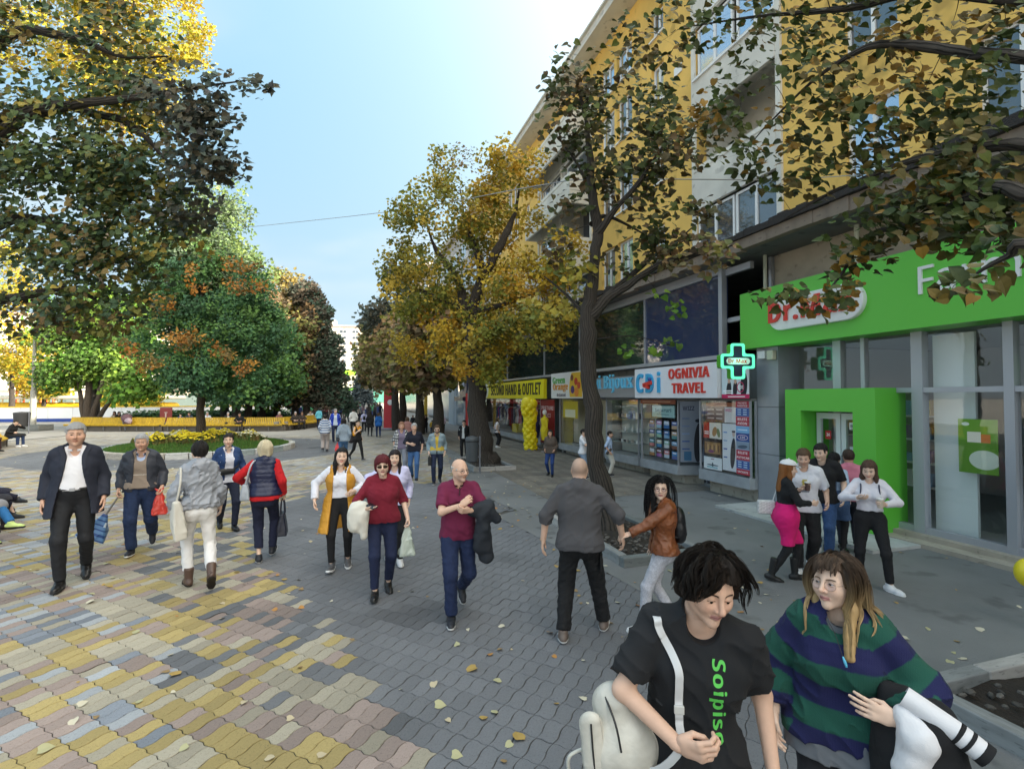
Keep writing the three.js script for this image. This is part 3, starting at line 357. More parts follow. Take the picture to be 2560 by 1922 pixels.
// trees of the square: far ones stand in the sun
tree({ name: 'maple_tree', label: 'tall sunlit yellow maple rising behind the near left tree', seed: 25, leaf: LF.s2, far: true, pal: PAL.sunY, twigs: 0.3,
limbs: [LP([[236, 1066, 40, 0.3], [250, 700, 40, 0.25], [320, 200, 40, 0.15], [340, -100, 40, 0.04]])],
blobs: [B(370, 60, 40, 130, 150, 50, 24, 1.15), B(300, 200, 40, 130, 120, 40, 24, 1.15), B(250, -80, 40, 160, 120, 40, 22, 1.15), B(120, 60, 40, 130, 150, 34, 22, 1.15)] });
tree({ name: 'bushy_tree', label: 'bright green many-stemmed tree growing behind the left end of the yellow bench', seed: 26, leaf: LF.s2, far: true, pal: PAL.greenB, bark: M.barkPale, twigs: 0.4,
limbs: [LP([[222, 1040, 37, 0.3], [222, 960, 37, 0.2], [224, 880, 37, 0.12], [226, 780, 37, 0.05]]), LP([[224, 1035, 37, 0.22], [250, 980, 37, 0.16], [275, 900, 36.6, 0.09], [290, 820, 37, 0.04]]), LP([[218, 1035, 37, 0.2], [200, 980, 37, 0.13], [190, 900, 37, 0.07], [180, 830, 37, 0.03]]), LP([[230, 1030, 37, 0.18], [285, 985, 36, 0.12], [320, 930, 36, 0.06]])],
blobs: [B(200, 880, 37, 100, 80, 46, 20, 0.8), B(300, 870, 37.5, 90, 90, 46, 20, 0.8), B(240, 790, 38, 120, 60, 34, 20, 0.9), B(330, 960, 36, 60, 40, 22, 16, 0.6), B(160, 930, 37, 60, 36, 16, 16, 0.6)] });
{
const b = [BED[0] + 0.2, BED[1]], z = -b[1], tr = (sx, sy, d = 0, r) => [...A(sx, sy, z + d), r];
tree({ name: 'maple_tree', label: 'green maple with orange patches growing out of the round flower bed', seed: 27, leaf: LF.s1, far: true, pal: PAL.green, bark: M.barkPale, twigs: 0.5,
limbs: [[[...A(500, 1092, z), 0.24], tr(502, 1040, 0, 0.17), tr(505, 980, 0, 0.15), tr(507, 900, 0, 0.12), tr(506, 800, 0, 0.08), tr(500, 640, 0, 0.03)], [tr(506, 930, 0, 0.09), tr(560, 860, -0.5, 0.06), tr(620, 800, -0.5, 0.02)], [tr(506, 920, 0, 0.09), tr(450, 850, 0.4, 0.06), tr(400, 800, 0.4, 0.02)]],
blobs: [B(520, 720, z, 110, 110, 70, 30, 0.6), B(600, 830, z, 110, 90, 62, 30, 0.6), B(440, 830, z, 90, 90, 46, 28, 0.6), B(520, 930, z - 0.6, 130, 50, 50, 30, 0.5), B(420, 880, z - 2, 100, 50, 12, 12, 0.4, { pal: PAL.orange }), B(570, 690, z - 2, 90, 50, 8, 10, 0.4, { pal: PAL.orange }), B(500, 640, z, 70, 70, 34, 26, 0.6, { pal: PAL.greenG }), B(640, 740, z, 60, 60, 26, 26, 0.55), B(570, 900, z - 2, 60, 40, 5, 10, 0.3, { pal: PAL.orange }), B(400, 760, z - 1.5, 40, 30, 5, 10, 0.3, { pal: PAL.orange })] });
}
tree({ name: 'poplar_tree', label: 'tall slender grey-green tree rising behind the flower bed maple', seed: 28, leaf: LF.s2, far: true, pal: PAL.greenG, twigs: 0.4,
limbs: [LP([[560, 1040, 41, 0.35], [556, 800, 41, 0.25], [552, 600, 41, 0.12], [548, 480, 41, 0.03]])],
blobs: [B(540, 580, 41, 75, 100, 40, 18, 0.9), B(500, 660, 41, 110, 80, 46, 20, 1), B(590, 690, 41, 80, 70, 36, 18, 0.9), B(450, 740, 42, 130, 90, 46, 20, 1), B(430, 620, 40, 80, 60, 20, 14, 0.9), B(570, 480, 41, 30, 60, 8, 9, 0.8)] });
// plain dark trees and hedge behind the benches
[[620, 1060, 39, 'dark green tree with a stout trunk behind the middle of the yellow bench', PAL.green, 640, 880, 110, 110], [655, 1058, 42, 'olive tree with a thin trunk behind the seated pair', PAL.brown, 690, 860, 90, 130], [690, 1056, 45, 'slim bright-green tree second from the cedar, behind the bench', PAL.greenB, 680, 950, 60, 60], [590, 1060, 38, 'low dark green tree half hidden by the flower bed maple', PAL.green, 590, 930, 110, 70]].forEach(([x, y, d, label, pal, cx, cy, rx, ry], i) =>
tree({ name: 'park_tree', label, seed: 40 + i, leaf: LF.s2, far: true, pal, twigs: 0.3, limbs: [LP([[x, y, d, 0.34], [x + 2, y - 60, d, 0.26], [cx, cy + 20, d, 0.14], [cx, cy - ry * 0.6, d, 0.04]])], blobs: [B(cx, cy, d, rx, ry, 66, 20, 0.9), B(cx + 20, cy + ry * 0.6, d, rx * 0.8, ry * 0.4, 24, 18, 0.8)] }));
tree({ name: 'golden_tree', label: 'tall golden conifer with a feathery top beside the dark cedar', seed: 29, leaf: LF.s2, far: true, pal: PAL.gold, twigs: 0.3,
limbs: [LP([[740, 1055, 44, 0.35], [738, 850, 44, 0.2], [712, 690, 44, 0.04]])],
blobs: [B(715, 720, 44, 26, 46, 12, 14, 0.7), B(720, 790, 44, 70, 50, 34, 18, 0.9), B(740, 850, 44, 80, 60, 34, 18, 0.9), B(680, 780, 44, 50, 50, 18, 16, 0.9, { pal: PAL.gold }), B(735, 940, 44, 60, 60, 26, 16, 0.9, { pal: PAL.yelgrn })] });
{ // cedar with level drooping boughs
const d = 43, l = [LP([[768, 1056, d, 0.34], [768, 900, d, 0.25], [766, 780, d, 0.1], [764, 700, d, 0.03]])], bl = []; const r = rng(51);
for (let i = 0; i < 18; i++) { const y = 720 + i * 16, w = 18 + 78 * Math.pow(i / 17, 0.75), sgn = i % 2 ? 1 : -1, dx = sgn * w * (0.7 + 0.35 * r()); l.push(LP([[767, y, d, 0.07], [767 + dx * 0.6, y - 8, d + r() - 0.5, 0.045], [767 + dx, y + 14 + i, d + r() - 0.5, 0.012]])); for (let k = 1; k < 5; k++) bl.push(B(767 + dx * k / 4, y + (k - 2) * 6 + 6, d, 16, 7, 4, 16, 0.4, { pal: k > 2 ? PAL.spruce : [...PAL.spruce, [0.13, 0.095, 0.07]] })); bl.push(B(767 + dx * 0.3, y + 10, d, 30, 14, 5, 16, 0.6, { pal: [[0.12, 0.09, 0.06], [0.09, 0.075, 0.05], [0.05, 0.06, 0.04]] })); }
tree({ name: 'cedar_tree', label: 'dark drooping cedar with brownish boughs at the right end of the bench row', seed: 30, leaf: LF.s2, far: true, pal: PAL.spruce, twigs: 0, limbs: l, blobs: bl });
}
// row of farther lindens on the shop side
[[1096, 1088, 26, 1090, 850, 95, 100, 'brownish linden, second trunk beyond the tall yellow linden', PAL.brown], [1050, 1076, 32, 1035, 870, 85, 90, 'brown linden with leaning trunk beyond the man in the navy sweater', PAL.brown], [1008, 1066, 39, 985, 860, 70, 85, 'dull brown linden behind the red totem', PAL.brown], [975, 1060, 47, 955, 880, 50, 80, 'farthest brown linden of the row, beside the blue spruce', PAL.brown]].forEach(([x, y, d, cx, cy, rx, ry, label, pal], i) =>
tree({ name: 'linden_tree', label, seed: 60 + i, leaf: LF.s2, far: true, pal, twigs: 0.6, limbs: [LP([[x, y, d, 0.36], [x - 1, y - 60, d, 0.26], [x - 2, y - 130, d, 0.22], [cx, cy, d, 0.1], [cx, cy - ry, d, 0.03]]), LP([[x - 2, y - 120, d, 0.14], [cx - rx * 0.6, cy + 20, d, 0.05]]), LP([[x - 2, y - 130, d, 0.14], [cx + rx * 0.6, cy, d, 0.05]])], blobs: [B(cx, cy, d, rx, ry, 60, 20, 0.75), B(cx - rx * 0.3, cy + ry * 0.6, d, rx * 0.9, ry * 0.4, 26, 18, 0.7), B(cx + 20, cy - ry * 0.7, d, rx * 0.7, ry * 0.5, 20, 16, 0.7, { pal: PAL.yelgrn })] }));
tree({ name: 'bare_tree', label: 'tall loose tree top against the sky left of the yellow linden', seed: 70, leaf: LF.s2, far: true, pal: PAL.leftEdge, twigs: 0.8, limbs: [LP([[990, 1070, 36, 0.3], [985, 860, 36, 0.2], [965, 740, 36, 0.05]])], blobs: [B(965, 790, 36, 70, 40, 16, 12, 0.7), B(1000, 720, 36, 50, 60, 14, 12, 0.7)] });
tree({ name: 'blue_spruce', label: 'grey-blue spruce standing in the far walk in front of the pale block', seed: 71, leaf: LF.s2, far: true, pal: PAL.blue, twigs: 0, limbs: [LP([[905, 1030, 62, 0.2], [905, 940, 62, 0.05]])], blobs: [0, 1, 2, 3, 4, 5, 6].map((i) => B(905, 944 + i * 13, 62, 4 + i * 4.2, 9, 8 + i * 3, 14, 0.5)) });
// sunlit trees far left
[[30, 880, 52, 110, 70, 'bright yellow sunlit tree at the left edge beyond the white barrier', PAL.sunY], [110, 950, 60, 60, 40, 'small yellow-green sunlit tree behind the lamp post', PAL.sunY], [330, 990, 58, 60, 30, 'low sunlit yellow shrub behind the pram', PAL.sunY], [-60, 700, 56, 120, 120, 'tall sunlit tree cut off by the left edge', PAL.sunY]].forEach(([cx, cy, d, rx, ry, label, pal], i) => tree({ name: 'sunlit_tree', label, seed: 80 + i, leaf: LF.s2, far: true, pal, twigs: 0.4, limbs: [LP([[cx, 1060, d, 0.3], [cx, cy, d, 0.1]])], blobs: [B(cx, cy, d, rx, ry, 60, 18, 1.1)] }));
{ // clipped dark hedge and lawn behind the benches
const pts = [[330, 1048, 42], [450, 1050, 43], [560, 1050, 43], [640, 1050, 45], [720, 1050, 48]].map(([x, y, d]) => A(x, y, d)); const c = new THREE.CatmullRomCurve3(pts.map((p) => V(p[0], 0, p[2]))), r = rng(90), n = 2600, im = new THREE.InstancedMesh(LF.s2, leafMatFar, n), m4 = new THREE.Matrix4(), col = new THREE.Color(), q = V();
for (let i = 0; i < n; i++) { c.getPoint(r(), q); m4.makeRotationY(r() * 6.28).setPosition(q.x + (r() - 0.5) * 1.6, r() * 1.0, q.z + (r() - 0.5) * 1.6); im.setMatrixAt(i, m4); const k = PAL.green[Math.floor(r() * 4)]; im.setColorAt(i, col.setRGB(...k)); } im.name = 'leaves'; const hg = thing('hedge', 'low dark green hedge running behind the yellow benches', 'hedge'); hg.add(im); tag(im, null, null, null, 'stuff');
}
// ---------- buildings ----------
const font = await new FontLoader().loadAsync('fonts/droid/droid_sans_bold.typeface.json'), fontR = await new FontLoader().loadAsync('fonts/droid/droid_sans_regular.typeface.json'), fontS = await new FontLoader().loadAsync('fonts/droid/droid_serif_bold.typeface.json');
const MB = {
concD: M.concD,
yellow: mat([0.88, 0.56, 0.145], 0.9, { map: re(TX.stain, 0.22), bumpMap: re(TX.grit, 1.2), bumpScale: 0.004 }),
cream: mat([0.78, 0.75, 0.68], 0.9, { map: re(TX.stain, 0.4) }),
white: mat([0.78, 0.78, 0.78], 0.45), alu: mat([0.42, 0.43, 0.47], 0.4, { metalness: 0.35 }), aluD: mat([0.2, 0.21, 0.24], 0.45, { metalness: 0.3 }),
clad: mat([0.4, 0.42, 0.47], 0.38, { metalness: 0.25, map: re(TX.mottle, 0.4) }),
glass: phys([1, 1, 1], 0.02, { transmission: 1, thickness: 0, ior: 1.5, specularIntensity: 1 }),
win: phys([0.05, 0.065, 0.085], 0.06, { ior: 1.9, clearcoat: 1, clearcoatRoughness: 0.03 }),
skyGlass: phys([0.5, 0.58, 0.68], 0.08, { metalness: 0.85 }),
blind: mat([0.7, 0.72, 0.74], 0.6), dark: mat([0.03, 0.03, 0.033], 0.8), bitumen: mat([0.035, 0.03, 0.028], 0.9, { bumpMap: re(TX.grit, 2), bumpScale: 0.02 }),
green: mat([0.12, 0.52, 0.05], 0.4), greenD: mat([0.09, 0.45, 0.03], 0.4), red: mat([0.68, 0.045, 0.03], 0.5), cyan: mat([0.05, 0.4, 0.72], 0.45), floorIn: mat([0.5, 0.5, 0.48], 0.5),
};
const T0 = -48, T1 = 36, SF = 9.0, EAVE = 15.4; // block extent along the street, upper facade plane, roof height
function wallWith(t0, t1, y0, y1, holes, s0, s1) { // wall cut by openings [t0,t1,y0,y1]
const ts = [...new Set([t0, t1, ...holes.flatMap((h) => [h[0], h[1]])])].filter((v) => v >= t0 && v <= t1).sort((a, b) => a - b), out = [];
for (let i = 0; i < ts.length - 1; i++) { const m = (ts[i] + ts[i + 1]) / 2, hs = holes.filter((h) => m > h[0] && m < h[1]).sort((a, b) => a[2] - b[2]); let y = y0; for (const h of hs) { if (h[2] > y + 1e-4) out.push(fspan(ts[i], ts[i + 1], y, h[2], s0, s1)); y = h[3]; } if (y < y1 - 1e-4) out.push(fspan(ts[i], ts[i + 1], y, y1, s0, s1)); }
return join(out);
}
{
const g = fthing('apartment_block', 'long yellow apartment block with pale loggias above the row of shops', 'building');
const floors = [6.25, 8.75, 11.25, 13.35], holes = [], wins = [], logs = [];
for (let k = -4; k < 3; k++) { const b = k * 12; // one bay of the facade repeats about every 12 m
for (const [f, y] of floors.entries()) { const h = f === 3 ? 1.1 : 1.45;
wins.push([b + 6.25, b + 7.25, y, y + h], [b + 4.1, b + 5.1, y, y + h], [b + 13.1, b + 13.75, y + 0.1, y + h - 0.15], [b + 14.9, b + 15.9, y, y + h]);
}
logs.push([b + 8.85, b + 11.6]); }
for (const w of wins) holes.push(w); for (const [a, c] of logs) holes.push([a, c, 5.9, 14.6]);
const bal = [18.0, 23.2]; const holes2 = holes.filter((h) => !(h[0] < bal[1] + 0.2 && h[1] > bal[0] - 0.2)); holes2.push([bal[0], bal[1], 5.9, 14.6]);
mesh('wall', wallWith(T0, T1, 5.6, EAVE, holes2, SF, SF + 0.32), MB.yellow, g);
mesh('wall', join([fspan(T0, T1, 5.6, EAVE, SF + 3.4, 20), fspan(T0, T0 + 0.3, 5.6, EAVE, SF + 0.32, SF + 3.4), fspan(T1 - 0.3, T1, 5.6, EAVE, SF + 0.32, SF + 3.4)]), MB.yellow, g);
mesh('roof_slab', join([fspan(T0, T1, EAVE, EAVE + 0.28, SF - 0.75, 20.2), fspan(T0, T1, EAVE + 0.28, EAVE + 0.36, SF - 0.85, SF - 0.5)]), MB.cream, g);
// windows: frame with panes set in the opening
const vis = (t) => t > 1 && t < 36;
const winThing = (t0, t1, y0, y1, glass, parent = g, s = SF + 0.1) => {
const f = 0.06, m = (t0 + t1) / 2, fr = mesh('window', join([fspan(t0, t1, y0, y0 + f, s, s + 0.07), fspan(t0, t1, y1 - f, y1, s, s + 0.07), fspan(t0, t0 + f, y0 + f, y1 - f, s, s + 0.07), fspan(t1 - f, t1, y0 + f, y1 - f, s, s + 0.07), fspan(m - 0.035, m + 0.035, y0 + f, y1 - f, s - 0.004, s + 0.066)]), MB.white, parent);
for (const [a, b] of [[t0 + f, m - 0.035], [m + 0.035, t1 - f]]) mesh('pane', fspan(a, b, y0 + f, y1 - f, s + 0.03, s + 0.045), glass, fr);
mesh('sill', fspan(t0 - 0.06, t1 + 0.06, y0 - 0.05, y0 - 0.002, s - 0.16, s - 0.002), MB.white, fr);
};
const r = rng(3);
for (const w of wins) if (vis(w[0]) && !(w[0] < bal[1] + 0.2 && w[1] > bal[0] - 0.2)) winThing(...w, r() < 0.5 ? MB.skyGlass : MB.win);
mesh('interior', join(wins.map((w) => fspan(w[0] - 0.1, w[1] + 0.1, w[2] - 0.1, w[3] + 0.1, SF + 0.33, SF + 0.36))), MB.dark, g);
// loggias: parapets, cheeks, floors, back wall, some glazed in
for (const [a, c] of [...logs, bal]) { if (c < -2 || a > 34) { mesh('loggia', fspan(a, c, 5.9, 14.6, SF + 0.34, SF + 0.4), MB.cream, g); continue; }
const L = [], wide = a === bal[0]; L.push(fspan(a - 0.3, c + 0.3, 5.88, 14.65, SF + 1.5, SF + 1.62), fspan(a - 0.14, a - 0.002, 5.9, 14.6, SF - 0.06, SF + 1.5), fspan(c + 0.002, c + 0.14, 5.9, 14.6, SF - 0.06, SF + 1.5));
for (let f = 0; f < 4; f++) { const y = 5.9 + f * 2.5; if (y > 14) continue; L.push(fspan(a, c, y - 0.02, y + 0.14, SF - (wide ? 0.9 : 0.04), SF + 1.5)); }
const lg = mesh('loggia', join(L), MB.cream, g);
for (let f = 0; f < 3; f++) { const y = 7.35 + f * 2.5, so = wide ? 0.9 : 0.08; mesh('parapet', join([fspan(a, c, y, y + 1.03, SF - so, SF - so + 0.09), ...(wide ? [fspan(a, a + 0.09, y, y + 1.03, SF - so + 0.09, SF), fspan(c - 0.09, c, y, y + 1.03, SF - so + 0.09, SF)] : []), fspan(a - 0.02, c + 0.02, y + 1.03, y + 1.07, SF - so - 0.02, SF - so + 0.11)]), MB.cream, lg); }
// glazing on the first and third levels, open with a door on the second
winThing(a + 0.02, a + (c - a) * 0.48, 5.95 + 0.1, 7.3, MB.win, lg, SF + 0.02); winThing(a + (c - a) * 0.5, c - 0.02, 6.05, 7.3, MB.win, lg, SF + 0.02);
winThing(a + 0.05, a + (c - a) * 0.45, 10.92, 12.3, MB.skyGlass, lg, SF + 0.02); winThing(a + (c - a) * 0.5, c - 0.05, 10.92, 12.3, MB.skyGlass, lg, SF + 0.02);
winThing(a + 0.6, a + 1.5, 8.6, 9.7, MB.win, lg, SF + 1.4); if (wide) { winThing(a + 2.4, c - 0.3, 8.45, 9.8, MB.skyGlass, lg, SF + 0.02); }
mesh('floor_band', fspan(a, c, 12.4, 12.52, SF - 0.1, SF - 0.04), MB.white, lg);
}
mesh('house_plate', fspan(12.2, 12.55, 11.6, 11.85, SF - 0.03, SF - 0.004), MB.white, g);
// canopy over the shops: slab, ragged bitumen edge, soffit beam
const cg = [], rr = rng(8); for (let t = T0; t < T1; t += 0.22) { const h = 0.05 + 0.09 * rr(), e = 0.04 * rr(); cg.push(fspan(t, t + 0.222, 5.62, 5.66 + h, 7.72 + e, 8.3)); }
mesh('canopy_edge', join(cg), MB.bitumen, g);
const cr = []; for (let t = T0; t < T1; t += 0.35) cr.push(fspan(t, t + 0.351, 5.36 + 0.07 * rr(), 5.615, 7.8 + 0.03 * rr(), 7.98)); mesh('canopy_fascia', join(cr), mat([0.3, 0.24, 0.19], 0.95, { map: re(TX.stain, 1.5) }), g);
mesh('canopy_slab', join([fspan(T0, T1, 5.44, 5.598, 7.985, 14.2), fspan(T1 - 0.2, T1, 0, 5.43, 8.8, 14)]), MB.concD, g);
mesh('beam', fspan(T0, 8.97, 4.6, 5.43, SF - 0.02, SF + 0.3), mat([0.5, 0.43, 0.34], 0.9, { map: re(TX.stain, 0.7) }), g);
mesh('downpipe', join([cyl(0.04, 0.04, 0.9, -9.0, 4.55, -8.75, 10), cyl(0.045, 0.045, 0.8, -6.9, 4.66, -8.8, 10)]), mat([0.6, 0.62, 0.5], 0.6), g);
mesh('base_wall', join([fspan(T0, -2, 0, 5.43, SF - 0.2, 13.9), fspan(T0, T1, 0, 5.75, 14.21, 20)]), MB.concD, g);
// mezzanine glass strip over the shops
const mz = mesh('mezzanine', join([fspan(9.97, T1, 5.2, 5.42, 8.32, 8.7), fspan(9.97, T1, 3.2, 3.3, 8.32, 8.9), fspan(9.85, 9.97, 3.18, 5.42, 8.3, 8.44), fspan(8.98, 9.06, 3.38, 5.42, 8.9, 9.0), fspan(9.06, 9.85, 5.15, 5.3, 8.4, 8.5), fspan(9.0, 9.85, 4.05, 4.15, 8.45, 8.55)]), MB.alu, g);
[[9.98, 13.2], [13.3, 17.7], [17.8, 21.4], [21.5, 27], [27.1, 35.8]].forEach(([a, b], i) => { mesh('pane', fspan(a, b, 3.3, 5.2, 8.4, 8.415), i === 0 ? MB.mezz = phys([0.035, 0.05, 0.11], 0.03, { ior: 1.8 }) : phys([0.02, 0.032, 0.028], 0.04, { ior: 1.7 }), mz); mesh('mullion', fspan(b, b + 0.07, 3.3, 5.2, 8.36, 8.46), MB.alu, mz); });
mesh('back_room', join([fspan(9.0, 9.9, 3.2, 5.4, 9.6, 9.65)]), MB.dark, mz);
mesh('curtain', join(Array.from({ length: 15 }, (_, i) => cyl(0.09, 0.09, 1.85, -(10.15 + i * 0.17), 3.32, -8.62, 8))), mat([0.03, 0.045, 0.16], 0.8), mz);
// clad column between the travel shop and the chemist, with a cable box
mesh('column', join([fspan(8.38, 8.96, 0, 1.095, 8.45, 9), fspan(8.38, 8.96, 1.105, 2.095, 8.45, 9), fspan(8.38, 8.96, 2.105, 3.36, 8.45, 9)]), MB.clad, g);
const ab = mesh('alarm_box', rbox(0.2, 0.17, 0.1, -8.72, 3.2, -8.38, 0.015), MB.white, g); mesh('alarm_box', rbox(0.16, 0.2, 0.12, -8.48, 3.18, -8.38, 0.02), mat([0.55, 0.5, 0.4], 0.6), g);
// chemist's glass front
const pf = mesh('shop_front', join([...[[4.6, 4.72], [5.78, 5.95], [7.2, 7.36], [8.6, 8.7], [2.4, 2.5], [0.2, 0.3]].map(([a, b]) => fspan(a, b, 0.14, 3.42, 8.72, 8.86)), fspan(-2, 8.6, 2.38, 2.46, 8.735, 8.845), fspan(-2, 8.6, 0.14, 0.24, 8.735, 8.845), fspan(6.75, 6.82, 2.46, 3.4, 8.735, 8.845)]), MB.alu, g);
for (const [a, b] of [[4.72, 5.78], [5.95, 7.2], [7.36, 8.6], [2.5, 4.6], [0.3, 2.4]]) { mesh('pane', fspan(a, b, 2.46, 3.42, 8.79, 8.796), MB.glass, pf); if (a < 6.3) mesh('pane', fspan(a, Math.min(b, 6.3), 0.24, 2.38, 8.79, 8.796), MB.glass, pf); }
mesh('pane', fspan(8.03, 8.6, 0.24, 2.38, 8.79, 8.796), MB.glass, pf);
mesh('plinth', join([fspan(-2, 8.62, 0, 0.14, 8.6, 8.9), fspan(-2, 6.2, 0, 0.07, 8.35, 8.6)]), mat([0.5, 0.44, 0.36], 0.85, { map: re(TX.stain, 1) }), g);
const ramp = mesh('door_step', fspan(5.6, 9.0, 0, 0.05, 7.35, 8.6), mat([0.55, 0.56, 0.55], 0.8, { map: re(TX.stain, 0.8) }), g);
// inside of the chemist
mesh('shop_interior', join([fspan(-2, 8.6, 0.1, 0.15, 8.9, 13.9), fspan(-2, 8.6, 0.15, 3.4, 13.6, 13.9), fspan(-2, 8.6, 3.42, 3.5, 8.9, 13.9), fspan(8.55, 8.65, 0.15, 3.4, 8.92, 13.6)]), mat([0.34, 0.36, 0.35], 0.8), g);
mesh('wall_panel', join([fspan(5.22, 5.8, 0.2, 3.3, 9.0, 9.05)]), mat([0.72, 0.78, 0.76], 0.6), g);
mesh('window_banner', fspan(3.3, 4.55, 2.5, 2.95, 9.5, 9.55), MB.greenD, g);
const sh = [], br = rng(77), boxes = [[], [], [], []]; for (let k = 0; k < 4; k++) { sh.push(fspan(2.6, 4.5, 0.5 + k * 0.5, 0.53 + k * 0.5, 10.2, 10.6)); for (let t = 2.62; t < 4.4; t += 0.16) boxes[Math.floor(br() * 4)].push(fspan(t, t + 0.1 + 0.03 * br(), 0.53 + k * 0.5, 0.66 + k * 0.5 + 0.18 * br(), 10.25, 10.4)); for (let t = 6.35; t < 8.4; t += 0.18) boxes[Math.floor(br() * 4)].push(fspan(t, t + 0.12, 0.6 + k * 0.45, 0.75 + k * 0.45 + 0.15 * br(), 10.6, 10.75)); sh.push(fspan(6.3, 8.5, 0.57 + k * 0.45, 0.6 + k * 0.45, 10.5, 10.9)); }
mesh('shelf', join(sh), MB.white, g); boxes.forEach((l, i) => l.length && mesh('goods', join(l), mat([[0.7, 0.7, 0.68], [0.2, 0.35, 0.5], [0.5, 0.42, 0.12], [0.25, 0.12, 0.3]][i], 0.6), g));
const dr = mesh('drawer_unit', join([fspan(3.55, 4.55, 0.2, 0.55, 9.3, 9.8), fspan(3.55, 4.55, 0.57, 0.92, 9.3, 9.8)]), MB.white, g); mesh('drawer_gap', fspan(3.6, 4.5, 0.15, 0.2, 9.32, 9.8), MB.dark, dr);
// green portal with the white double door
const PO = mesh('portal', join([fspan(6.2, 6.6, 0.05, 2.46, 8.25, 8.95), fspan(7.66, 8.02, 0.05, 2.46, 8.25, 8.95), fspan(6.6, 7.66, 2.05, 2.46, 8.25, 8.95)]), MB.green, g);
for (const [a, b] of [[6.62, 7.12], [7.14, 7.64]]) { const dd = mesh('door', join([fspan(a, b, 0.06, 0.2, 8.62, 8.68), fspan(a, b, 1.9, 2.01, 8.62, 8.68), fspan(a, a + 0.09, 0.2, 1.9, 8.62, 8.68), fspan(b - 0.09, b, 0.2, 1.9, 8.62, 8.68), fspan(a + 0.09, b - 0.09, 0.9, 0.98, 8.625, 8.675)]), MB.white, g); mesh('pane', fspan(a + 0.09, b - 0.09, 0.98, 1.9, 8.645, 8.65), MB.glass, dd); mesh('handle', fspan(b - 0.06, b - 0.03, 1.0, 1.25, 8.57, 8.6), MB.aluD, dd); }
// shop fronts of the bays: prisms of glass on grey sills
const poly = (pts, y0, y1) => { const s = new THREE.Shape(pts.map(([t, q]) => new THREE.Vector2(-t, q))); const e = plain(new THREE.ExtrudeGeometry(s, { depth: y1 - y0, bevelEnabled: false })); e.rotateX(-Math.PI / 2); e.translate(0, y0, 0); return e; };
const quad = (p, q, y0, y1, th = 0.012) => { const dx = -(q[0] - p[0]), dz = -(q[1] - p[1]), L = Math.hypot(dx, dz); const b = box(L, y1 - y0, th); b.rotateY(-Math.atan2(dz, dx)); b.translate(-(p[0] + q[0]) / 2, (y0 + y1) / 2, -(p[1] + q[1]) / 2); return b; };
const sillM = mat([0.4, 0.42, 0.45], 0.5, { map: re(TX.mottle, 0.8) }), baseM = mat([0.5, 0.45, 0.37], 0.9, { map: re(TX.stain, 1) });
const bays = [[[8.98, 9.0], [8.98, 8.42], [9.02, 8.32], [10.65, 8.3], [10.95, 9.0]], [[11.35, 9.0], [11.6, 8.34], [13.3, 8.3], [13.5, 9.0]], [[13.55, 9.0], [13.65, 8.4], [15.6, 8.36], [15.8, 9.0]], [[16.3, 9.0], [16.4, 8.4], [19.7, 8.4], [19.8, 9]], [[21.8, 9], [21.8, 8.35], [33.8, 8.35], [33.8, 9]]];
bays.forEach((b, i) => {
const c = b.reduce((a, p) => [a[0] + p[0] / b.length, a[1] + p[1] / b.length], [0, 0]), sc = (k, dz = 0) => b.map((p) => [c[0] + (p[0] - c[0]) * k, p[1] >= 8.99 ? 9.0 : p[1] + dz]);
const y0 = [0.55, 0.5, 0.48, 0.42, 0.4][i], bay = mesh('display_bay', poly(sc(1.02, -0.05), y0 - 0.24, y0), sillM, g); mesh('base', poly(sc(0.93, 0.22), 0, y0 - 0.242), baseM, bay); mesh('ceiling', poly(sc(1, 0.01), 2.22, 2.27), MB.concD, bay);
for (let k = 0; k < b.length - 1; k++) mesh('pane', quad(b[k], b[k + 1], y0, 2.22), MB.glass, bay);
mesh('frame', join(b.slice(1, -1).map((p) => fspan(p[0] - 0.02, p[0] + 0.02, y0, 2.22, p[1] - 0.02, p[1] + 0.02))), i > 3 ? MB.white : MB.alu, bay);
});
mesh('shop_wall', join([fspan(8.97, 34, 0, 3.2, 11.2, 11.3), fspan(8.97, 34, 2.28, 3.2, 9.0, 9.1), fspan(15.82, 16.28, 0, 2.28, 8.7, 9.05), fspan(19.82, 20.0, 0, 2.28, 8.6, 9.05), fspan(8.97, 34, 0, 0.05, 9.0, 11.2), fspan(34, T1, 0, 5.4, 8.6, 9.05)]), mat([0.33, 0.34, 0.33], 0.85, { map: re(TX.stain, 0.6) }), g);
mesh('door', join([fspan(10.96, 11.0, 0.05, 2.26, 9.0, 9.06), fspan(11.3, 11.35, 0.05, 2.26, 9.0, 9.06), fspan(20.0, 20.06, 0.05, 2.26, 9.0, 9.06)]), MB.aluD, g);
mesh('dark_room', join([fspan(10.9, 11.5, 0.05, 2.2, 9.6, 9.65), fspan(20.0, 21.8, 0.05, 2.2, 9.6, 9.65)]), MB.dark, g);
// lit interiors stay plain: back panels of the bays
mesh('display_back', join([fspan(13.6, 15.7, 0.5, 2.2, 9.02, 9.06)]), mat([0.52, 0.56, 0.5], 0.7), g);
mesh('display_back', join([fspan(16.4, 19.7, 0.45, 2.2, 9.02, 9.06)]), mat([0.55, 0.5, 0.36], 0.7), g);
const gsh = []; for (const y of [0.85, 1.2, 1.62]) gsh.push(fspan(13.8, 15.5, y, y + 0.012, 8.5, 8.95)); mesh('glass_shelf', join(gsh), mat([0.25, 0.33, 0.31], 0.2), g);
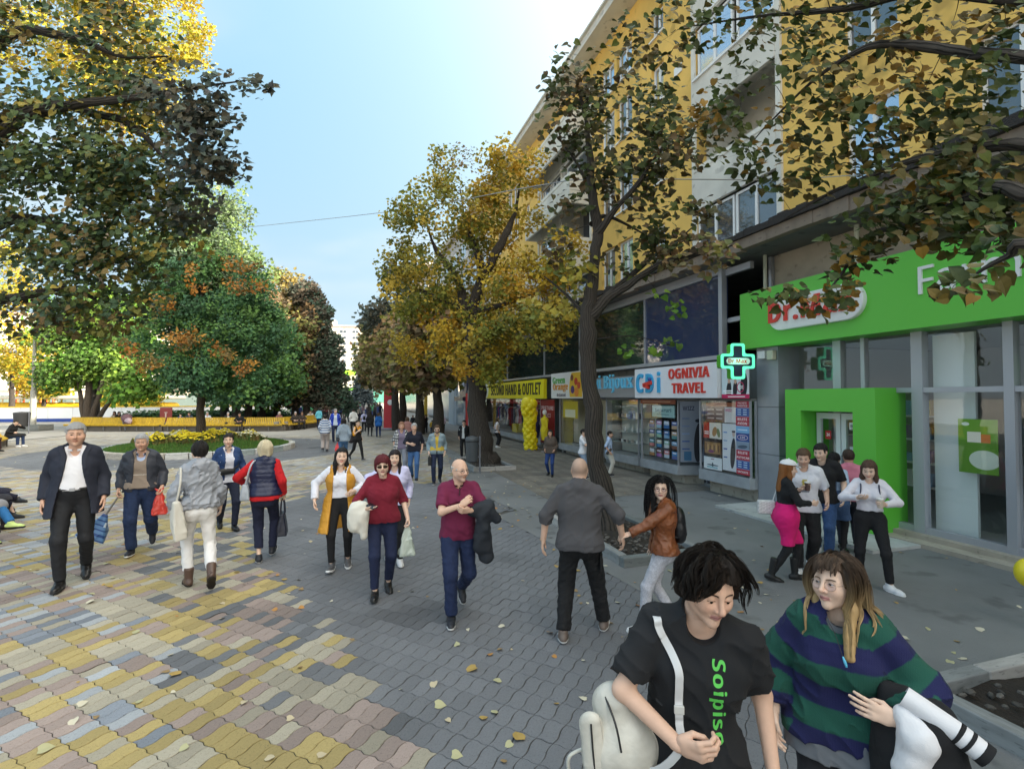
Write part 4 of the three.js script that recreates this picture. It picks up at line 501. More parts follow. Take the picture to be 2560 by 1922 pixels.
const jr = rng(14), jb = [[], [], []]; for (let t = 13.9; t < 15.4; t += 0.15) { jb[Math.floor(jr() * 3)].push(rbox(0.06 + 0.05 * jr(), 0.08 + 0.16 * jr(), 0.05, -t, 1.72, -8.6, 0.01, 1)); if (jr() < 0.5) jb[Math.floor(jr() * 3)].push(rbox(0.09, 0.06 + 0.06 * jr(), 0.07, -t, 0.9, -8.6, 0.01, 1)); if (jr() < 0.3) jb[0].push(cyl(0.03, 0.02, 0.13, -t, 1.212, -8.7, 8)); }
jb.forEach((l, i) => l.length && mesh('jewel_stand', join(l), mat([[0.8, 0.8, 0.78], [0.03, 0.03, 0.03], [0.5, 0.42, 0.35]][i], 0.6), g));
}
// ---------- signs ----------
const text = (s, size, depth, f = font) => { const t = plain(new TextGeometry(s, { font: f, size, depth, curveSegments: 5, bevelEnabled: false })); t.computeBoundingBox(); const b = t.boundingBox; t.translate(-(b.min.x + b.max.x) / 2, -b.min.y, 0); return t; };
const put = (g, t, y, s, sx = 1, sy = 1) => { g.scale(sx, sy, 1); g.translate(-t, y, -s); return g; };
{ // chemist's green fascia
const g = fthing('fascia_sign', 'wide bright green chemist fascia with white and red lettering', 'sign');
mesh('board', join([fspan(0.5, 9.25, 3.36, 4.58, 8.28, 8.42), fspan(0.5, 9.25, 3.36, 3.4, 8.42, 8.85)]), MB.green, g);
const sh = new THREE.Shape(); const w = 1.0, h = 0.3; sh.moveTo(-w + h, -h); sh.lineTo(w - h, -h); sh.absarc(w - h, 0, h, -Math.PI / 2, Math.PI / 2); sh.lineTo(-w + h, h); sh.absarc(-w + h, 0, h, Math.PI / 2, Math.PI * 1.5);
const e = plain(new THREE.ExtrudeGeometry(sh, { depth: 0.07, bevelSize: 0.02, bevelThickness: 0.02, bevelSegments: 2, curveSegments: 14 })); mesh('logo_plate', put(e, 7.35, 3.96, 8.28), MB.white, g);
mesh('lettering', put(text('Dr.Max', 0.4, 0.03), 7.4, 3.8, 8.185), MB.red, g);
mesh('leaf_mark', put(plain(new THREE.CylinderGeometry(0.07, 0.07, 0.03, 4)).rotateX(Math.PI / 2), 6.62, 4.12, 8.17), MB.greenD, g);
mesh('lettering', put(text('Farmacie', 0.42, 0.03, fontR), 4.35, 3.86, 8.28), MB.white, g);
}
{ // hanging pharmacy cross with the lit outline
const o = W(8.64, 7.6, 3.04), g = thing('pharmacy_cross', 'green-edged pharmacy cross sign hanging above the travel shop posters', 'sign', o, 0.12);
const cross = (a, b, r) => { const s = new THREE.Shape(), c = [[b, a], [b, b], [a, b], [a, -b], [b, -b], [b, -a], [-b, -a], [-b, -b], [-a, -b], [-a, b], [-b, b], [-b, a]]; const n = c.length; c.forEach((p, i) => { const q = c[(i + 1) % n], z = c[(i + n - 1) % n], l0 = Math.hypot(z[0] - p[0], z[1] - p[1]), l1 = Math.hypot(q[0] - p[0], q[1] - p[1]), k = Math.min(r, l0 / 2, l1 / 2); const A1 = [p[0] + (z[0] - p[0]) / l0 * k, p[1] + (z[1] - p[1]) / l0 * k], B1 = [p[0] + (q[0] - p[0]) / l1 * k, p[1] + (q[1] - p[1]) / l1 * k]; i ? s.lineTo(...A1) : s.moveTo(...A1); s.quadraticCurveTo(p[0], p[1], ...B1); }); s.closePath(); return s; };
const ex = (s, d, z) => { const e = plain(new THREE.ExtrudeGeometry(s, { depth: d, bevelEnabled: false, curveSegments: 5 })); e.translate(0, 0, z); return e; };
mesh('housing', ex(cross(0.36, 0.14, 0.05), 0.16, -0.08), MB.greenD, g);
const rim = cross(0.365, 0.15, 0.055); rim.holes.push(cross(0.315, 0.1, 0.04)); mesh('lamp_outline', ex(rim, 0.025, 0.081), mat([0.1, 0.6, 0.35], 0.4, { emissive: lin([0.1, 0.7, 0.4]), emissiveIntensity: 0.4 }), g);
mesh('face', ex(cross(0.312, 0.098, 0.04), 0.012, 0.081), mat([0.02, 0.022, 0.05], 0.3), g);
const s = new THREE.Shape(); s.moveTo(-0.19, -0.065); s.lineTo(0.19, -0.065); s.absarc(0.19, 0, 0.065, -Math.PI / 2, Math.PI / 2); s.lineTo(-0.19, 0.065); s.absarc(-0.19, 0, 0.065, Math.PI / 2, Math.PI * 1.5);
mesh('name_plate', ex(s, 0.02, 0.095), MB.white, g); mesh('lettering', (() => { const t = text('Dr.Max', 0.085, 0.006); t.translate(-0.015, -0.04, 0.116); return t; })(), MB.red, g);
const glow = new THREE.PointLight(new THREE.Color(0.2, 1, 0.6), 0.06, 4); glow.position.set(0, 0, 0.3); g.add(glow);
mesh('bracket', join([box(0.04, 0.04, 0.8, 0.1, 0.02, -0.5)]), MB.greenD, g);
}
{
const g = fthing('shop_sign', 'white travel shop sign with raised blue initials and red lettering', 'sign'); mesh('board', fspan(9.73, 13.27, 2.29, 3.12, 8.05, 8.2), mat([0.82, 0.82, 0.86], 0.4), g);
for (const [s, t] of [['C', 12.96], ['D', 12.46], ['i', 12.02]]) mesh('lettering', put(text(s, 0.54, 0.05), t, 2.43, 8.05, 0.86, 1), MB.cyan, g);
mesh('bird_mark', join([put(box(0.42, 0.1, 0.06).rotateZ(0.15), 12.5, 2.68, 7.98), put(box(0.26, 0.08, 0.06).rotateZ(-0.2), 12.53, 2.6, 7.98)]), MB.red, g); mesh('bird_head', put(plain(new THREE.SphereGeometry(0.055, 10, 8)), 12.38, 2.8, 7.98), mat([0.03, 0.08, 0.35], 0.5), g);
mesh('lettering', put(text('OGNIVIA', 0.235, 0.03), 10.78, 2.78, 8.05, 1.15, 1.1), MB.red, g); mesh('lettering', put(text('TRAVEL', 0.235, 0.03), 10.78, 2.41, 8.05, 1.15, 1.1), MB.red, g);
}
{
const g = fthing('shop_sign', 'grey jewellery shop sign with pale blue serif lettering behind the dark trunk', 'sign'); mesh('board', fspan(13.3, 16.66, 2.3, 2.95, 8.1, 8.2), mat([0.33, 0.33, 0.36], 0.4, { metalness: 0.3 }), g); mesh('lettering', put(text('Emi Bijoux', 0.42, 0.04, fontS), 15.0, 2.45, 8.1, 0.98, 1), mat([0.15, 0.55, 0.8], 0.4), g);
}
{
const g = fthing('shop_sign', 'white sign with a yellow fruit-basket panel between jewellery shop and second hand shop', 'sign'); mesh('board', fspan(16.69, 19.92, 2.27, 3.28, 8.1, 8.25), mat([0.82, 0.82, 0.82], 0.4), g);
mesh('yellow_panel', put((() => { const s = new THREE.Shape(); s.moveTo(0.55, -0.46); s.lineTo(0.55, 0.46); s.lineTo(-0.35, 0.46); s.quadraticCurveTo(-0.7, 0, -0.5, -0.46); return plain(new THREE.ExtrudeGeometry(s, { depth: 0.01, bevelEnabled: false })); })(), 17.5, 2.78, 8.1), mat([0.8, 0.5, 0.03], 0.5), g);
mesh('lettering', put(text('Green', 0.3, 0.02, fontS), 19.1, 2.86, 8.1, 1, 0.85), mat([0.08, 0.4, 0.06], 0.5), g); mesh('lettering', put(text('Orange', 0.3, 0.02, fontS), 18.95, 2.52, 8.1, 1, 0.85), mat([0.7, 0.3, 0.03], 0.5), g); mesh('lettering', put(text('Restaurant', 0.13, 0.02, fontR), 18.85, 2.34, 8.1), mat([0.3, 0.3, 0.33], 0.5), g);
const fr = [[17.8, 3.05, 0.12, [0.2, 0.05, 0.02]], [17.45, 2.9, 0.14, [0.55, 0.04, 0.02]], [17.75, 2.6, 0.15, [0.08, 0.03, 0.2]], [17.4, 2.5, 0.17, [0.75, 0.25, 0.03]], [17.2, 2.75, 0.13, [0.6, 0.08, 0.03]]]; for (const [t, y, q, c] of fr) mesh('fruit_print', put(plain(new THREE.CylinderGeometry(q, q, 0.012, 20)).rotateX(Math.PI / 2), t, y, 8.084), mat(c, 0.5), g);
}
{
const g = fthing('shop_sign', 'long yellow second hand shop sign with black lettering', 'sign'); mesh('board', fspan(20.67, 30.97, 2.25, 3.1, 8.05, 8.2), mat([0.86, 0.76, 0.01], 0.45), g); mesh('lettering', put(text('SECOND HAND & OUTLET', 0.55, 0.02), 25.1, 2.42, 8.05, 0.9, 1), mat([0.04, 0.035, 0.02], 0.6), g);
const round = plain(new THREE.CylinderGeometry(0.42, 0.42, 0.02, 28)).rotateX(Math.PI / 2); mesh('round_logo', put(round, 30.3, 2.7, 8.04, 1.2, 1), mat([0.75, 0.8, 0.75], 0.5), g); mesh('logo_print', put(text('ISI', 0.3, 0.01), 30.3, 2.56, 8.02), mat([0.2, 0.42, 0.42], 0.5), g);
}
{ // posters and stickers of the travel shop
const poster = (label, t0, t1, y0, y1, s, draw, w, h, grp) => { const g = plain(new THREE.BoxGeometry(Math.abs(t1 - t0), y1 - y0, 0.01)); const o = fthing('poster', label, 'poster', grp); const m = mesh('print', g, mat([1, 1, 1], 0.5, { map: canvasTex(w, h, draw) }), o); m.position.set(-(t0 + t1) / 2, (y0 + y1) / 2, -s); return o; };
const blk = (g, x, y, w, h, c) => { g.fillStyle = c; g.fillRect(x, y, w, h); }, tx = (g, s, x, y, f, c) => { g.font = f; g.fillStyle = c; g.textAlign = 'center'; g.fillText(s, x, y); };
poster('poster of people in dark suits with a pink band, under the pharmacy cross', 8.86, 9.7, 2.28, 2.98, 8.15, (g, w, h) => { const gr = g.createLinearGradient(0, 0, w, 0); gr.addColorStop(0, '#cfe0e8'); gr.addColorStop(1, '#e6e9ee'); g.fillStyle = gr; g.fillRect(0, 0, w, h); g.fillStyle = '#1b1b26'; for (const [x, y, r] of [[70, 150, 40], [130, 140, 34], [210, 120, 52]]) { g.beginPath(); g.ellipse(x, y, r * 0.6, r * 1.5, 0.1, 0, 7); g.fill(); } g.fillStyle = '#d7b09a'; for (const [x, y] of [[72, 88], [132, 92], [208, 42]]) { g.beginPath(); g.ellipse(x, y, 12, 17, 0, 0, 7); g.fill(); } blk(g, 0, h - 26, w, 26, '#d0225f'); g.strokeStyle = '#d62b66'; g.lineWidth = 6; g.beginPath(); g.arc(180, 130, 30, 0, 7); g.stroke(); tx(g, 'CDI', 180, 141, 'bold 30px sans-serif', '#fff'); blk(g, 16, 148, 90, 8, '#fff'); blk(g, 30, 162, 70, 7, '#fff'); blk(g, 60, h - 14, 160, 6, '#fff'); }, 256, 200);
poster('tall banner of red and blue travel stickers at the window corner', 9.03, 9.42, 0.6, 2.22, 8.29, (g, w, h) => { blk(g, 0, 0, w, h, '#9fb4d2'); const R = '#b02a3f', Bl = '#2c4f94'; blk(g, 0, 0, w, 70, R); tx(g, 'PACHETE', w / 2, 30, 'bold 26px sans-serif', '#eee'); tx(g, 'TURISTICE', w / 2, 60, 'bold 26px sans-serif', '#eee'); blk(g, 0, 76, w, 84, '#3a5ca0'); for (let i = 0; i < 3; i++) { blk(g, 20, 88 + i * 24, 45, 9, '#cfe4f5'); blk(g, 90, 88 + i * 24, 45, 9, '#cfe4f5'); } blk(g, 0, 164, w, 100, R); tx(g, 'BILETE', w / 2, 206, 'bold 38px sans-serif', '#f3eaea'); tx(g, 'AVION', w / 2, 250, 'bold 38px sans-serif', '#f3eaea'); blk(g, 0, 268, w, 70, '#7fb2de'); blk(g, 20, 300, 120, 10, '#dfeefa'); blk(g, 0, 340, w, 90, Bl); g.strokeStyle = '#e9c9cc'; g.lineWidth = 6; g.beginPath(); g.ellipse(w / 2, 385, 64, 26, 0, 0, 7); g.stroke(); tx(g, 'CDI', w / 2, 398, 'bold 36px sans-serif', '#e7d3d6'); blk(g, 0, 434, w, 80, '#8496ab'); g.fillStyle = '#4a5a70'; g.beginPath(); g.ellipse(80, 484, 60, 18, -0.1, 0, 7); g.fill(); blk(g, 0, 518, w, 110, R); tx(g, 'BILETE', w / 2, 562, 'bold 38px sans-serif', '#f3eaea'); tx(g, 'AUTOCAR', w / 2, 610, 'bold 34px sans-serif', '#f3eaea'); blk(g, 0, 632, w, 84, '#3a5ca0'); for (let i = 0; i < 3; i++) { blk(g, 20, 644 + i * 24, 45, 9, '#cfe4f5'); blk(g, 90, 644 + i * 24, 45, 9, '#cfe4f5'); } blk(g, 0, 720, w, 60, R); tx(g, 'VACANTE', w / 2, 762, 'bold 30px sans-serif', '#f3eaea'); }, 160, 780);
const lbl = ['top left', 'top right']; poster('brown striped poster with a white price sheet high in the corner window', 9.46, 10.5, 1.72, 2.18, 8.35, (g, w, h) => { blk(g, 0, 0, w, h, '#6b4b48'); blk(g, 0, 0, w, 34, '#b06848'); for (let i = 0; i < 3; i++) { blk(g, 20, 60 + i * 40, 90, 12, '#c9b9b4'); blk(g, 140, 60 + i * 40, 80, 12, '#c9b9b4'); } blk(g, 250, 40, 150, h, '#e9e4e2'); tx(g, 'WIZZ', 300, 80, 'bold 34px sans-serif', '#c0337a'); }, 400, 180);
poster('red and cream tour poster in the corner window', 9.95, 10.58, 1.32, 1.7, 8.34, (g, w, h) => { blk(g, 0, 0, w, h, '#efe6da'); blk(g, 0, 0, 80, h, '#c23321'); blk(g, 10, 90, 60, 10, '#fff'); blk(g, 10, 110, 60, 10, '#fff'); g.fillStyle = '#b98a5a'; g.beginPath(); g.ellipse(150, 90, 30, 50, 0.3, 0, 7); g.fill(); g.fillStyle = '#7f8a5a'; g.beginPath(); g.ellipse(200, 100, 20, 46, -0.2, 0, 7); g.fill(); }, 240, 160);
poster('dark framed evening city poster in the corner window', 9.95, 10.58, 0.9, 1.29, 8.34, (g, w, h) => { blk(g, 0, 0, w, h, '#3a2c26'); blk(g, 14, 26, w - 28, h - 50, '#a0784a'); for (let i = 0; i < 7; i++) blk(g, 24 + i * 28, 40 + (i * 37) % 26, 16, 70, i % 2 ? '#c79a5f' : '#6d4d33'); g.fillStyle = '#7a2a6a'; g.beginPath(); g.ellipse(100, 122, 40, 16, 0, 0, 7); g.fill(); }, 240, 170);
poster('white propeller-plane flyer low in the corner window', 9.95, 10.58, 0.58, 0.87, 8.34, (g, w, h) => { blk(g, 0, 0, w, h, '#eef1f4'); blk(g, 90, 16, 40, 8, '#9a4b63'); g.fillStyle = '#23485c'; g.beginPath(); g.ellipse(110, 84, 70, 7, 0, 0, 7); g.fill(); g.beginPath(); g.ellipse(110, 80, 9, 24, 0, 0, 7); g.fill(); blk(g, 40, 100, 130, 16, '#8fc3cf'); }, 220, 130);
poster('white airline sheet with a dark-suited figure in the corner window', 9.45, 9.92, 0.62, 1.7, 8.34, (g, w, h) => { blk(g, 0, 0, w, h, '#e5e8ee'); g.fillStyle = '#2c2a33'; g.beginPath(); g.ellipse(130, 210, 30, 110, 0.12, 0, 7); g.fill(); g.fillStyle = '#d9c0b2'; g.beginPath(); g.ellipse(140, 74, 16, 20, 0, 0, 7); g.fill(); blk(g, 120, 48, 40, 14, '#4a4550'); for (let i = 0; i < 4; i++) blk(g, 14, 60 + i * 60, 46, 9, ['#7aa0d8', '#a0b8d8', '#4a5cab', '#31549c'][i]); }, 180, 340);
poster('teal framed holiday offer panel above the brochure cards', 11.8, 12.95, 1.72, 2.1, 8.4, (g, w, h) => { blk(g, 0, 0, w, h, '#23343a'); blk(g, 8, 8, w - 16, h - 16, '#a8cfce'); tx(g, 'Sejururi', w / 2, 70, 'bold 46px sans-serif', '#2d5a66'); blk(g, 60, 90, 130, 8, '#6fa0a3'); blk(g, 20, 20, 210, 14, '#cfe6e3'); }, 256, 130);
poster('brown header strip over the middle display window', 11.6, 13.3, 2.12, 2.24, 8.26, (g, w, h) => { blk(g, 0, 0, w, h, '#8a4a33'); blk(g, 20, 14, w - 60, 10, '#b98a70'); }, 300, 40);
const cols = ['#4a8fc4', '#7aa9c9', '#c9a98a', '#5a6ea8', '#d07a7a', '#9cc3a8', '#2f6fae', '#b9c9d9', '#8a5a4a', '#cfc3a0', '#3f9ac0', '#a86ab0', '#d8d8d8', '#6aa0a0', '#4a5a90', '#c08a5a'];
for (let i = 0; i < 4; i++) for (let j = 0; j < 4; j++) { const t = 11.72 + i * 0.36, y = 0.62 + j * 0.27, q = i * 4 + j; poster(`small holiday brochure card, row ${['bottom', 'lower', 'upper', 'top'][j]}, ${['first', 'second', 'third', 'fourth'][i]} from the doorway in the travel window`, t, t + 0.27, y, y + 0.235, 8.4, (g, w, h) => { blk(g, 0, 0, w, h, '#1f2a33'); blk(g, 4, 4, w - 8, h - 8, cols[q]); blk(g, 4, h * 0.55, w - 8, h * 0.4, cols[(q * 5 + 3) % 16]); blk(g, 12, 10, w - 24, 9, '#eef'); }, 64, 56, null); }
const o = fthing('poster', 'tall airline poster with a suited traveller on the slanted window beside the doorway', 'poster'); const pm = mesh('print', plain(new THREE.BoxGeometry(0.8, 1.6, 0.008)), mat([1, 1, 1], 0.5, { map: canvasTex(200, 400, (g, w, h) => { blk(g, 0, 0, w, h, '#8f97a6'); tx(g, 'WIZZ', 70, 60, 'bold 40px sans-serif', '#333a55'); for (let i = 0; i < 5; i++) blk(g, 16, 110 + i * 50, 60, 8, ['#6a7aa0', '#7a8ab0', '#8aa0c8', '#3a5aa0', '#3a5aa0'][i]); g.fillStyle = '#2b2b33'; g.beginPath(); g.ellipse(150, 270, 38, 130, 0.08, 0, 7); g.fill(); g.fillStyle = '#222733'; g.beginPath(); g.ellipse(150, 128, 28, 12, 0, 0, 7); g.fill(); blk(g, 30, 330, 60, 60, '#46759a'); }) }), o); pm.position.set(-11.44, 1.4, -8.66); pm.rotation.y = 1.2; pm.scale.x = 0.8;
poster('tall red panel with white lettering right of the second hand shop', 20.05, 21.7, 0.3, 2.2, 8.3, (g, w, h) => { blk(g, 0, 0, w, h, '#8f1418'); tx(g, 'PRETURI', w / 2, 70, 'bold 38px sans-serif', '#f2d9d9'); tx(g, 'MICI', w / 2, 120, 'bold 38px sans-serif', '#f2d9d9'); }, 180, 300);
poster('red sale pennant strip hung inside the second hand window', 22, 31, 1.98, 2.2, 8.5, (g, w, h) => { for (let i = 0; i < 8; i++) { blk(g, i * 64, 0, 58, h, '#b3262b'); blk(g, i * 64 + 8, 12, 40, 8, '#e8b9b9'); } }, 512, 40);
poster('yellow notice sheet on the restaurant window', 17.9, 19.3, 1.5, 2.15, 8.37, (g, w, h) => { blk(g, 0, 0, w, h, '#c9b52a'); blk(g, 20, h / 2, w - 40, 60, '#e5dfc0'); }, 128, 128);
// chemist stickers and the green window poster
poster('green window poster with a pale rounded label in the chemist window', 4.86, 5.36, 1.18, 1.98, 8.84, (g, w, h) => { blk(g, 0, 0, w, h, '#5d8f22'); blk(g, 0, 0, w, 100, '#6fa32c'); g.fillStyle = '#cfd8c8'; g.beginPath(); g.ellipse(170, 190, 100, 45, 0, 0, 7); g.fill(); g.fillStyle = '#e8f0e0'; g.beginPath(); g.ellipse(50, 24, 26, 9, 0, 0, 7); g.fill(); blk(g, 60, 60, 90, 50, '#efe9d8'); blk(g, 150, 70, 60, 40, '#d8762f'); }, 256, 256);
poster('small red discount sticker on the left door leaf', 7.32, 7.44, 1.52, 1.68, 8.61, (g, w, h) => { blk(g, 0, 0, w, h, '#c0262f'); tx(g, '24', w / 2, 42, 'bold 34px sans-serif', '#fff'); }, 64, 64);
poster('white notice sheet with dark lettering on the right door leaf', 6.75, 6.95, 1.72, 1.85, 8.61, (g, w, h) => { blk(g, 0, 0, w, h, '#e6e6ea'); tx(g, 'BSG', w / 2, 40, 'bold 32px sans-serif', '#333'); blk(g, 14, 48, 40, 6, '#a33'); }, 72, 60);
poster('round yellow-centred sticker sheet on the right door leaf', 6.75, 6.95, 1.2, 1.42, 8.61, (g, w, h) => { blk(g, 0, 0, w, h, '#c9ccd0'); g.fillStyle = '#d9b92a'; g.beginPath(); g.arc(w / 2, h / 2, 18, 0, 7); g.fill(); }, 64, 64);
}
{ // clothes rail and mannequin behind the second hand window
const g = fthing('clothes_rail', 'rail of mixed hanging clothes inside the second hand window', 'clothes rail'), r = rng(62); mesh('rail', join([fspan(23.5, 33, 1.72, 1.75, 9.3, 9.33), ...[23.6, 28, 32.9].map((t) => fspan(t, t + 0.04, 0.05, 1.72, 9.3, 9.34))]), MB.alu, g);
const cm = [[0.45, 0.04, 0.05], [0.05, 0.06, 0.1], [0.5, 0.42, 0.35], [0.16, 0.2, 0.15], [0.6, 0.6, 0.6], [0.3, 0.16, 0.2], [0.06, 0.05, 0.05]].map((c) => mat(c, 0.9));
for (let t = 23.7; t < 32.8; t += 0.28) { const L = 0.7 + r() * 0.4, q = smoothPath([[-t, 1.7, -9.31, 0.05], [-t, 1.6, -9.31, 0.2], [-t, 1.3, -9.31, 0.17], [-t, 1.72 - L, -9.31, 0.22]], 3); const gg = limb(q, 8); gg.scale(1, 1, 1); gg.translate(t, 0, 0); gg.scale(0.4, 1, 1); gg.translate(-t, 0, 0); mesh('garment', gg, cm[Math.floor(r() * 7)], g); }
const bx = thing('price_board', 'small yellow box display on the second hand window ledge', 'display box', [0, 0, 0], FTURN); mesh('box', rbox(0.8, 0.45, 0.4, -26.5, 0.65, -8.8, 0.03), mat([0.75, 0.6, 0.05], 0.6), bx);
const mq = (label, t, s, c) => { const m = fthing('mannequin', label, 'mannequin'); mesh('body', limb(smoothPath([[-t, 0.5, -s, 0.12], [-t, 0.85, -s, 0.17], [-t, 1.1, -s, 0.13], [-t, 1.38, -s, 0.17], [-t, 1.48, -s, 0.06], [-t, 1.56, -s, 0.05]], 4), 12), mat(c, 0.8), m); const h = plain(new THREE.SphereGeometry(0.095, 14, 12)); h.scale(0.85, 1.2, 1); h.translate(-t, 1.67, -s); mesh('head', h, mat([0.75, 0.74, 0.72], 0.4), m); for (const k of [-1, 1]) mesh('arm', limb(smoothPath([[-t + k * 0.17, 1.36, -s, 0.055], [-t + k * 0.25, 1.1, -s, 0.045], [-t + k * 0.2, 0.85, -s + 0.1, 0.035]], 3), 8), mat(c, 0.8), m); mesh('stand', join([cyl(0.02, 0.02, 0.6, -t, 0, -s), cyl(0.16, 0.16, 0.03, -t, 0, -s)]), MB.alu, m); };
mq('white mannequin in a yellow top by the red panel', 20.3, 7.95, [0.75, 0.6, 0.02]);
mq('white mannequin in a dark blue dress beside the red panel', 21.5, 8.0, [0.04, 0.05, 0.16]);
}
{ // yellow balloon column by the second hand shop
const p = W(21.0, 7.54), g = thing('balloon_column', 'tall ragged column of yellow balloons outside the second hand shop', 'balloon column', p), r = rng(71); const ml = mat([0.85, 0.7, 0.01], 0.35);
const b = plain(new THREE.SphereGeometry(0.14, 12, 10)); let k = 0; for (let y = 0.12; y < 1.95; y += 0.15) for (let i = 0; i < 5; i++) { const a = i / 5 * 6.283 + (k % 2) * 0.63, q = 0.17 + (y > 1.6 ? 0.06 : 0), m = mesh('balloon', b, ml, g); m.position.set(Math.cos(a) * q + 0.03 * Math.sin(y * 5) - (y > 1.6 ? 0.06 : 0), y, Math.sin(a) * q); const s = 0.85 + 0.35 * r(); m.scale.set(s, s * 1.05, s); if (i === 4) k++; }
for (const [x, y, z, s] of [[-0.1, 2.05, 0, 2.1], [0.08, 2.02, 0.05, 1.8]]) { const m = mesh('balloon', b, ml, g); m.position.set(x, y, z); m.scale.setScalar(s); } mesh('base', cyl(0.3, 0.24, 0.1, 0, 0, 0, 16), MB.concD, g);
}
// ---------- street furniture ----------
const slatY = [0, 1, 2].map((k) => mat([0.62 - k * 0.05, 0.4 - k * 0.035, 0.025], 0.55, { map: re(TX.mottle, 1.2) }));
function bench(a, b, label, seats) { // a, b ground points; back towards the square, slatted seat curling up into the back
const dx = b[0] - a[0], dz = b[2] - a[2], L = Math.hypot(dx, dz), g = thing('park_bench', label, 'bench', [(a[0] + b[0]) / 2, 0, (a[2] + b[2]) / 2], Math.atan2(-dz, dx), 'yellow slatted benches round the square');
const gap = 0.115, n = Math.floor(L / gap), r = rng(Math.round(Math.abs(a[0] * 97 + a[2] * 31)));
const prof = [[0.32, 0.36], [0.36, 0.42], [0.3, 0.46], [0, 0.43], [-0.12, 0.46], [-0.2, 0.6], [-0.3, 0.92]], sh = prof.map(([z, y]) => [0, y, z, 0.02]);
const slat = (() => { const o = []; for (let i = 0; i < prof.length - 1; i++) { const [z0, y0] = prof[i], [z1, y1] = prof[i + 1], l = Math.hypot(z1 - z0, y1 - y0), b2 = box(0.085, 0.028, l + 0.01); b2.rotateX(-Math.atan2(y1 - y0, z1 - z0)); b2.translate(0, (y0 + y1) / 2, (z0 + z1) / 2); o.push(b2); } return join(o); })();
const rest = []; for (let i = 0; i < n; i++) { const x = -L / 2 + (i + 0.5) * L / n; if (i < 110) { const m = mesh('slat', slat, slatY[Math.floor(r() * 3)], g); m.position.x = x; } else { const c = slat.clone(); c.translate(x, 0, 0); rest.push(c); } }
if (rest.length) tag(mesh('slat_run', join(rest), slatY[0], g), null, null, null, 'stuff');
mesh('base', rbox(L, 0.34, 0.4, 0, 0.17, -0.12, 0.03), mat([0.17, 0.15, 0.13], 0.9, { map: re(TX.stain, 0.6) }), g);
mesh('planter_wall', rbox(L + 0.3, 0.62, 0.28, 0, 0.31, -0.52, 0.03), M.conc, g);
const leg = []; for (let x = -L / 2 + 0.4; x < L / 2; x += 1.2) leg.push(box(0.05, 0.4, 0.05, x, 0.2, 0.22)); mesh('leg', join(leg), mat([0.2, 0.19, 0.18], 0.5, { metalness: 0.4 }), g); return g;
}
const BL = [[150, 1074], [395, 1075], [600, 1075], [700, 1074], [770, 1066], [800, 1061]].map(([x, y]) => G(x, y + 3));
const bl = ['left end of the far row, beside the lamp post', 'middle of the far row behind the flower bed', 'far row, right of the flower bed maple', 'far row, next to the cedar', 'far row, last before the crowd'];
const back = (p) => [p[0], 0, p[2] - 0.6];
for (let i = 0; i < 5; i++) bench(back(BL[i]), back([BL[i][0] + (BL[i + 1][0] - BL[i][0]) * 0.985, 0, BL[i][2] + (BL[i + 1][2] - BL[i][2]) * 0.985]), 'long yellow slatted bench, ' + bl[i]);
{ const a = G(-190, 1240), b = G(38, 1112); bench([a[0] - 1.6, 0, a[2] - 0.2], [b[0] - 0.7, 0, b[2] - 0.2], 'yellow slatted bench running out of the left edge of the view').rotation.y += 0; }
{ // lamp post with stone foot
const p = A(82, 1062, 36); p[1] = 0; const g = thing('lamp_post', 'grey lamp post on a square stone foot by the left end of the bench', 'lamp post', p);
mesh('foot', rbox(1.9, 0.4, 1.2, 0, 0.2, 0, 0.03), mat([0.18, 0.19, 0.18], 0.9, { map: re(TX.stain, 1) }), g); mesh('pole', join([cyl(0.19, 0.17, 2.4, 0, 0.4, 0), cyl(0.13, 0.09, 4.6, 0, 2.8, 0)]), mat([0.3, 0.3, 0.27], 0.6), g); mesh('lamp_head', join([box(1.2, 0.12, 0.3, 0.5, 7.35, 0), cyl(0.09, 0.09, 0.2, 0, 7.3, 0)]), MB.aluD, g);
}
function bin(label, p, h, r0, m, turn = 0) { const g = thing('litter_bin', label, 'litter bin', p, turn); const pr = [[0.001, 0], [r0 * 0.86, 0], [r0 * 0.9, 0.02], [r0, h * 0.62], [r0 * 1.02, h * 0.64]].map(([x, y]) => new THREE.Vector2(x, y + h * 0.36)); mesh('bucket', plain(new THREE.LatheGeometry(pr, 24)), m, g); mesh('lid', plain(new THREE.LatheGeometry([[r0 * 1.02, 0], [r0 * 1.06, 0.04], [r0 * 0.9, 0.1], [0.001, 0.14]].map(([x, y]) => new THREE.Vector2(x, y + h * 1.0)), 24)), m, g); mesh('post', join([cyl(0.03, 0.03, h * 1.12, r0 + 0.04, 0, 0, 10), box(0.12, 0.03, 0.05, r0, h * 0.9, 0), box(0.12, 0.03, 0.05, r0, h * 0.5, 0)]), MB.aluD, g); mesh('opening', plain(new THREE.TorusGeometry(r0 * 0.95, 0.02, 6, 24).rotateX(Math.PI / 2).translate(0, h * 0.97, 0)), MB.dark, g); return g; }
bin('dark grey litter bin on a post in front of the yellow linden trunk', (() => { const p = G(1180, 1182); return p; })(), 1.0, 0.2, mat([0.07, 0.08, 0.09], 0.5));
bin('black round litter bin at the left behind the seated man', (() => { const p = A(54, 1070, 33); p[1] = 0; return p; })(), 1.25, 0.42, mat([0.03, 0.03, 0.032], 0.6));
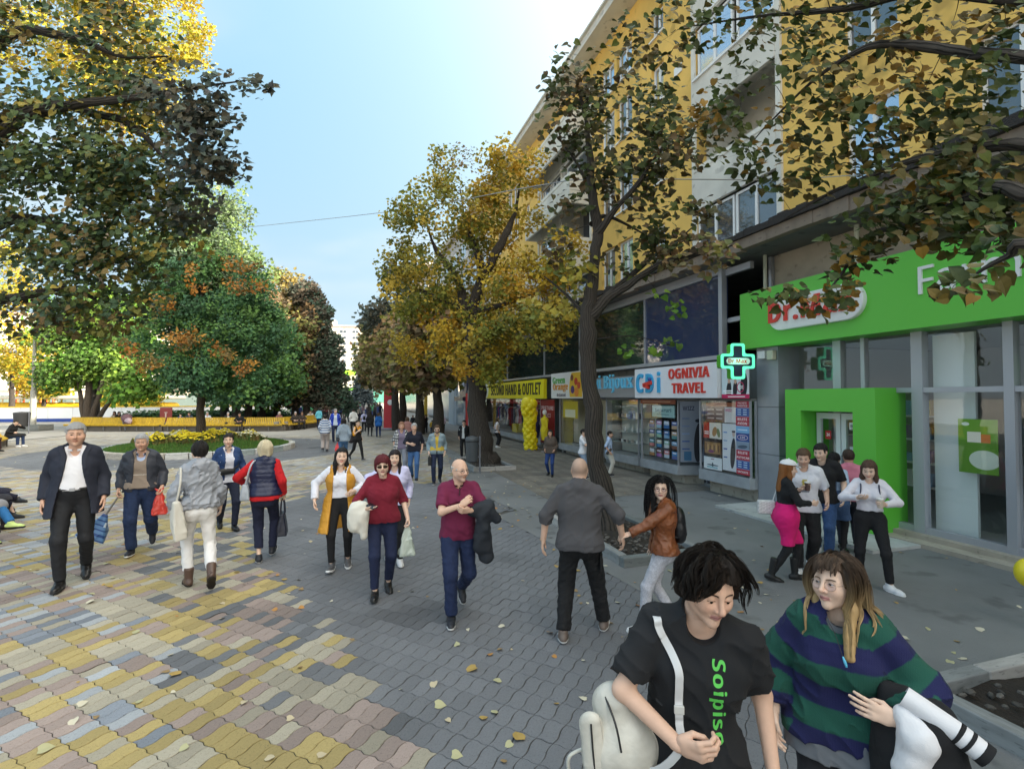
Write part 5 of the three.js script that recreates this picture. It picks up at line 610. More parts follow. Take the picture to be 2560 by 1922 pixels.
{ // white barrier with blue foot stripe and yellow rail, and sunlit things beyond
const g = thing('ice_rink_barrier', 'long white barrier with a blue foot stripe and yellow top rail beyond the benches', 'barrier'); const pts = [A(-90, 1050, 47), A(120, 1050, 48), A(420, 1048, 50), A(640, 1046, 56), A(760, 1040, 66)].map((p) => [p[0], p[2]]);
const wm = mat([0.82, 0.83, 0.85], 0.5), bm = mat([0.02, 0.06, 0.3], 0.5), ym = mat([0.75, 0.5, 0.02], 0.5);
for (let i = 0; i < pts.length - 1; i++) { const [a, b] = [pts[i], pts[i + 1]], L = Math.hypot(b[0] - a[0], b[1] - a[1]), n = Math.round(L / 2.2), ry = Math.atan2(-(b[1] - a[1]), b[0] - a[0]); for (let k = 0; k < n; k++) { const t = (k + 0.5) / n, x = lerp(a[0], b[0], t), z = lerp(a[1], b[1], t), w = L / n; const P = mesh('panel', rbox(w - 0.03, 1.05, 0.08, 0, 0.85, 0, 0.015, 1), wm, g); P.position.set(x, 0, z); P.rotation.y = ry; mesh('kick_stripe', box(w - 0.03, 0.3, 0.085, 0, 0.17, 0), bm, P); mesh('rail', box(w, 0.09, 0.14, 0, 1.42, 0), ym, P); } }
}
{ const p = A(220, 1030, 62); p[1] = 0; const g = thing('inflatable_slide', 'long low yellow sunlit play structure with a pale roof behind the barrier', 'play structure', p); mesh('body', rbox(26, 1.7, 4, -3, 0.85, 0, 0.5, 3), mat([0.8, 0.5, 0.02], 0.5), g); mesh('roof', rbox(27, 0.4, 4.4, -3, 2.3, 0, 0.15, 3), mat([0.75, 0.7, 0.6], 0.6), g); for (let i = -7; i < 5; i++) mesh('post', cyl(0.09, 0.09, 0.5, i * 2.1, 1.7, 2, 8), mat([0.7, 0.6, 0.4], 0.6), g); }
{ const g0 = [[108, 905, 1010], [124, 925, 1012], [50, 950, 1010]]; g0.forEach(([x, y0, y1], i) => { const p = A(x, y1, 70); p[1] = 0; const g = thing('play_tower', ['tall red-orange play tower frame seen through the left trees', 'second red-orange play tower frame by the bushy tree', 'small red play post at the far left'][i], 'play frame', p); const h = [6.5, 5.5, 4][i]; mesh('frame', join([-0.5, 0.5].flatMap((q) => [cyl(0.12, 0.12, h, q, 0, 0, 8), cyl(0.12, 0.12, h, q, 0, 0.9, 8)])), mat([0.7, 0.13, 0.03], 0.5), g); mesh('roof', plain(new THREE.ConeGeometry(1.1, 1, 4)).translate(0, h + 0.4, 0.45), mat([0.7, 0.15, 0.04], 0.6), g); mesh('deck', box(1.2, 0.1, 1.1, 0, h * 0.55, 0.45), mat([0.5, 0.4, 0.1], 0.7), g); }); }
// far buildings, each with storeys of real windows
function farBlock(label, p, turn, w, h, d, col, floors, bays, o = {}) {
const g = thing('apartment_building', label, 'building', p, turn); mesh('wall', box(w, h, d, 0, h / 2, -d / 2), mat(col, 0.9, { map: re(TX.stain, 0.1) }), g); mesh('roof', box(w + 0.8, 0.5, d + 0.8, 0, h + 0.25, -d / 2), mat(o.roof ?? [0.5, 0.47, 0.44], 0.9), g);
const fm = mat([0.8, 0.8, 0.8], 0.6), wm = MB.win, cm = mat(col.map((c) => Math.min(0.85, c * 1.1)), 0.9), y0 = o.y0 ?? 4.2, sh = (h - y0 - 0.8) / floors, bw = w / bays, r = rng(floors * 31 + bays);
for (let f = 0; f < floors; f++) for (let b = 0; b < bays; b++) { const x = -w / 2 + (b + 0.5) * bw, y = y0 + (f + 0.5) * sh; const wd = mesh('window', box(bw * 0.56, sh * 0.52, 0.12, x, y, 0.03), fm, g); for (const k of [-1, 1]) mesh('pane', box(bw * 0.24, sh * 0.42, 0.04, x + k * bw * 0.135, y, 0.1), wm, wd); if (o.balc && b % o.balc === 1) mesh('balcony', box(bw * 0.95, sh * 0.4, 1.1, x, y - sh * 0.42, 0.55), o.balcM && f % 3 === 0 ? o.balcM : cm, g); }
mesh('ground_floor', box(w * 0.96, y0 * 0.62, 0.3, 0, y0 * 0.36, 0.1), mat(o.gf ?? [0.12, 0.16, 0.15], 0.15), g); mesh('cornice', box(w + 0.3, 0.25, 0.5, 0, y0 - 0.2, 0.2), fm, g); if (o.tower) mesh('stair_head', box(w * 0.24, 2.6, 5, -w * 0.28, h + 1.6, -4), cm, g); return g;
}
const FB = A(872, 1000, 200); FB[1] = 0;
farBlock('tall pale sunlit apartment block closing the end of the street', FB, 0.12, 38, 30, 14, [0.72, 0.64, 0.54], 9, 8, { balc: 4, tower: true, y0: 8, gf: [0.1, 0.32, 0.26], balcM: mat([0.6, 0.25, 0.18], 0.8) });
{ const g = thing('shop_sign', 'bright green shop name band on the pale block at the street end', 'sign', [FB[0] - 1, 5.5, FB[2] + 0.8], 0.12); mesh('board', box(15, 0.8, 0.2), mat([0.3, 0.8, 0.08], 0.5), g); const g2 = thing('shop_sign', 'small bright green square sign high on the pale block at the street end', 'sign', [FB[0] + 0.5, 12, FB[2] + 0.8], 0.12); mesh('board', rbox(4.6, 2, 0.3, 0, 0, 0, 0.1), mat([0.35, 0.85, 0.05], 0.5), g2); }
farBlock('white sunlit building half hidden behind the trees at the far left', (() => { const p = A(60, 1000, 110); p[1] = 0; return p; })(), 0.5, 60, 20, 14, [0.75, 0.72, 0.68], 5, 16, { roof: [0.5, 0.3, 0.22], balc: 3 });
farBlock('cream sunlit building behind the middle trees of the square', (() => { const p = A(470, 1000, 120); p[1] = 0; return p; })(), 0.3, 66, 17, 14, [0.72, 0.62, 0.5], 4, 16, { balc: 3 });
{ // blocks continuing the shop row
const p = W(36.5, 9.4); const g = farBlock('pale grey rendered block next along the row beyond the yellow one', [...W(50, 9.4)], FTURN, 26, 17, 12, [0.52, 0.5, 0.5], 4, 7, { y0: 4.4, gf: [0.2, 0.26, 0.32] });
farBlock('tan apartment block farther along the shop row behind the brown lindens', [...W(82, 9.6)], FTURN, 34, 19, 12, [0.6, 0.48, 0.34], 5, 9, { y0: 4.4, balc: 3, gf: [0.1, 0.12, 0.13] });
}
{ // blue round-topped shop sign on a bracket and a red totem, red banners
const p = W(37.5, 8.3), g = thing('shop_sign', 'dark blue arched shop sign with a pale swirl, beyond the yellow linden', 'sign', [p[0], 2.35, p[2]], FTURN); const s = new THREE.Shape(); s.moveTo(-0.9, 0); s.lineTo(0.9, 0); s.lineTo(0.9, 0.9); s.absarc(0, 0.9, 0.9, 0, Math.PI); mesh('board', plain(new THREE.ExtrudeGeometry(s, { depth: 0.15, bevelEnabled: false, curveSegments: 14 })).scale(1.3, 0.8, 1), mat([0.02, 0.035, 0.09], 0.4), g); for (const k of [-1, 1]) mesh('swirl', plain(new THREE.TorusGeometry(0.3, 0.06, 6, 18, 4.4).rotateZ(k > 0 ? 0 : Math.PI).translate(k * 0.2, 0.75, 0.17)), mat([0.45, 0.52, 0.62], 0.5), g); mesh('shelf', box(3, 0.3, 0.6, 0, -0.15, 0.2), mat([0.02, 0.03, 0.07], 0.4), g);
const fr = fthing('bank_front', 'pale blue glazed shop entrance beyond the yellow linden trunk', 'shop front'); mesh('frame', join([fspan(36.4, 36.6, 0, 4, 8.6, 8.8), fspan(39, 39.2, 0, 4, 8.6, 8.8), fspan(42.6, 42.8, 0, 4, 8.6, 8.8), fspan(36.4, 42.8, 3.8, 4, 8.6, 8.8), fspan(36.4, 42.8, 2.1, 2.2, 8.62, 8.78)]), mat([0.5, 0.6, 0.7], 0.4), fr); for (const [a, b] of [[36.6, 39], [39.2, 42.6]]) mesh('pane', fspan(a, b, 0.05, 3.8, 8.7, 8.71), phys([0.3, 0.38, 0.45], 0.05, { ior: 1.8 }), fr); mesh('wall', fspan(42.8, 45, 0, 4.2, 8.5, 9.2), mat([0.42, 0.52, 0.62], 0.8), fr);
const bn = fthing('banner', 'tall red advertising banner standing beside the yellow linden trunk', 'banner'); mesh('cloth', fspan(35.2, 35.9, 0.3, 2.6, 8.0, 8.04), mat([0.65, 0.03, 0.03], 0.7), bn); mesh('pole', cyl(0.03, 0.03, 2.8, -35.2, 0, -8.02, 8), MB.alu, bn);
const b3 = fthing('banner', 'second red banner nearer the litter bin, low behind the black-vested man', 'banner'); mesh('cloth', fspan(30.2, 30.8, 0.3, 2.1, 6.9, 6.94), mat([0.6, 0.04, 0.04], 0.7), b3); mesh('pole', cyl(0.03, 0.03, 2.3, -30.2, 0, -6.92, 8), MB.alu, b3);
const t = A(977, 1076, 37); t[1] = 0; const to = thing('drinks_totem', 'narrow red totem with a white round mark standing in the walk', 'totem', t); mesh('body', rbox(0.95, 3.0, 0.5, 0, 1.55, 0, 0.05), mat([0.5, 0.03, 0.04], 0.5), to); mesh('round_mark', plain(new THREE.CylinderGeometry(0.2, 0.2, 0.02, 18)).rotateX(Math.PI / 2).translate(0, 1.95, 0.26), MB.white, to); mesh('base', rbox(1.3, 0.12, 0.9, 0, 0.06, 0, 0.03), mat([0.3, 0.3, 0.36], 0.7), to); mesh('top_panel', box(0.8, 0.5, 0.02, 0, 2.7, 0.26), mat([0.65, 0.06, 0.06], 0.5), to);
const pp = A(1064, 1070, 39); pp[1] = 0; const pl = thing('post', 'slim yellow post by the dark shop front beyond the lindens', 'post', pp); mesh('pole', cyl(0.13, 0.13, 4.4, 0, 0, 0, 10), mat([0.6, 0.42, 0.05], 0.6), pl); mesh('cap', cyl(0.16, 0.1, 0.12, 0, 4.4, 0, 10), mat([0.5, 0.35, 0.05], 0.6), pl);
}
// market stalls at the far end
[[740, 1008, 72, [0.75, 0.3, 0.08], 'orange-roofed market stall at the left of the far crowd'], [800, 1008, 78, [0.85, 0.8, 0.72], 'cream-roofed market stall behind the far crowd'], [870, 1004, 80, [0.82, 0.82, 0.8], 'white-roofed market stall below the green shop band'], [690, 1010, 70, [0.8, 0.72, 0.6], 'pale market stall behind the cedar']].forEach(([x, y, d, c, label]) => { const p = A(x, y, d); p[1] = 0; const g = thing('market_stall', label, 'market stall', p); mesh('roof', rbox(7, 0.9, 4, 0, 2.9, 0, 0.2, 2), mat(c, 0.8), g); for (const q of [-3.2, 0, 3.2]) mesh('post', cyl(0.06, 0.06, 2.6, q, 0, 1.8, 8), MB.white, g); mesh('counter', box(6.6, 0.9, 0.8, 0, 0.45, 1.2), mat([0.5, 0.45, 0.4], 0.8), g); });
{ // overhead cable across the street
const a = A(520, 578, 30), b = A(960, 530, 20), c = A(1330, 466, 12), d = A(1500, 448, 10), e = [...W(8.9, 8.95, 0)]; const ee = A(1940, 450, 11.3); const g = thing('overhead_cable', 'thin overhead cable slung from the left trees to the yellow block', 'cable'); mesh('strand', tube([A(380, 596, 36), a, b, c, d, ee], 0.012, 5, 6), mat([0.3, 0.31, 0.33], 0.6), g); mesh('wall_hook', box(0.06, 0.06, 0.12, ...ee), MB.aluD, g);
const g2 = thing('overhead_cable', 'second thin cable close above the canopy on the yellow wall', 'cable'); mesh('strand', tube([ee, A(2150, 436, 8.6), A(2500, 400, 7.2)], 0.008, 5, 6), mat([0.3, 0.31, 0.33], 0.6), g2); mesh('wall_hook', box(0.05, 0.05, 0.1, ...A(2150, 436, 8.6)), MB.aluD, g2);
}
{ // leaf litter on the ground: one loose scatter
const r = rng(123), n = 1100, im = new THREE.InstancedMesh(leafGeo(0.075, 0.12, 0.12), mat([1, 1, 1], 0.8, { side: THREE.DoubleSide }), n), m4 = new THREE.Matrix4(), q = new THREE.Quaternion(), e = new THREE.Euler(), c = new THREE.Color(); const pal = [[0.5, 0.42, 0.28], [0.42, 0.28, 0.08], [0.6, 0.55, 0.42], [0.3, 0.2, 0.09], [0.44, 0.42, 0.24], [0.45, 0.22, 0.06]];
for (let i = 0; i < n; i++) { const k = r(); let x, z; if (k < 0.45) { x = -3 - 16 * r(); z = -6 - 22 * r(); } else if (k < 0.75) { z = -2.5 - 12 * r(); x = (r() - 0.5) * 2 * -z; } else { const w = W(r() * 20, 2.5 + r() * 3); x = w[0]; z = w[2]; } const s = 0.3 + r() * 0.6, p = pal[Math.floor(r() * 6)]; e.set((r() - 0.5) * 0.5, r() * 6.283, (r() - 0.5) * 0.5 + (r() < 0.4 ? 3.1 : 0)); m4.compose(V(x, 0.012, z), q.setFromEuler(e), V(s, s, s)); im.setMatrixAt(i, m4); im.setColorAt(i, c.setRGB(...p)); }
im.name = 'fallen_leaves'; im.castShadow = true; scene.add(im); tag(im, 'scattered dry fallen leaves over the paving', 'leaves', null, 'stuff');
const big = leafGeo(0.08, 0.15, 0.2); [[1085, 1707, 0, 'curled tan fallen leaf on the grey paving, nearest the coloured edge'], [1088, 1765, 4, 'yellow-green fallen leaf on the grey paving below the curled tan one'], [1300, 1853, 1, 'yellow fallen leaf on the grey paving left of the white backpack'], [1190, 1670, 1, 'yellow fallen leaf on the grey paving between the polo man and the bald man'], [185, 1800, 2, 'pale cream fallen leaf on the blue-grey pavers at lower left'], [95, 1880, 4, 'green-yellow fallen leaf in the bottom left corner'], [440, 1690, 1, 'orange-yellow fallen leaf in the middle of the coloured paving'], [235, 1502, 2, 'pale leaf on the coloured paving right of the suited man\'s shoe'], [1570, 1590, 0, 'tan leaf between the legs of the bald man'], [1860, 1473, 2, 'pale curled leaf on the asphalt beside the young man\'s hair'], [2270, 1598, 2, 'pale leaf on the asphalt right of the fair-haired woman'], [2515, 1667, 2, 'white-looking leaf on the asphalt near the right edge'], [1130, 1890, 4, 'green fallen leaf at the bottom edge on the grey paving']].forEach(([x, y, k, label], i) => { const o = mesh('fallen_leaf', big, mat(pal[k], 0.8, { side: THREE.DoubleSide })), p = G(x, y); tag(o, label, 'leaf', 'single fallen leaves on the paving'); o.position.set(p[0], 0.016, p[2]); o.rotation.set(0.15, i * 1.7, 0.2); o.scale.setScalar(0.8 + (i % 4) * 0.15); });
}
// ---------- people: bodies and clothes meshed from distance fields ----------
function netMesh(f, mn, mx, h, color) {
const nx = Math.ceil((mx[0] - mn[0]) / h) + 2, ny = Math.ceil((mx[1] - mn[1]) / h) + 2, nz = Math.ceil((mx[2] - mn[2]) / h) + 2, v = new Float32Array(nx * ny * nz), id = (i, j, k) => (k * ny + j) * nx + i, S = 4, act = [];
for (let k = 0; k < nz; k += S) for (let j = 0; j < ny; j += S) for (let i = 0; i < nx; i += S) {
const c = f(mn[0] + (i + S / 2) * h, mn[1] + (j + S / 2) * h, mn[2] + (k + S / 2) * h);
if (Math.abs(c) < h * S * 1.05 + 0.008) act.push([i, j, k]); else { const s = c > 0 ? 9 : -9; for (let c2 = k; c2 < Math.min(nz, k + S); c2++) for (let b = j; b < Math.min(ny, j + S); b++) for (let a = i; a < Math.min(nx, i + S); a++) v[id(a, b, c2)] = s; }
}
for (const [i, j, k] of act) for (let c = k; c < Math.min(nz, k + S); c++) for (let b = j; b < Math.min(ny, j + S); b++) for (let a = i; a < Math.min(nx, i + S); a++) v[id(a, b, c)] = f(mn[0] + a * h, mn[1] + b * h, mn[2] + c * h);
const vid = new Int32Array(nx * ny * nz).fill(-1), pos = [], idx = [];
const C = [[0, 0, 0], [1, 0, 0], [0, 1, 0], [1, 1, 0], [0, 0, 1], [1, 0, 1], [0, 1, 1], [1, 1, 1]], E = [[0, 1], [2, 3], [4, 5], [6, 7], [0, 2], [1, 3], [4, 6], [5, 7], [0, 4], [1, 5], [2, 6], [3, 7]];
for (let k = 0; k < nz - 1; k++) for (let j = 0; j < ny - 1; j++) for (let i = 0; i < nx - 1; i++) {
let m = 0; const q = id(i, j, k), g = [v[q], v[q + 1], v[q + nx], v[q + nx + 1], v[q + nx * ny], v[q + nx * ny + 1], v[q + nx * ny + nx], v[q + nx * ny + nx + 1]];
for (let c = 0; c < 8; c++) if (g[c] < 0) m |= 1 << c; if (m === 0 || m === 255) continue;
let x = 0, y = 0, z = 0, n = 0; for (const [a, b] of E) { const ga = g[a], gb = g[b]; if ((ga < 0) === (gb < 0)) continue; const t = ga / (ga - gb); x += lerp(C[a][0], C[b][0], t); y += lerp(C[a][1], C[b][1], t); z += lerp(C[a][2], C[b][2], t); n++; }
vid[q] = pos.length / 3; pos.push(mn[0] + (i + x / n) * h, mn[1] + (j + y / n) * h, mn[2] + (k + z / n) * h);
}
const quad = (a, b, c, d, flip) => { if (a < 0 || b < 0 || c < 0 || d < 0) return; if (flip) idx.push(a, c, b, a, d, c); else idx.push(a, b, c, a, c, d); };
const X = 1, Y = nx, Z = nx * ny;
for (let k = 1; k < nz - 1; k++) for (let j = 1; j < ny - 1; j++) for (let i = 1; i < nx - 1; i++) {
const q = id(i, j, k), a = v[q] < 0;
if (a !== (v[q + X] < 0)) quad(vid[q - Y - Z], vid[q - Z], vid[q], vid[q - Y], !a);
if (a !== (v[q + Y] < 0)) quad(vid[q - X - Z], vid[q - X], vid[q], vid[q - Z], !a);
if (a !== (v[q + Z] < 0)) quad(vid[q - X - Y], vid[q - Y], vid[q], vid[q - X], !a);
}
const g = new THREE.BufferGeometry(); g.setAttribute('position', new THREE.Float32BufferAttribute(pos, 3)); g.setIndex(idx); g.computeVertexNormals();
const nr = g.attributes.normal, uv = new Float32Array(pos.length / 3 * 2), n = pos.length / 3; for (let i = 0; i < n; i++) { uv[i * 2] = Math.abs(nr.getX(i)) > 0.75 ? pos[i * 3 + 2] : pos[i * 3]; uv[i * 2 + 1] = pos[i * 3 + 1]; }
g.setAttribute('uv', new THREE.BufferAttribute(uv, 2));
if (color) { const cc = new Float32Array(n * 3); for (let i = 0; i < n; i++) { const c = color(pos[i * 3], pos[i * 3 + 1], pos[i * 3 + 2], nr.getX(i), nr.getY(i), nr.getZ(i)); cc[i * 3] = c[0]; cc[i * 3 + 1] = c[1]; cc[i * 3 + 2] = c[2]; } g.setAttribute('color', new THREE.BufferAttribute(cc, 3)); }
return g;
}
const smin = (a, b, k) => { const h = Math.max(k - Math.abs(a - b), 0) / k; return Math.min(a, b) - h * h * k * 0.25; };
const smax = (a, b, k) => -smin(-a, -b, k);
// tapered capsule; sq = [axis, k] squashes it along the axis
const cone = (a, b, ra, rb, k = 0.03, sq) => ({ a, b, ra, rb, k, sq, d: [b[0] - a[0], b[1] - a[1], b[2] - a[2]], l2: Math.max(1e-9, (b[0] - a[0]) ** 2 + (b[1] - a[1]) ** 2 + (b[2] - a[2]) ** 2) });
function cd(p, x, y, z) { const ax = x - p.a[0], ay = y - p.a[1], az = z - p.a[2]; let t = (ax * p.d[0] + ay * p.d[1] + az * p.d[2]) / p.l2; t = t < 0 ? 0 : t > 1 ? 1 : t; let ex = ax - t * p.d[0], ey = ay - t * p.d[1], ez = az - t * p.d[2]; if (p.sq) { const n = p.sq[0], e = (ex * n[0] + ey * n[1] + ez * n[2]) * (1 / p.sq[1] - 1); ex += n[0] * e; ey += n[1] * e; ez += n[2] * e; const r = p.ra + (p.rb - p.ra) * t, L = Math.sqrt(ex * ex + ey * ey + ez * ez); return (L - r) * (p.sq[1] < 1 ? 0.5 + 0.5 * p.sq[1] : 1); } return Math.sqrt(ex * ex + ey * ey + ez * ez) - (p.ra + (p.rb - p.ra) * t); }
const field = (L, e = 0) => (x, y, z) => { let d = 1; for (const p of L) d = smin(d, cd(p, x, y, z) - e, p.k); return d; };
const grow = (L, e, f = (r) => r) => L.map((p) => ({ ...p, ra: f(p.ra + e), rb: f(p.rb + e) }));
const boundsOf = (L, pad) => { const mn = [9, 9, 9], mx = [-9, -9, -9]; for (const p of L) for (const [q, r] of [[p.a, p.ra], [p.b, p.rb]]) for (let i = 0; i < 3; i++) { mn[i] = Math.min(mn[i], q[i] - r - pad); mx[i] = Math.max(mx[i], q[i] + r + pad); } return [mn, mx]; };
const ell = (x, y, z, c, r) => { const a = (x - c[0]) / r[0], b = (y - c[1]) / r[1], e = (z - c[2]) / r[2], k = Math.sqrt(a * a + b * b + e * e); return (k - 1) * Math.min(r[0], r[1], r[2]); };
const sph = (x, y, z, c, r) => Math.sqrt((x - c[0]) ** 2 + (y - c[1]) ** 2 + (z - c[2]) ** 2) - r;
function ik(a, t, l1, l2, pole) { const A1 = V(...a), T = V(...t), d = T.clone().sub(A1); let L = d.length(); const mx = (l1 + l2) * 0.998; if (L > mx) { d.multiplyScalar(mx / L); L = mx; T.copy(A1).add(d); } d.normalize(); const c = (l1 * l1 + L * L - l2 * l2) / (2 * l1 * L), s = Math.sqrt(Math.max(0, 1 - c * c)), p = V(...pole); p.addScaledVector(d, -p.dot(d)).normalize(); const m = A1.clone().addScaledVector(d, l1 * c).addScaledVector(p, l1 * s); return [m.toArray(), T.toArray()]; }
function headField(o) {
const fat = o.fat ?? 0, fem = o.fem ? 1 : 0, nose = o.nose ?? 1, sm = (o.smile ?? 0) * 0.006, open = o.open ?? 0.0042, lidY = o.lid ?? 0, nk = fem ? 0.043 : 0.052;
const jaw = cone([0.046 - fem * 0.004 + fat * 0.006, -0.05, 0.0], [0, -0.093 - fem * -0.003, 0.058], 0.021, 0.019), neck = cone([0, -0.045, -0.02], [0, -0.17, -0.042], nk, nk + 0.004), brow = cone([0, 0.021, 0.078], [0.045, 0.018, 0.06], 0.012 - fem * 0.002, 0.011), nb = cone([0, 0.014, 0.087], [0, -0.027, 0.1 + 0.008 * nose], 0.0068, 0.0095 * nose + 0.0012), ul = cone([0, -0.0585, 0.0885], [0.022, -0.061 + sm, 0.078], 0.0052, 0.0032), ll = cone([0, -0.0685, 0.0865], [0.018, -0.066 + sm * 0.7, 0.078], 0.0064 + fem * 0.0008, 0.0036), gap = cone([0, -0.0633, 0.096], [0.024, -0.062 + sm, 0.084], 0.0022, 0.0016);
return (x, y, z) => {
const ax = Math.abs(x); let d = ell(x, y, z, [0, 0.03, -0.012], [0.0745, 0.086, 0.095]);
d = smin(d, ell(x, y, z, [0, -0.028, 0.018], [0.0605 + fat * 0.012, 0.082, 0.07]), 0.03); d = smin(d, cd(jaw, ax, y, z), 0.028); d = smin(d, sph(ax, y, z, [0.036 + fat * 0.006, -0.026 + sm, 0.054], 0.026 + fat * 0.006), 0.03); d = smin(d, cd(brow, ax, y, z), 0.016);
d = smax(d, -sph(ax, y, z, [0.031, 0.0025, 0.1], 0.0225), 0.013); d = smin(d, cd(nb, ax, y, z), 0.011); d = smin(d, sph(ax, y, z, [0.0115, -0.0315, 0.094], 0.0082 * nose), 0.007); d = smax(d, -sph(ax, y, z, [0.006, -0.0395, 0.1], 0.0032), 0.004);
let lid = sph(ax, y, z, [0.031, 0.003, 0.0712], 0.0142); if (open > 0) { const w = (ax - 0.031) / 0.0135; lid = Math.max(lid, open * (1 - w * w) - Math.abs(y - 0.0025 - lidY)); } d = smin(d, lid, 0.0035);
d = smin(d, sph(ax, y, z, [0, -0.098, 0.068], 0.0165), 0.02); d = smin(d, cd(ul, ax, y, z), 0.006); d = smin(d, cd(ll, ax, y, z), 0.006); d = smax(d, -cd(gap, ax, y, z), 0.003);
{ const ex = ax - 0.074 - (0.5 * (-z - 0.004)), q = ell(ax - 0.25 * (-0.02 - z), y, z, [0.0765, -0.008, -0.014], [0.0075, 0.031, 0.0185]); d = smin(d, smax(q, -sph(ax, y, z, [0.09, -0.004, -0.008], 0.0115), 0.004), 0.008); }
d = smin(d, cd(neck, x, y, z), 0.028); return d;
};
}
function headColor(o, skin) {
const lip = o.lips ?? (o.fem ? [skin[0] * 0.86, skin[1] * 0.5, skin[2] * 0.52] : [skin[0] * 0.85, skin[1] * 0.62, skin[2] * 0.6]), br = o.brow ?? [0.03, 0.02, 0.015], sm = (o.smile ?? 0) * 0.006, bd = o.beard ?? 0, bc = o.beardC ?? [0.05, 0.04, 0.035], sc = o.scalp;
const mix = (a, b, t) => [lerp(a[0], b[0], t), lerp(a[1], b[1], t), lerp(a[2], b[2], t)];
return (x, y, z, nx, ny, nz) => {
const ax = Math.abs(x); let c = skin.slice(); const n = 1 + 0.05 * n3(x * 60, y * 60, z * 60) + 0.04 * n3(x * 200, y * 200, z * 200); c = c.map((v) => v * n);
if (z > 0.02) { // flush on cheeks, nose, ears
const ch = Math.exp(-((ax - 0.04) ** 2 + (y + 0.03) ** 2) / 0.0006) * 0.35 + Math.exp(-(ax * ax + (y + 0.03) ** 2) / 0.0003) * 0.4; c = mix(c, [c[0] * 1.0, c[1] * 0.78, c[2] * 0.76], ch);
if (bd) { const m = smooth(-0.03, -0.05, y) * smooth(0.0, 0.03, z) + smooth(0.012, 0.0, Math.abs(y + 0.05)) * smooth(0.03, 0.02, ax); c = mix(c, bc, clamp(m, 0, 1) * bd); }
if (z > 0.06) { const m = smooth(0.026, 0.02, ax) * smooth(0.011, 0.007, Math.abs(y + 0.0633 - sm * ax / 0.024)); c = mix(c, lip, m); const g = smooth(0.025, 0.021, ax) * smooth(0.0022, 0.0008, Math.abs(y + 0.063 - sm * ax / 0.024)); c = mix(c, lip.map((v) => v * (o.teeth ? 2.6 : 0.3)), o.teeth ? g : g * 0.8); }
if (z > 0.045) { const by = 0.0235 - ((ax - 0.032) ** 2) * 9 + (o.browY ?? 0), m = smooth(0.0045, 0.002, Math.abs(y - by)) * smooth(0.01, 0.015, ax) * smooth(0.054, 0.046, ax); c = mix(c, br, m * (o.browK ?? 0.9)); }
if (o.paintEyes !== false && z > 0.06) { const ex = (ax - 0.031) / 0.0128, ey = (y - 0.003) / 0.0058, e2 = ex * ex + ey * ey; if (e2 < 1.5) { const ir = Math.hypot(ax - 0.031, y - 0.0035); c = mix(c, ir < 0.0056 ? [0.02, 0.014, 0.01] : [0.3, 0.28, 0.26], smooth(1.5, 0.85, e2)); } const l = smooth(0.003, 0.0012, Math.abs(y - 0.0082 + ex * ex * 0.003)) * smooth(1.25, 1, Math.abs(ex)); c = mix(c, [0.03, 0.02, 0.018], l * 0.8); }
else if (z > 0.06) { const ex = (ax - 0.031) / 0.0138; const yu = 0.0025 + (o.lid ?? 0) + (o.open ?? 0.0042) * (1 - ex * ex), l = smooth(0.0024, 0.0008, Math.abs(y - yu)) * smooth(1.15, 0.95, Math.abs(ex)); c = mix(c, [0.035, 0.022, 0.018], l * 0.9); }
}
if (sc && sc(x, y, z) > 0) c = mix(c, o.scalpC, clamp(sc(x, y, z), 0, 1));
return c;
};
}
// a hand: palm, four fingers of their own lengths, thumb from the side; u along, n out of the palm, w towards the thumb
function handPrims(wr, u, n, curl, spread = 0.1, k = 1) {
const w = V().crossVectors(n, u).normalize(), P = (a, b, c) => [wr[0] + (u.x * a + w.x * b + n.x * c) * k, wr[1] + (u.y * a + w.y * b + n.y * c) * k, wr[2] + (u.z * a + w.z * b + n.z * c) * k], L = [], nn = [n.x, n.y, n.z], r = (v) => v * k;
L.push(cone(P(-0.015, 0, 0), P(0.02, 0, 0), r(0.027), r(0.03), 0.012, [nn, 0.62]), cone(P(0.035, 0.014, 0), P(0.078, 0.016, 0), r(0.024), r(0.021), 0.012, [nn, 0.6]), cone(P(0.03, -0.014, 0), P(0.074, -0.018, 0), r(0.023), r(0.02), 0.012, [nn, 0.6]));
[[0.031, 0.082, 0.95, 0], [0.011, 0.087, 1.06, 0], [-0.01, 0.083, 0.98, 0], [-0.03, 0.074, 0.78, 0]].forEach(([b, a, l, z], i) => {
let p = [a, b, z], ang = curl * 0.55 + 0.06 * i * curl; const sp = spread * (b / 0.03) * 0.5; const ls = [0.042 * l, 0.027 * l, 0.021 * l], rs = [0.0092, 0.0085, 0.0078, 0.0066]; for (let s = 0; s < 3; s++) { const q = [p[0] + Math.cos(ang) * ls[s], p[1] + sp * ls[s], p[2] + Math.sin(ang) * ls[s]]; L.push(cone(P(...p), P(...q), r(rs[s]), r(rs[s + 1]), s ? 0.003 : 0.007)); p = q; ang += curl * [0.95, 0.7, 0][s] + 0.05; }
});
const t0 = [0.018, 0.024, 0.004], t1 = [0.05, 0.048 - 0.012 * curl, 0.014 + 0.014 * curl], t2 = [0.079, 0.05 - 0.03 * curl, 0.02 + 0.024 * curl], t3 = [0.1 - 0.01 * curl, 0.044 - 0.05 * curl, 0.024 + 0.03 * curl];
L.push(cone(P(...t0), P(...t1), r(0.0165), r(0.0115), 0.01), cone(P(...t1), P(...t2), r(0.0112), r(0.0095), 0.003), cone(P(...t2), P(...t3), r(0.0094), r(0.007), 0.003)); return L;
}
const SK = { a: [0.7, 0.45, 0.335], b: [0.76, 0.53, 0.41], c: [0.64, 0.39, 0.285], d: [0.52, 0.31, 0.22] };
const fabric = {}; // materials by kind and colour
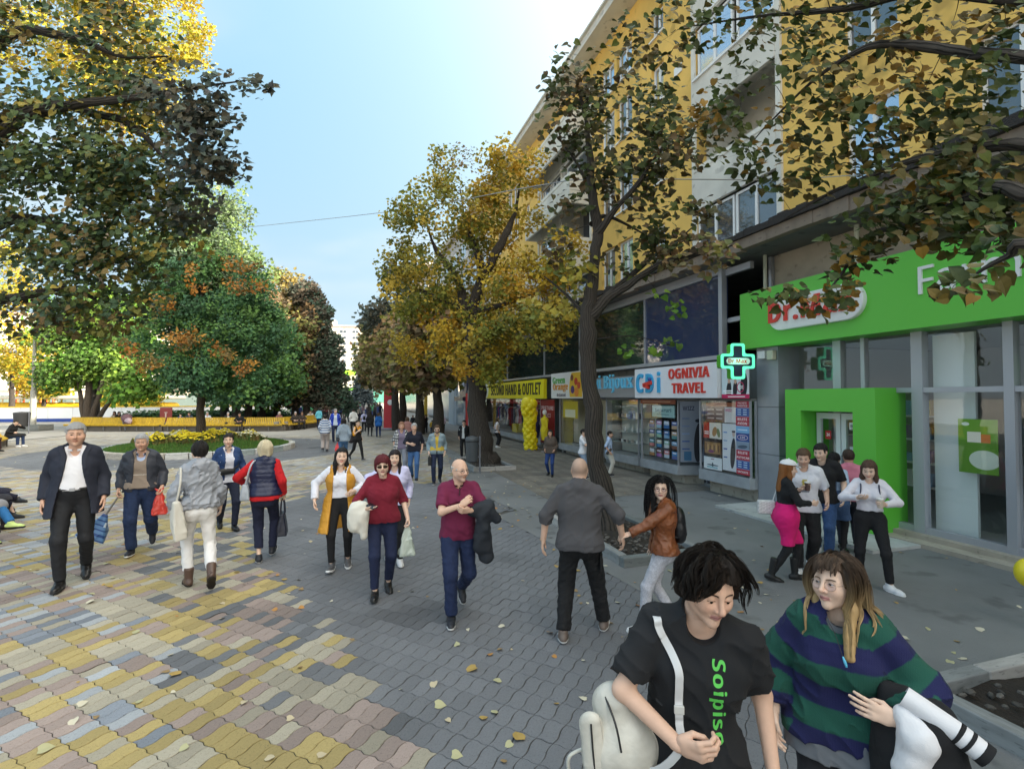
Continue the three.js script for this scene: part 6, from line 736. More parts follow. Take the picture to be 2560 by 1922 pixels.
function cloth(kind, c, o = {}) { const key = kind + c.join() + JSON.stringify(o); if (fabric[key]) return fabric[key]; const K = { cotton: [0.92, re(TX.weave, 14), 0.0006], knit: [0.95, re(TX.knit, 7), 0.0022], denim: [0.85, re(TX.denim, 10), 0.001], wool: [0.95, re(TX.grit, 5), 0.0012], leather: [0.38, re(TX.fold, 5), 0.004], nylon: [0.45, re(TX.fold, 4), 0.005], suit: [0.78, re(TX.weave, 18), 0.0004] }[kind]; return fabric[key] = new THREE.MeshPhysicalMaterial({ color: o.vc ? lin([1, 1, 1]) : lin(c), vertexColors: !!o.vc, roughness: o.rough ?? K[0], bumpMap: K[1], bumpScale: K[2], map: kind === 'denim' ? re(TX.denim, 6) : kind === 'leather' ? re(TX.mottle, 3) : null, sheen: kind === 'knit' || kind === 'wool' ? 0.3 : 0, sheenRoughness: 0.6, sheenColor: lin(c.map((v) => v * 0.5 + 0.05)) }); }
const skinMat = phys([1, 1, 1], 0.55, { vertexColors: true, specularIntensity: 0.4 });
const HAIRM = (c, rough = 0.5) => { const k = 'h' + c.join(); return fabric[k] ??= phys(c, rough, { specularIntensity: 0.5, bumpMap: re(TX.grit, 9), bumpScale: 0.004, anisotropy: 0.4 }); };
function person(o) {
const B = { sh: 0.165, chest: 1, waist: 1, hip: 1, belly: 0, bust: 0, arm: 1, leg: 1, ...o.build }, P = o.pose ?? {}, fem = !!o.head?.fem, q = o.q ?? 1, S = o.h / 1.7, root = thing(o.name ?? 'person', o.label, 'person', [o.p[0], o.p[2] ?? 0, o.p[1]].map((v, i) => i === 1 ? (o.lift ?? 0) : i === 0 ? o.p[0] : o.p[1]), o.yaw, o.group);
root.scale.setScalar(S); B.sh = B.sh * 0.94 - 0.004;
const py = P.pelvis ?? 0.93, lean = P.lean ?? 0, tw = P.twist ?? 0, side = P.side ?? 0;
const TT = (x, y, z) => { const a = tw * smooth(0.95, 1.3, y), c = Math.cos(a), s = Math.sin(a); let X = x * c + z * s, Z = -x * s + z * c, Y = y - 0.93; const cl = Math.cos(lean), sl = Math.sin(lean); [Y, Z] = [Y * cl - Z * sl, Y * sl + Z * cl]; const cs = Math.cos(side), ss = Math.sin(side); [X, Y] = [X * cs - Y * ss, X * ss + Y * cs]; return [X, Y + py, Z]; };
const fw = (() => { const a = TT(0, 1.3, 0), b = TT(0, 1.3, 1); return [b[0] - a[0], b[1] - a[1], b[2] - a[2]]; })();
const sq = (k) => [fw, k];
// joints
const J = { neck: TT(0, 1.43, -0.012), head: null, sh: [1, -1].map((s) => TT(s * B.sh, 1.375 + (P.shrug ?? 0), -0.005)), hip: [1, -1].map((s) => [s * 0.088, py - 0.03, 0]) };
const arms = [1, -1].map((s, i) => { const t = (i ? P.ra : P.la) ?? [s * (B.sh + 0.07), 0.93, 0.02], pole = (i ? P.rp : P.lp) ?? [s * 0.35, -0.2, -1]; const [e, w] = ik(J.sh[i], t, 0.28, 0.245, pole); return { s, sh: J.sh[i], e, w }; });
const legs = [1, -1].map((s, i) => { const t = (i ? P.rl : P.ll) ?? [s * 0.095, 0.085, 0], pole = (i ? P.rk : P.lk) ?? [s * 0.12, 0, 1]; const [k, a] = ik(J.hip[i], t, 0.43, 0.425, pole); return { s, hip: J.hip[i], k, a, pitch: (i ? P.rf : P.lf) ?? 0, fy: (i ? P.rfy : P.lfy) ?? s * 0.12 }; });
const w = B.waist, c = B.chest, hp = B.hip;
const torso = [cone([-0.07 * hp, py - 0.005, -0.008], [0.07 * hp, py - 0.005, -0.008], 0.1 * hp, 0.1 * hp, 0.06, sq(0.92)), cone(TT(-0.055 * w, 1.07, 0), TT(0.055 * w, 1.07, 0), 0.092 * w, 0.092 * w, 0.09, sq(0.95)), cone(TT(-0.075 * c, 1.24, 0), TT(0.075 * c, 1.24, 0), 0.105 * c, 0.105 * c, 0.09, sq(0.92)), cone(TT(-B.sh + 0.05, 1.362, -0.012), TT(B.sh - 0.05, 1.362, -0.012), 0.056, 0.056, 0.06), cone(TT(0, 1.43, -0.02), TT(B.sh * 0.6, 1.39, -0.015), 0.05, 0.05, 0.04), cone(TT(0, 1.43, -0.02), TT(-B.sh * 0.6, 1.39, -0.015), 0.05, 0.05, 0.04)];
if (B.belly) torso.push(cone(TT(0, 1.0, 0.03), TT(0, 1.13, 0.02), 0.1 + 0.06 * B.belly, 0.09 + 0.05 * B.belly, 0.09));
if (B.bust) for (const s of [1, -1]) torso.push(cone(TT(s * 0.065, 1.235, 0.06), TT(s * 0.068, 1.22, 0.075), 0.062 * B.bust, 0.05 * B.bust, 0.06));
for (const s of [1, -1]) torso.push(cone([s * 0.06 * hp, py - 0.06, -0.045], [s * 0.06 * hp, py - 0.08, -0.04], 0.085 * hp, 0.08 * hp, 0.06));
const armP = (a, e = 0, k = 1) => [cone(a.sh, a.e, 0.047 * B.arm * k + e, 0.038 * B.arm * k + e, 0.03), cone(a.e, a.w, 0.038 * B.arm * k + e, 0.026 * B.arm * k + e, 0.02)];
const legP = (l, e = 0, kb = 1, slim = 1) => [cone(l.hip, l.k, 0.088 * B.leg + e, 0.057 * B.leg * slim + e, 0.04), cone(l.k, l.a, 0.057 * B.leg * slim + e, 0.037 * B.leg + e * kb, 0.025)];
// head frame
const [hy, hpch, hr] = P.head ?? [0, 0, 0], hm = new THREE.Matrix4(), HE = new THREE.Euler(hpch + lean * 0.6, hy + tw, hr, 'YXZ'), piv = J.neck, hc = V(0, 0.145, 0.04).applyEuler(new THREE.Euler(hpch * 0.7 + lean * 0.8, (hy + tw) * 0.5, hr * 0.7, 'YXZ')).add(V(...piv)); const hs = o.head?.scale ?? 1; hm.compose(hc, new THREE.Quaternion().setFromEuler(HE), V(hs, hs, hs)); const hi = hm.clone().invert(); J.head = hc;
const skin = SK[o.skin ?? 'a'];
// body mesh: trunk and limbs, head and hands merged
const parts = [], bodyL = [...torso.map((p) => ({ ...p, ra: p.ra - 0.022, rb: p.rb - 0.022 })), ...arms.flatMap((a) => armP(a)), ...legs.flatMap((l) => legP(l, -0.008)), cone(piv, hm && hc.clone().lerp(V(...piv), 0.35).toArray(), fem ? 0.05 : 0.058, fem ? 0.045 : 0.052, 0.04)];
for (const l of legs) { const f = footFrame(l); bodyL.push(cone(l.a, f(0.02, -0.045), 0.033, 0.026, 0.02), cone(f(0, -0.05), f(0.13, -0.062), 0.026, 0.02, 0.02)); }
const skc = () => skin, noisy = (x, y, z) => { const n = 1 + 0.05 * n3(x * 50, y * 50, z * 50); return [skin[0] * n, skin[1] * n, skin[2] * n]; };
{ const [mn, mx] = boundsOf(bodyL, 0.03); parts.push(netMesh(field(bodyL), mn, mx, 0.014 * q, noisy)); }
{ const ho = { ...o.head }; const g = netMesh(headField(ho), [-0.105, -0.17, -0.125], [0.105, 0.13, 0.135], (q < 0.7 ? 0.0021 : q < 1.3 ? 0.0042 : 0.009), headColor(ho, skin)); g.applyMatrix4(hm); parts.push(g); }
arms.forEach((a, i) => { const hp = (i ? P.rh : P.lh) ?? {}; const u = hp.u ? V(...hp.u).normalize() : V(a.w[0] - a.e[0], a.w[1] - a.e[1], a.w[2] - a.e[2]).normalize(); let n = V(...(hp.n ?? [-a.s, 0, 0.15])); n.addScaledVector(u, -n.dot(u)).normalize(); const mir = a.s; let L = handPrims(a.w, u, n, hp.curl ?? 0.45, hp.spread ?? 0.1, fem ? 0.93 : 1); const wv = V().crossVectors(n, u).normalize(); const want = hp.thumb ? V(...hp.thumb) : V(0, 0.2, 1); if (wv.dot(want) < 0) { const mirror = (p) => { const dx = p[0] - a.w[0], dy = p[1] - a.w[1], dz = p[2] - a.w[2], k = 2 * (dx * wv.x + dy * wv.y + dz * wv.z); return [p[0] - k * wv.x, p[1] - k * wv.y, p[2] - k * wv.z]; }; L = L.map((p) => ({ ...cone(mirror(p.a), mirror(p.b), p.ra, p.rb, p.k, p.sq) })); }
a.u = u; a.n = n; const [mn, mx] = boundsOf(L, 0.012); parts.push(netMesh(field(L), mn, mx, q < 0.7 ? 0.0028 : q < 1.3 ? 0.0048 : 0.009, noisy)); a.grip = [a.w[0] + u.x * 0.08 + n.x * 0.025, a.w[1] + u.y * 0.08 + n.y * 0.025, a.w[2] + u.z * 0.08 + n.z * 0.025]; });
mesh('body', mergeGeometries(parts), skinMat, root);
const K = { root, J, arms, legs, hm, S, TT, torso, armP, legP, o, f: {}, py, q };
// garments
const wr = (amp, sc, seed) => (x, y, z) => { const w = 0.5 * n3(x * 5, y * 5 + seed, z * 5), a = n3(x * sc + w, y * sc * 0.6 + seed + w, z * sc), b = n3(x * sc * 1.7 + 3, (y + x * 0.6) * sc * 2.4 + seed, z * sc * 1.7); return amp * (0.8 * a + 1.7 * (0.42 - Math.sqrt(Math.abs(b)))); };
const garmentMesh = (name, f, L, m, cell, color) => { const [mn, mx] = boundsOf(L, 0.05); K.f[name] = f; return mesh(name, netMesh(f, mn, mx, cell * q, color), m, root); };
const sleeveCut = (a, frac) => { const seg = frac <= 1 ? [a.sh, a.e, frac] : [a.e, a.w, frac - 1]; const [s, e, t] = seg, d = V(e[0] - s[0], e[1] - s[1], e[2] - s[2]).normalize(), p = [lerp(s[0], e[0], t), lerp(s[1], e[1], t), lerp(s[2], e[2], t)]; return (x, y, z) => (x - p[0]) * d.x + (y - p[1]) * d.y + (z - p[2]) * d.z; };
let seed = Math.round(o.h * 1000) % 97;
const topG = (t) => {
const e = (t.ease ?? 0.014) * (t.ease > 0.02 ? 0.82 : 1), hem = (t.hem ?? 0.86) + py - 0.93, L = grow(torso, e); seed += 7; const fl = t.flare ?? 0.01;
if (hem < py + 0.045) L.push(cone([-0.075 * hp, Math.max(hem, 0.62), -0.005 + (t.hemZ ?? 0)], [0.075 * hp, Math.max(hem, 0.62), -0.005 + (t.hemZ ?? 0)], 0.1 * hp + e + fl, 0.1 * hp + e + fl, 0.09, sq(0.95)));
if (hem < 0.8) for (const l of legs) L.push(cone(l.hip, l.k, 0.1 + e, 0.075 + e + fl * 2, 0.09));
const ft = field(L), nr = t.neckR ?? 0.062, nd = t.neckDrop ?? 0.02, nc = cone([J.neck[0], J.neck[1] + 0.12, J.neck[2] + 0.012 - 0.01], [J.neck[0] + fw[0] * (0.03 + nd * 0.6), J.neck[1] + 0.01 - nd, J.neck[2] + fw[2] * (0.03 + nd * 0.6) + 0.01], nr, nr * 0.85), W2 = wr(t.fold ?? 0.006, t.foldS ?? 9, seed);
const sl = t.sleeve ?? 1.95, se = t.sleeveEase != null ? t.sleeveEase * (t.sleeveEase > 0 ? 0.75 : 1) : e * 0.8, AL = sl > 0 ? arms.map((a) => ({ L: armP(a, se, 1), cut: sleeveCut(a, sl), f: field(armP(a, se + (sl > 1.5 ? 0.004 : 0.0))), cuff: t.cuff ? sleeveCut(a, sl - 0.16) : null })) : arms.map((a) => ({ hole: cone(a.sh, a.e, 0.062, 0.06) }));
const ow = t.open, ob = t.openBottom ?? ow, ox = t.openX ?? 0;
const f = (x, y, z) => {
let d = Math.max(ft(x, y, z), hem + (t.hemTilt ?? 0) * z - y); for (const A2 of AL) { if (A2.hole) { d = smax(d, -cd(A2.hole, x, y, z), 0.01); continue; } let da = Math.max(A2.f(x, y, z), A2.cut(x, y, z)); if (A2.cuff && A2.cuff(x, y, z) > 0) da += 0.007; d = smin(d, da, 0.022); }
if (t.band && y < hem + 0.055 && y > hem - 0.02) d += t.band * 0.6; if (t.quilt) d += 0.006 * Math.pow(Math.abs(Math.sin((y - hem) * Math.PI / t.quilt)), -0) * 0 - 0.007 * (Math.sqrt(Math.abs(Math.sin((y - hem) * Math.PI / t.quilt))) - 0.6);
d -= W2(x, y, z); if (nr) d = smax(d, -cd(nc, x, y, z), 0.006);
if (ow != null) { const wd = lerp(ob, ow, smooth(hem, 1.36, y)) + (y > 1.36 ? (y - 1.36) * 0.35 : 0), q2 = Math.max(Math.abs(x - ox - fw[0] * z) - wd, -(z - 0.02 + 0.0)); if (t.lapel && y > 1.1) { const b = Math.abs(x - ox) - wd - t.lapel * smooth(1.08, 1.32, y); if (b < 0 && z > 0) d -= 0.007; } d = Math.max(d, -q2); }
return d;
};
const all = [...L, ...AL.flatMap((a) => a.L ?? [])]; const m = garmentMesh(t.name ?? 'top', f, all, cloth(t.kind ?? 'cotton', t.c, { vc: !!t.color, rough: t.rough }), t.cell ?? 0.0115, t.color && ((x, y, z, ...n) => { let v = y, arm = 0; for (const a of arms) { const P2 = armP(a, se); const da = Math.min(cd(P2[0], x, y, z), cd(P2[1], x, y, z)); if (Math.abs(x) > B.sh * 0.92 && da < 0.02) { arm = a.s; const d1 = V(a.e[0] - a.sh[0], a.e[1] - a.sh[1], a.e[2] - a.sh[2]).normalize(), d2 = V(a.w[0] - a.e[0], a.w[1] - a.e[1], a.w[2] - a.e[2]).normalize(); const s1 = (x - a.sh[0]) * d1.x + (y - a.sh[1]) * d1.y + (z - a.sh[2]) * d1.z, s2 = (x - a.e[0]) * d2.x + (y - a.e[1]) * d2.y + (z - a.e[2]) * d2.z; v = 1.375 - (s1 < 0.27 ? s1 : 0.28 + s2); } } return t.color(x, y, z, v, arm, n); }));
if (t.collar) { const cr = t.collarR ?? 0.066, pts = []; for (let i = 0; i <= 20; i++) { const a = lerp(t.collarOpen ?? 0.35, Math.PI * 2 - (t.collarOpen ?? 0.35), i / 20) + Math.PI / 2; const lx = Math.cos(a) * cr, lz = Math.sin(a) * cr * 0.95, fr = 0.5 + 0.5 * Math.sin(a); pts.push([...TT(lx, 1.435 - 0.03 * fr + (t.collarUp ?? 0), lz - 0.008), t.collar]); } mesh('collar', limb(pts, 8), cloth(t.kind ?? 'cotton', t.collarC ?? t.c), root); }
return m;
};
if (o.bottom) { const b = o.bottom, e = b.ease ?? 0.012, L = [...grow(torso.slice(0, 2), e - 0.004), ...grow(torso.slice(-2), e - 0.004), ...(B.belly ? grow(torso.slice(6, 7), e - 0.016) : []), ...legs.flatMap((l) => legP(l, e, b.taper ?? 1.4, b.slim ?? 1))]; seed += 5; const W2 = wr(b.fold ?? 0.006, b.foldS ?? 11, seed), cut = b.hem ?? 0.1, f0 = field(L), top = (b.top ?? 1.03) + py - 0.93; const cuts = legs.map((l) => { const d = V(l.a[0] - l.k[0], l.a[1] - l.k[1], l.a[2] - l.k[2]).normalize(), p = [l.a[0] - d.x * (cut - 0.085), l.a[1] - d.y * (cut - 0.085), l.a[2] - d.z * (cut - 0.085)]; return (x, y, z) => (Math.hypot(x - l.a[0], y - l.a[1], z - l.a[2]) < 0.3 ? (x - p[0]) * d.x + (y - p[1]) * d.y + (z - p[2]) * d.z : -1); });
garmentMesh(b.name ?? 'trousers', (x, y, z) => { let d = Math.max(f0(x, y, z) - W2(x, y, z), y - top); for (const k of cuts) d = Math.max(d, k(x, y, z)); return d; }, L, cloth(b.kind ?? 'cotton', b.c, { rough: b.rough }), b.cell ?? 0.012);
if (b.belt) mesh('belt', limb(Array.from({ length: 25 }, (_, i) => { const a = i / 24 * Math.PI * 2; return [Math.cos(a) * (0.163 * w + (B.belly ? 0.01 : 0)), py + 0.085, Math.sin(a) * (0.118 * w + 0.045 * B.belly) + 0.012 * B.belly, 0.017]; }), 6), mat([0.02, 0.02, 0.022], 0.4), root), mesh('buckle', rbox(0.045, 0.035, 0.012, 0, py + 0.085, 0.14 * w + 0.07 * B.belly, 0.004), MB.alu, root); }
if (o.skirt) { const b = o.skirt, L = [...grow(torso.slice(0, 2), b.ease ?? 0.014), ...grow(torso.slice(-2), b.ease ?? 0.014)]; for (const l of legs) { const t = b.len ?? 0.8, e = [lerp(l.hip[0], l.k[0], t), lerp(l.hip[1], l.k[1], t), lerp(l.hip[2], l.k[2], t)]; L.push(cone(l.hip, e, 0.11, 0.088 + (b.flare ?? 0), 0.13)); } const W2 = wr(0.005, 9, 3), f0 = field(L), hem = b.hem, top = (b.top ?? 1.04) + py - 0.93; garmentMesh('skirt', (x, y, z) => Math.max(f0(x, y, z) - W2(x, y, z), y - top, hem - y), L, cloth(b.kind ?? 'wool', b.c), 0.0115); }
for (const t of o.tops ?? []) topG(t);
// shoes
if (o.shoes) legs.forEach((l) => { const b = o.shoes, f = footFrame(l), k = b.k ?? 1, L = [cone(f(-0.05, -0.04), f(0.02, -0.035), 0.037, 0.041, 0.03), cone(f(0, -0.045), f(0.1, -0.056), 0.04, 0.041, 0.03), cone(f(0.1, -0.058), f(0.15, -0.062), 0.04, 0.033, 0.02), cone(f(-0.012, 0.01 + (b.boot ?? 0)), f(0, -0.04), 0.045 + (b.boot ? 0.008 : 0), 0.041, 0.02)]; const dn = (() => { const a = f(0, 0), c2 = f(0, 1); return [c2[0] - a[0], c2[1] - a[1], c2[2] - a[2]]; })(), hgt = (x, y, z) => (x - l.a[0]) * dn[0] + (y - l.a[1]) * dn[1] + (z - l.a[2]) * dn[2], f0 = field(L), [mn, mx] = boundsOf(L, 0.02), st = b.soleT ?? 0.022;
const s = mesh('shoe', netMesh((x, y, z) => Math.max(f0(x, y, z), -0.085 + st - 0.003 - hgt(x, y, z), hgt(x, y, z) - 0.03 - (b.boot ?? 0)), mn, mx, 0.0085 * Math.max(q, 0.8)), b.m ?? mat(b.c, b.rough ?? 0.55), root); mesh('sole', netMesh((x, y, z) => Math.max(f0(x, y, z) - 0.005, hgt(x, y, z) + 0.085 - st, -0.085 - hgt(x, y, z)), mn, mx, 0.0085 * Math.max(q, 0.8)), mat(b.sole ?? [0.03, 0.03, 0.03], 0.7), s);
if (b.stripe) mesh('side_stripe', tube([f(-0.05, -0.02, 0.043), f(0.0, -0.045, 0.046), f(0.06, -0.04, 0.044)], 0.008, 5), mat(b.stripe, 0.6), s); });
root.updateMatrixWorld(true); if (o.hair) makeHair(K, o.hair); if (o.glasses) makeGlasses(K, o.glasses); if (o.extra) o.extra(K); return K;
}
function footFrame(l) { // point in the foot: a forward, b up, c sideways from the ankle
const c = Math.cos(l.fy), s = Math.sin(l.fy), cp = Math.cos(l.pitch), sp = Math.sin(l.pitch), F = [s * cp, -sp, c * cp], U = [s * sp, cp, c * sp], Rr = [c, 0, -s];
return (a, b, d = 0) => [l.a[0] + F[0] * a + U[0] * b + Rr[0] * d, l.a[1] + F[1] * a + U[1] * b + Rr[1] * d, l.a[2] + F[2] * a + U[2] * b + Rr[2] * d];
}
function makeGlasses(K, g) {
const r = g.r ?? 0.021, R = [], rim = g.rim ?? 0.0018, y = -0.002, z = 0.0925; for (const s of [1, -1]) { const t = plain(new THREE.TorusGeometry(r, rim, 6, 28)); t.scale(g.wide ?? 1.15, g.tall ?? 0.85, 1); t.rotateY(s * 0.16); t.translate(s * 0.033, y, z - 0.002); R.push(t, limb([[s * (0.033 + r * (g.wide ?? 1.15)), y + 0.004, z - 0.006, rim], [s * 0.073, y + 0.006, 0.06, rim], [s * 0.08, y + 0.004, -0.01, rim]], 6)); } R.push(limb([[-0.01, y + 0.003, z + 0.002, rim], [0, y + 0.006, z + 0.004, rim], [0.01, y + 0.003, z + 0.002, rim]], 6));
const m = mesh('glasses', join(R).applyMatrix4(K.hm), mat(g.c, 0.35, { metalness: g.metal ?? 0 }), K.root);
const lens = []; for (const s of [1, -1]) { const c = plain(new THREE.CircleGeometry(r, 28)); c.scale(g.wide ?? 1.15, g.tall ?? 0.85, 1); c.rotateY(s * 0.16); c.translate(s * 0.033, y, z - 0.0015); lens.push(c); }
mesh('lens', join(lens).applyMatrix4(K.hm), g.dark ? mat(g.dark, 0.08) : phys([0.94, 0.95, 1], 0.02, { transmission: 1, thickness: 0, ior: g.ior ?? 1.5, side: THREE.DoubleSide }), m);
}
// hair: a cap over the skull shaped by the style, plus loose strands for the nearest people
function makeHair(K, h) {
const c = h.c, q = K.q, H0 = headField({ ...K.o.head }), t = h.t ?? 0.012, ty = h.type, hairline = h.line ?? 0.055, nzf = h.n ?? 0.004;
const inHair = (x, y, z) => { // >0 where hair grows
const face = z > 0.0 ? Math.min((hairline - 0.0 - (z - 0.03) * -0.25) - y, 0.075 - Math.abs(x) * 0.25) : -1; const fl = hairline + (h.peak ?? 0) * Math.exp(-x * x / 0.0009) - 0.3 * Math.max(0, Math.abs(x) - 0.045); let d = z > 0.012 ? y - fl + (0.02 - Math.max(0, z - 0.012)) * 1.6 * smooth(0.06, 0.0, z) : 0.05 - Math.max(0, -y - (h.nape ?? 0.045)); if (z > 0.012 && Math.abs(x) > 0.05 && y > (h.burn ?? -0.01) && z < 0.045) d = Math.max(d, 0.01); if (z <= 0.012 && y < -(h.nape ?? 0.045)) d = -0.01; if (Math.abs(x) > 0.066 && z > -0.035 && z < 0.02 && y < (h.ear ?? 0.022)) d = Math.min(d, -0.005); return d; };
const strand = (x, y, z) => nzf * (n3(Math.atan2(x, z) * (h.fr ?? 9), y * 9, 3) + 0.6 * n3(Math.atan2(x, z) * (h.fr ?? 9) * 2.7, y * 14, 7) + 0.4 * n3(x * 110, y * 60, z * 110));
const L = []; let f;
if (ty === 'long') { const len = h.len ?? 0.3, w = h.w ?? 1, back = h.back !== false, fr = h.front ?? 0.2; if (back) { for (const s of [-1, 0, 1]) L.push(cone([s * 0.045, 0.02, -0.06], [s * 0.06 * w, -len, -0.075 - (h.out ?? 0.02)], 0.045, 0.035, 0.05)); } for (const s of [-1, 1]) { const l = Array.isArray(fr) ? fr[s > 0 ? 0 : 1] : fr; if (l > 0) L.push(cone([s * 0.068, 0.02, 0.0], [s * 0.074 * w, -0.1, 0.012], 0.024, 0.027, 0.03), cone([s * 0.074 * w, -0.1, 0.012], [s * (0.078 + (h.splay ?? 0)) * w, -l, 0.04 + (h.fz ?? 0)], 0.027, 0.02, 0.03)); } }
if (ty === 'bob') { for (const s of [-1, 1]) L.push(cone([s * 0.06, 0.03, -0.01], [s * 0.066, -(h.len ?? 0.06), -0.005], 0.036, 0.034, 0.04), cone([s * 0.04, 0.03, -0.06], [s * 0.04, -(h.len ?? 0.06) - 0.01, -0.06], 0.05, 0.045, 0.04)); if (h.fringe) for (let i = -2; i <= 2; i++) L.push(cone([i * 0.02, 0.085, 0.05], [i * 0.026, 0.04 - Math.abs(i) * 0.004, 0.083 - Math.abs(i) * 0.008], 0.02, 0.012, 0.02)); }
if (ty === 'bun') L.push(cone([0, 0.1, -0.06], [0, 0.115, -0.065], h.bun ?? 0.035, 0.03, 0.02), cone([0, 0.03, -0.075], [0, -0.03, -0.075], 0.04, 0.03, 0.03));
if (ty === 'tail') L.push(cone([0, 0.0, -0.1], [0.02, -0.16, -0.12], 0.03, 0.016, 0.02), cone([0, 0.02, -0.08], [0, 0, -0.1], 0.035, 0.03, 0.02));
if (ty === 'curl' || h.puff) for (const p of h.puff ?? []) L.push(cone(p, p, p[3], p[3], 0.03));
const skull = (x, y, z) => ell(x, y, z, [0, 0.032, -0.014], [0.0765 + t, 0.09 + t, 0.097 + t]), fl = L.length ? field(L) : null, shave = ty === 'short' || ty === 'bald';
f = (x, y, z) => { let d = Math.min(skull(x, y, z), shave ? 9 : 9); if (shave) d = Math.max(d, H0(x, y, z) - t - 0.003); const g = inHair(x, y, z); d = Math.max(d, -g * 0.9); if (ty === 'bald') d = Math.max(d, y - (h.bald ?? 0.03) + (z > 0 ? 0.01 : 0)); if (fl) d = smin(d, fl(x, y, z), 0.02); d -= strand(x, y, z); if (!shave) { const fx = ell(x, y, z, [0, -0.03, 0.075], [h.fx ?? 0.058, h.fy ?? 0.092, 0.08]); d = smax(d, -fx, 0.012); } return d; };
const mn = [-0.16, h.len ? -Math.max(h.len, 0.2) - 0.1 : -0.2, -0.2], mx = [0.16, 0.19, 0.16]; if (Array.isArray(h.front)) mn[1] = Math.min(mn[1], -Math.max(...h.front) - 0.08); if (typeof h.front === 'number') mn[1] = Math.min(mn[1], -h.front - 0.08); if (h.front) mx[2] = 0.16 + (h.fz ?? 0); mn[2] -= (h.out ?? 0);
const g = netMesh(f, mn, mx, q < 0.7 ? 0.004 : q < 1.3 ? 0.006 : 0.01, h.color); g.applyMatrix4(K.hm); const m = mesh('hair', g, h.color ? phys([1, 1, 1], 0.5, { vertexColors: true, specularIntensity: 0.4 }) : HAIRM(c, h.rough), K.root); K.hairF = f; if (h.strands) growStrands(K, h, m); return m;
}
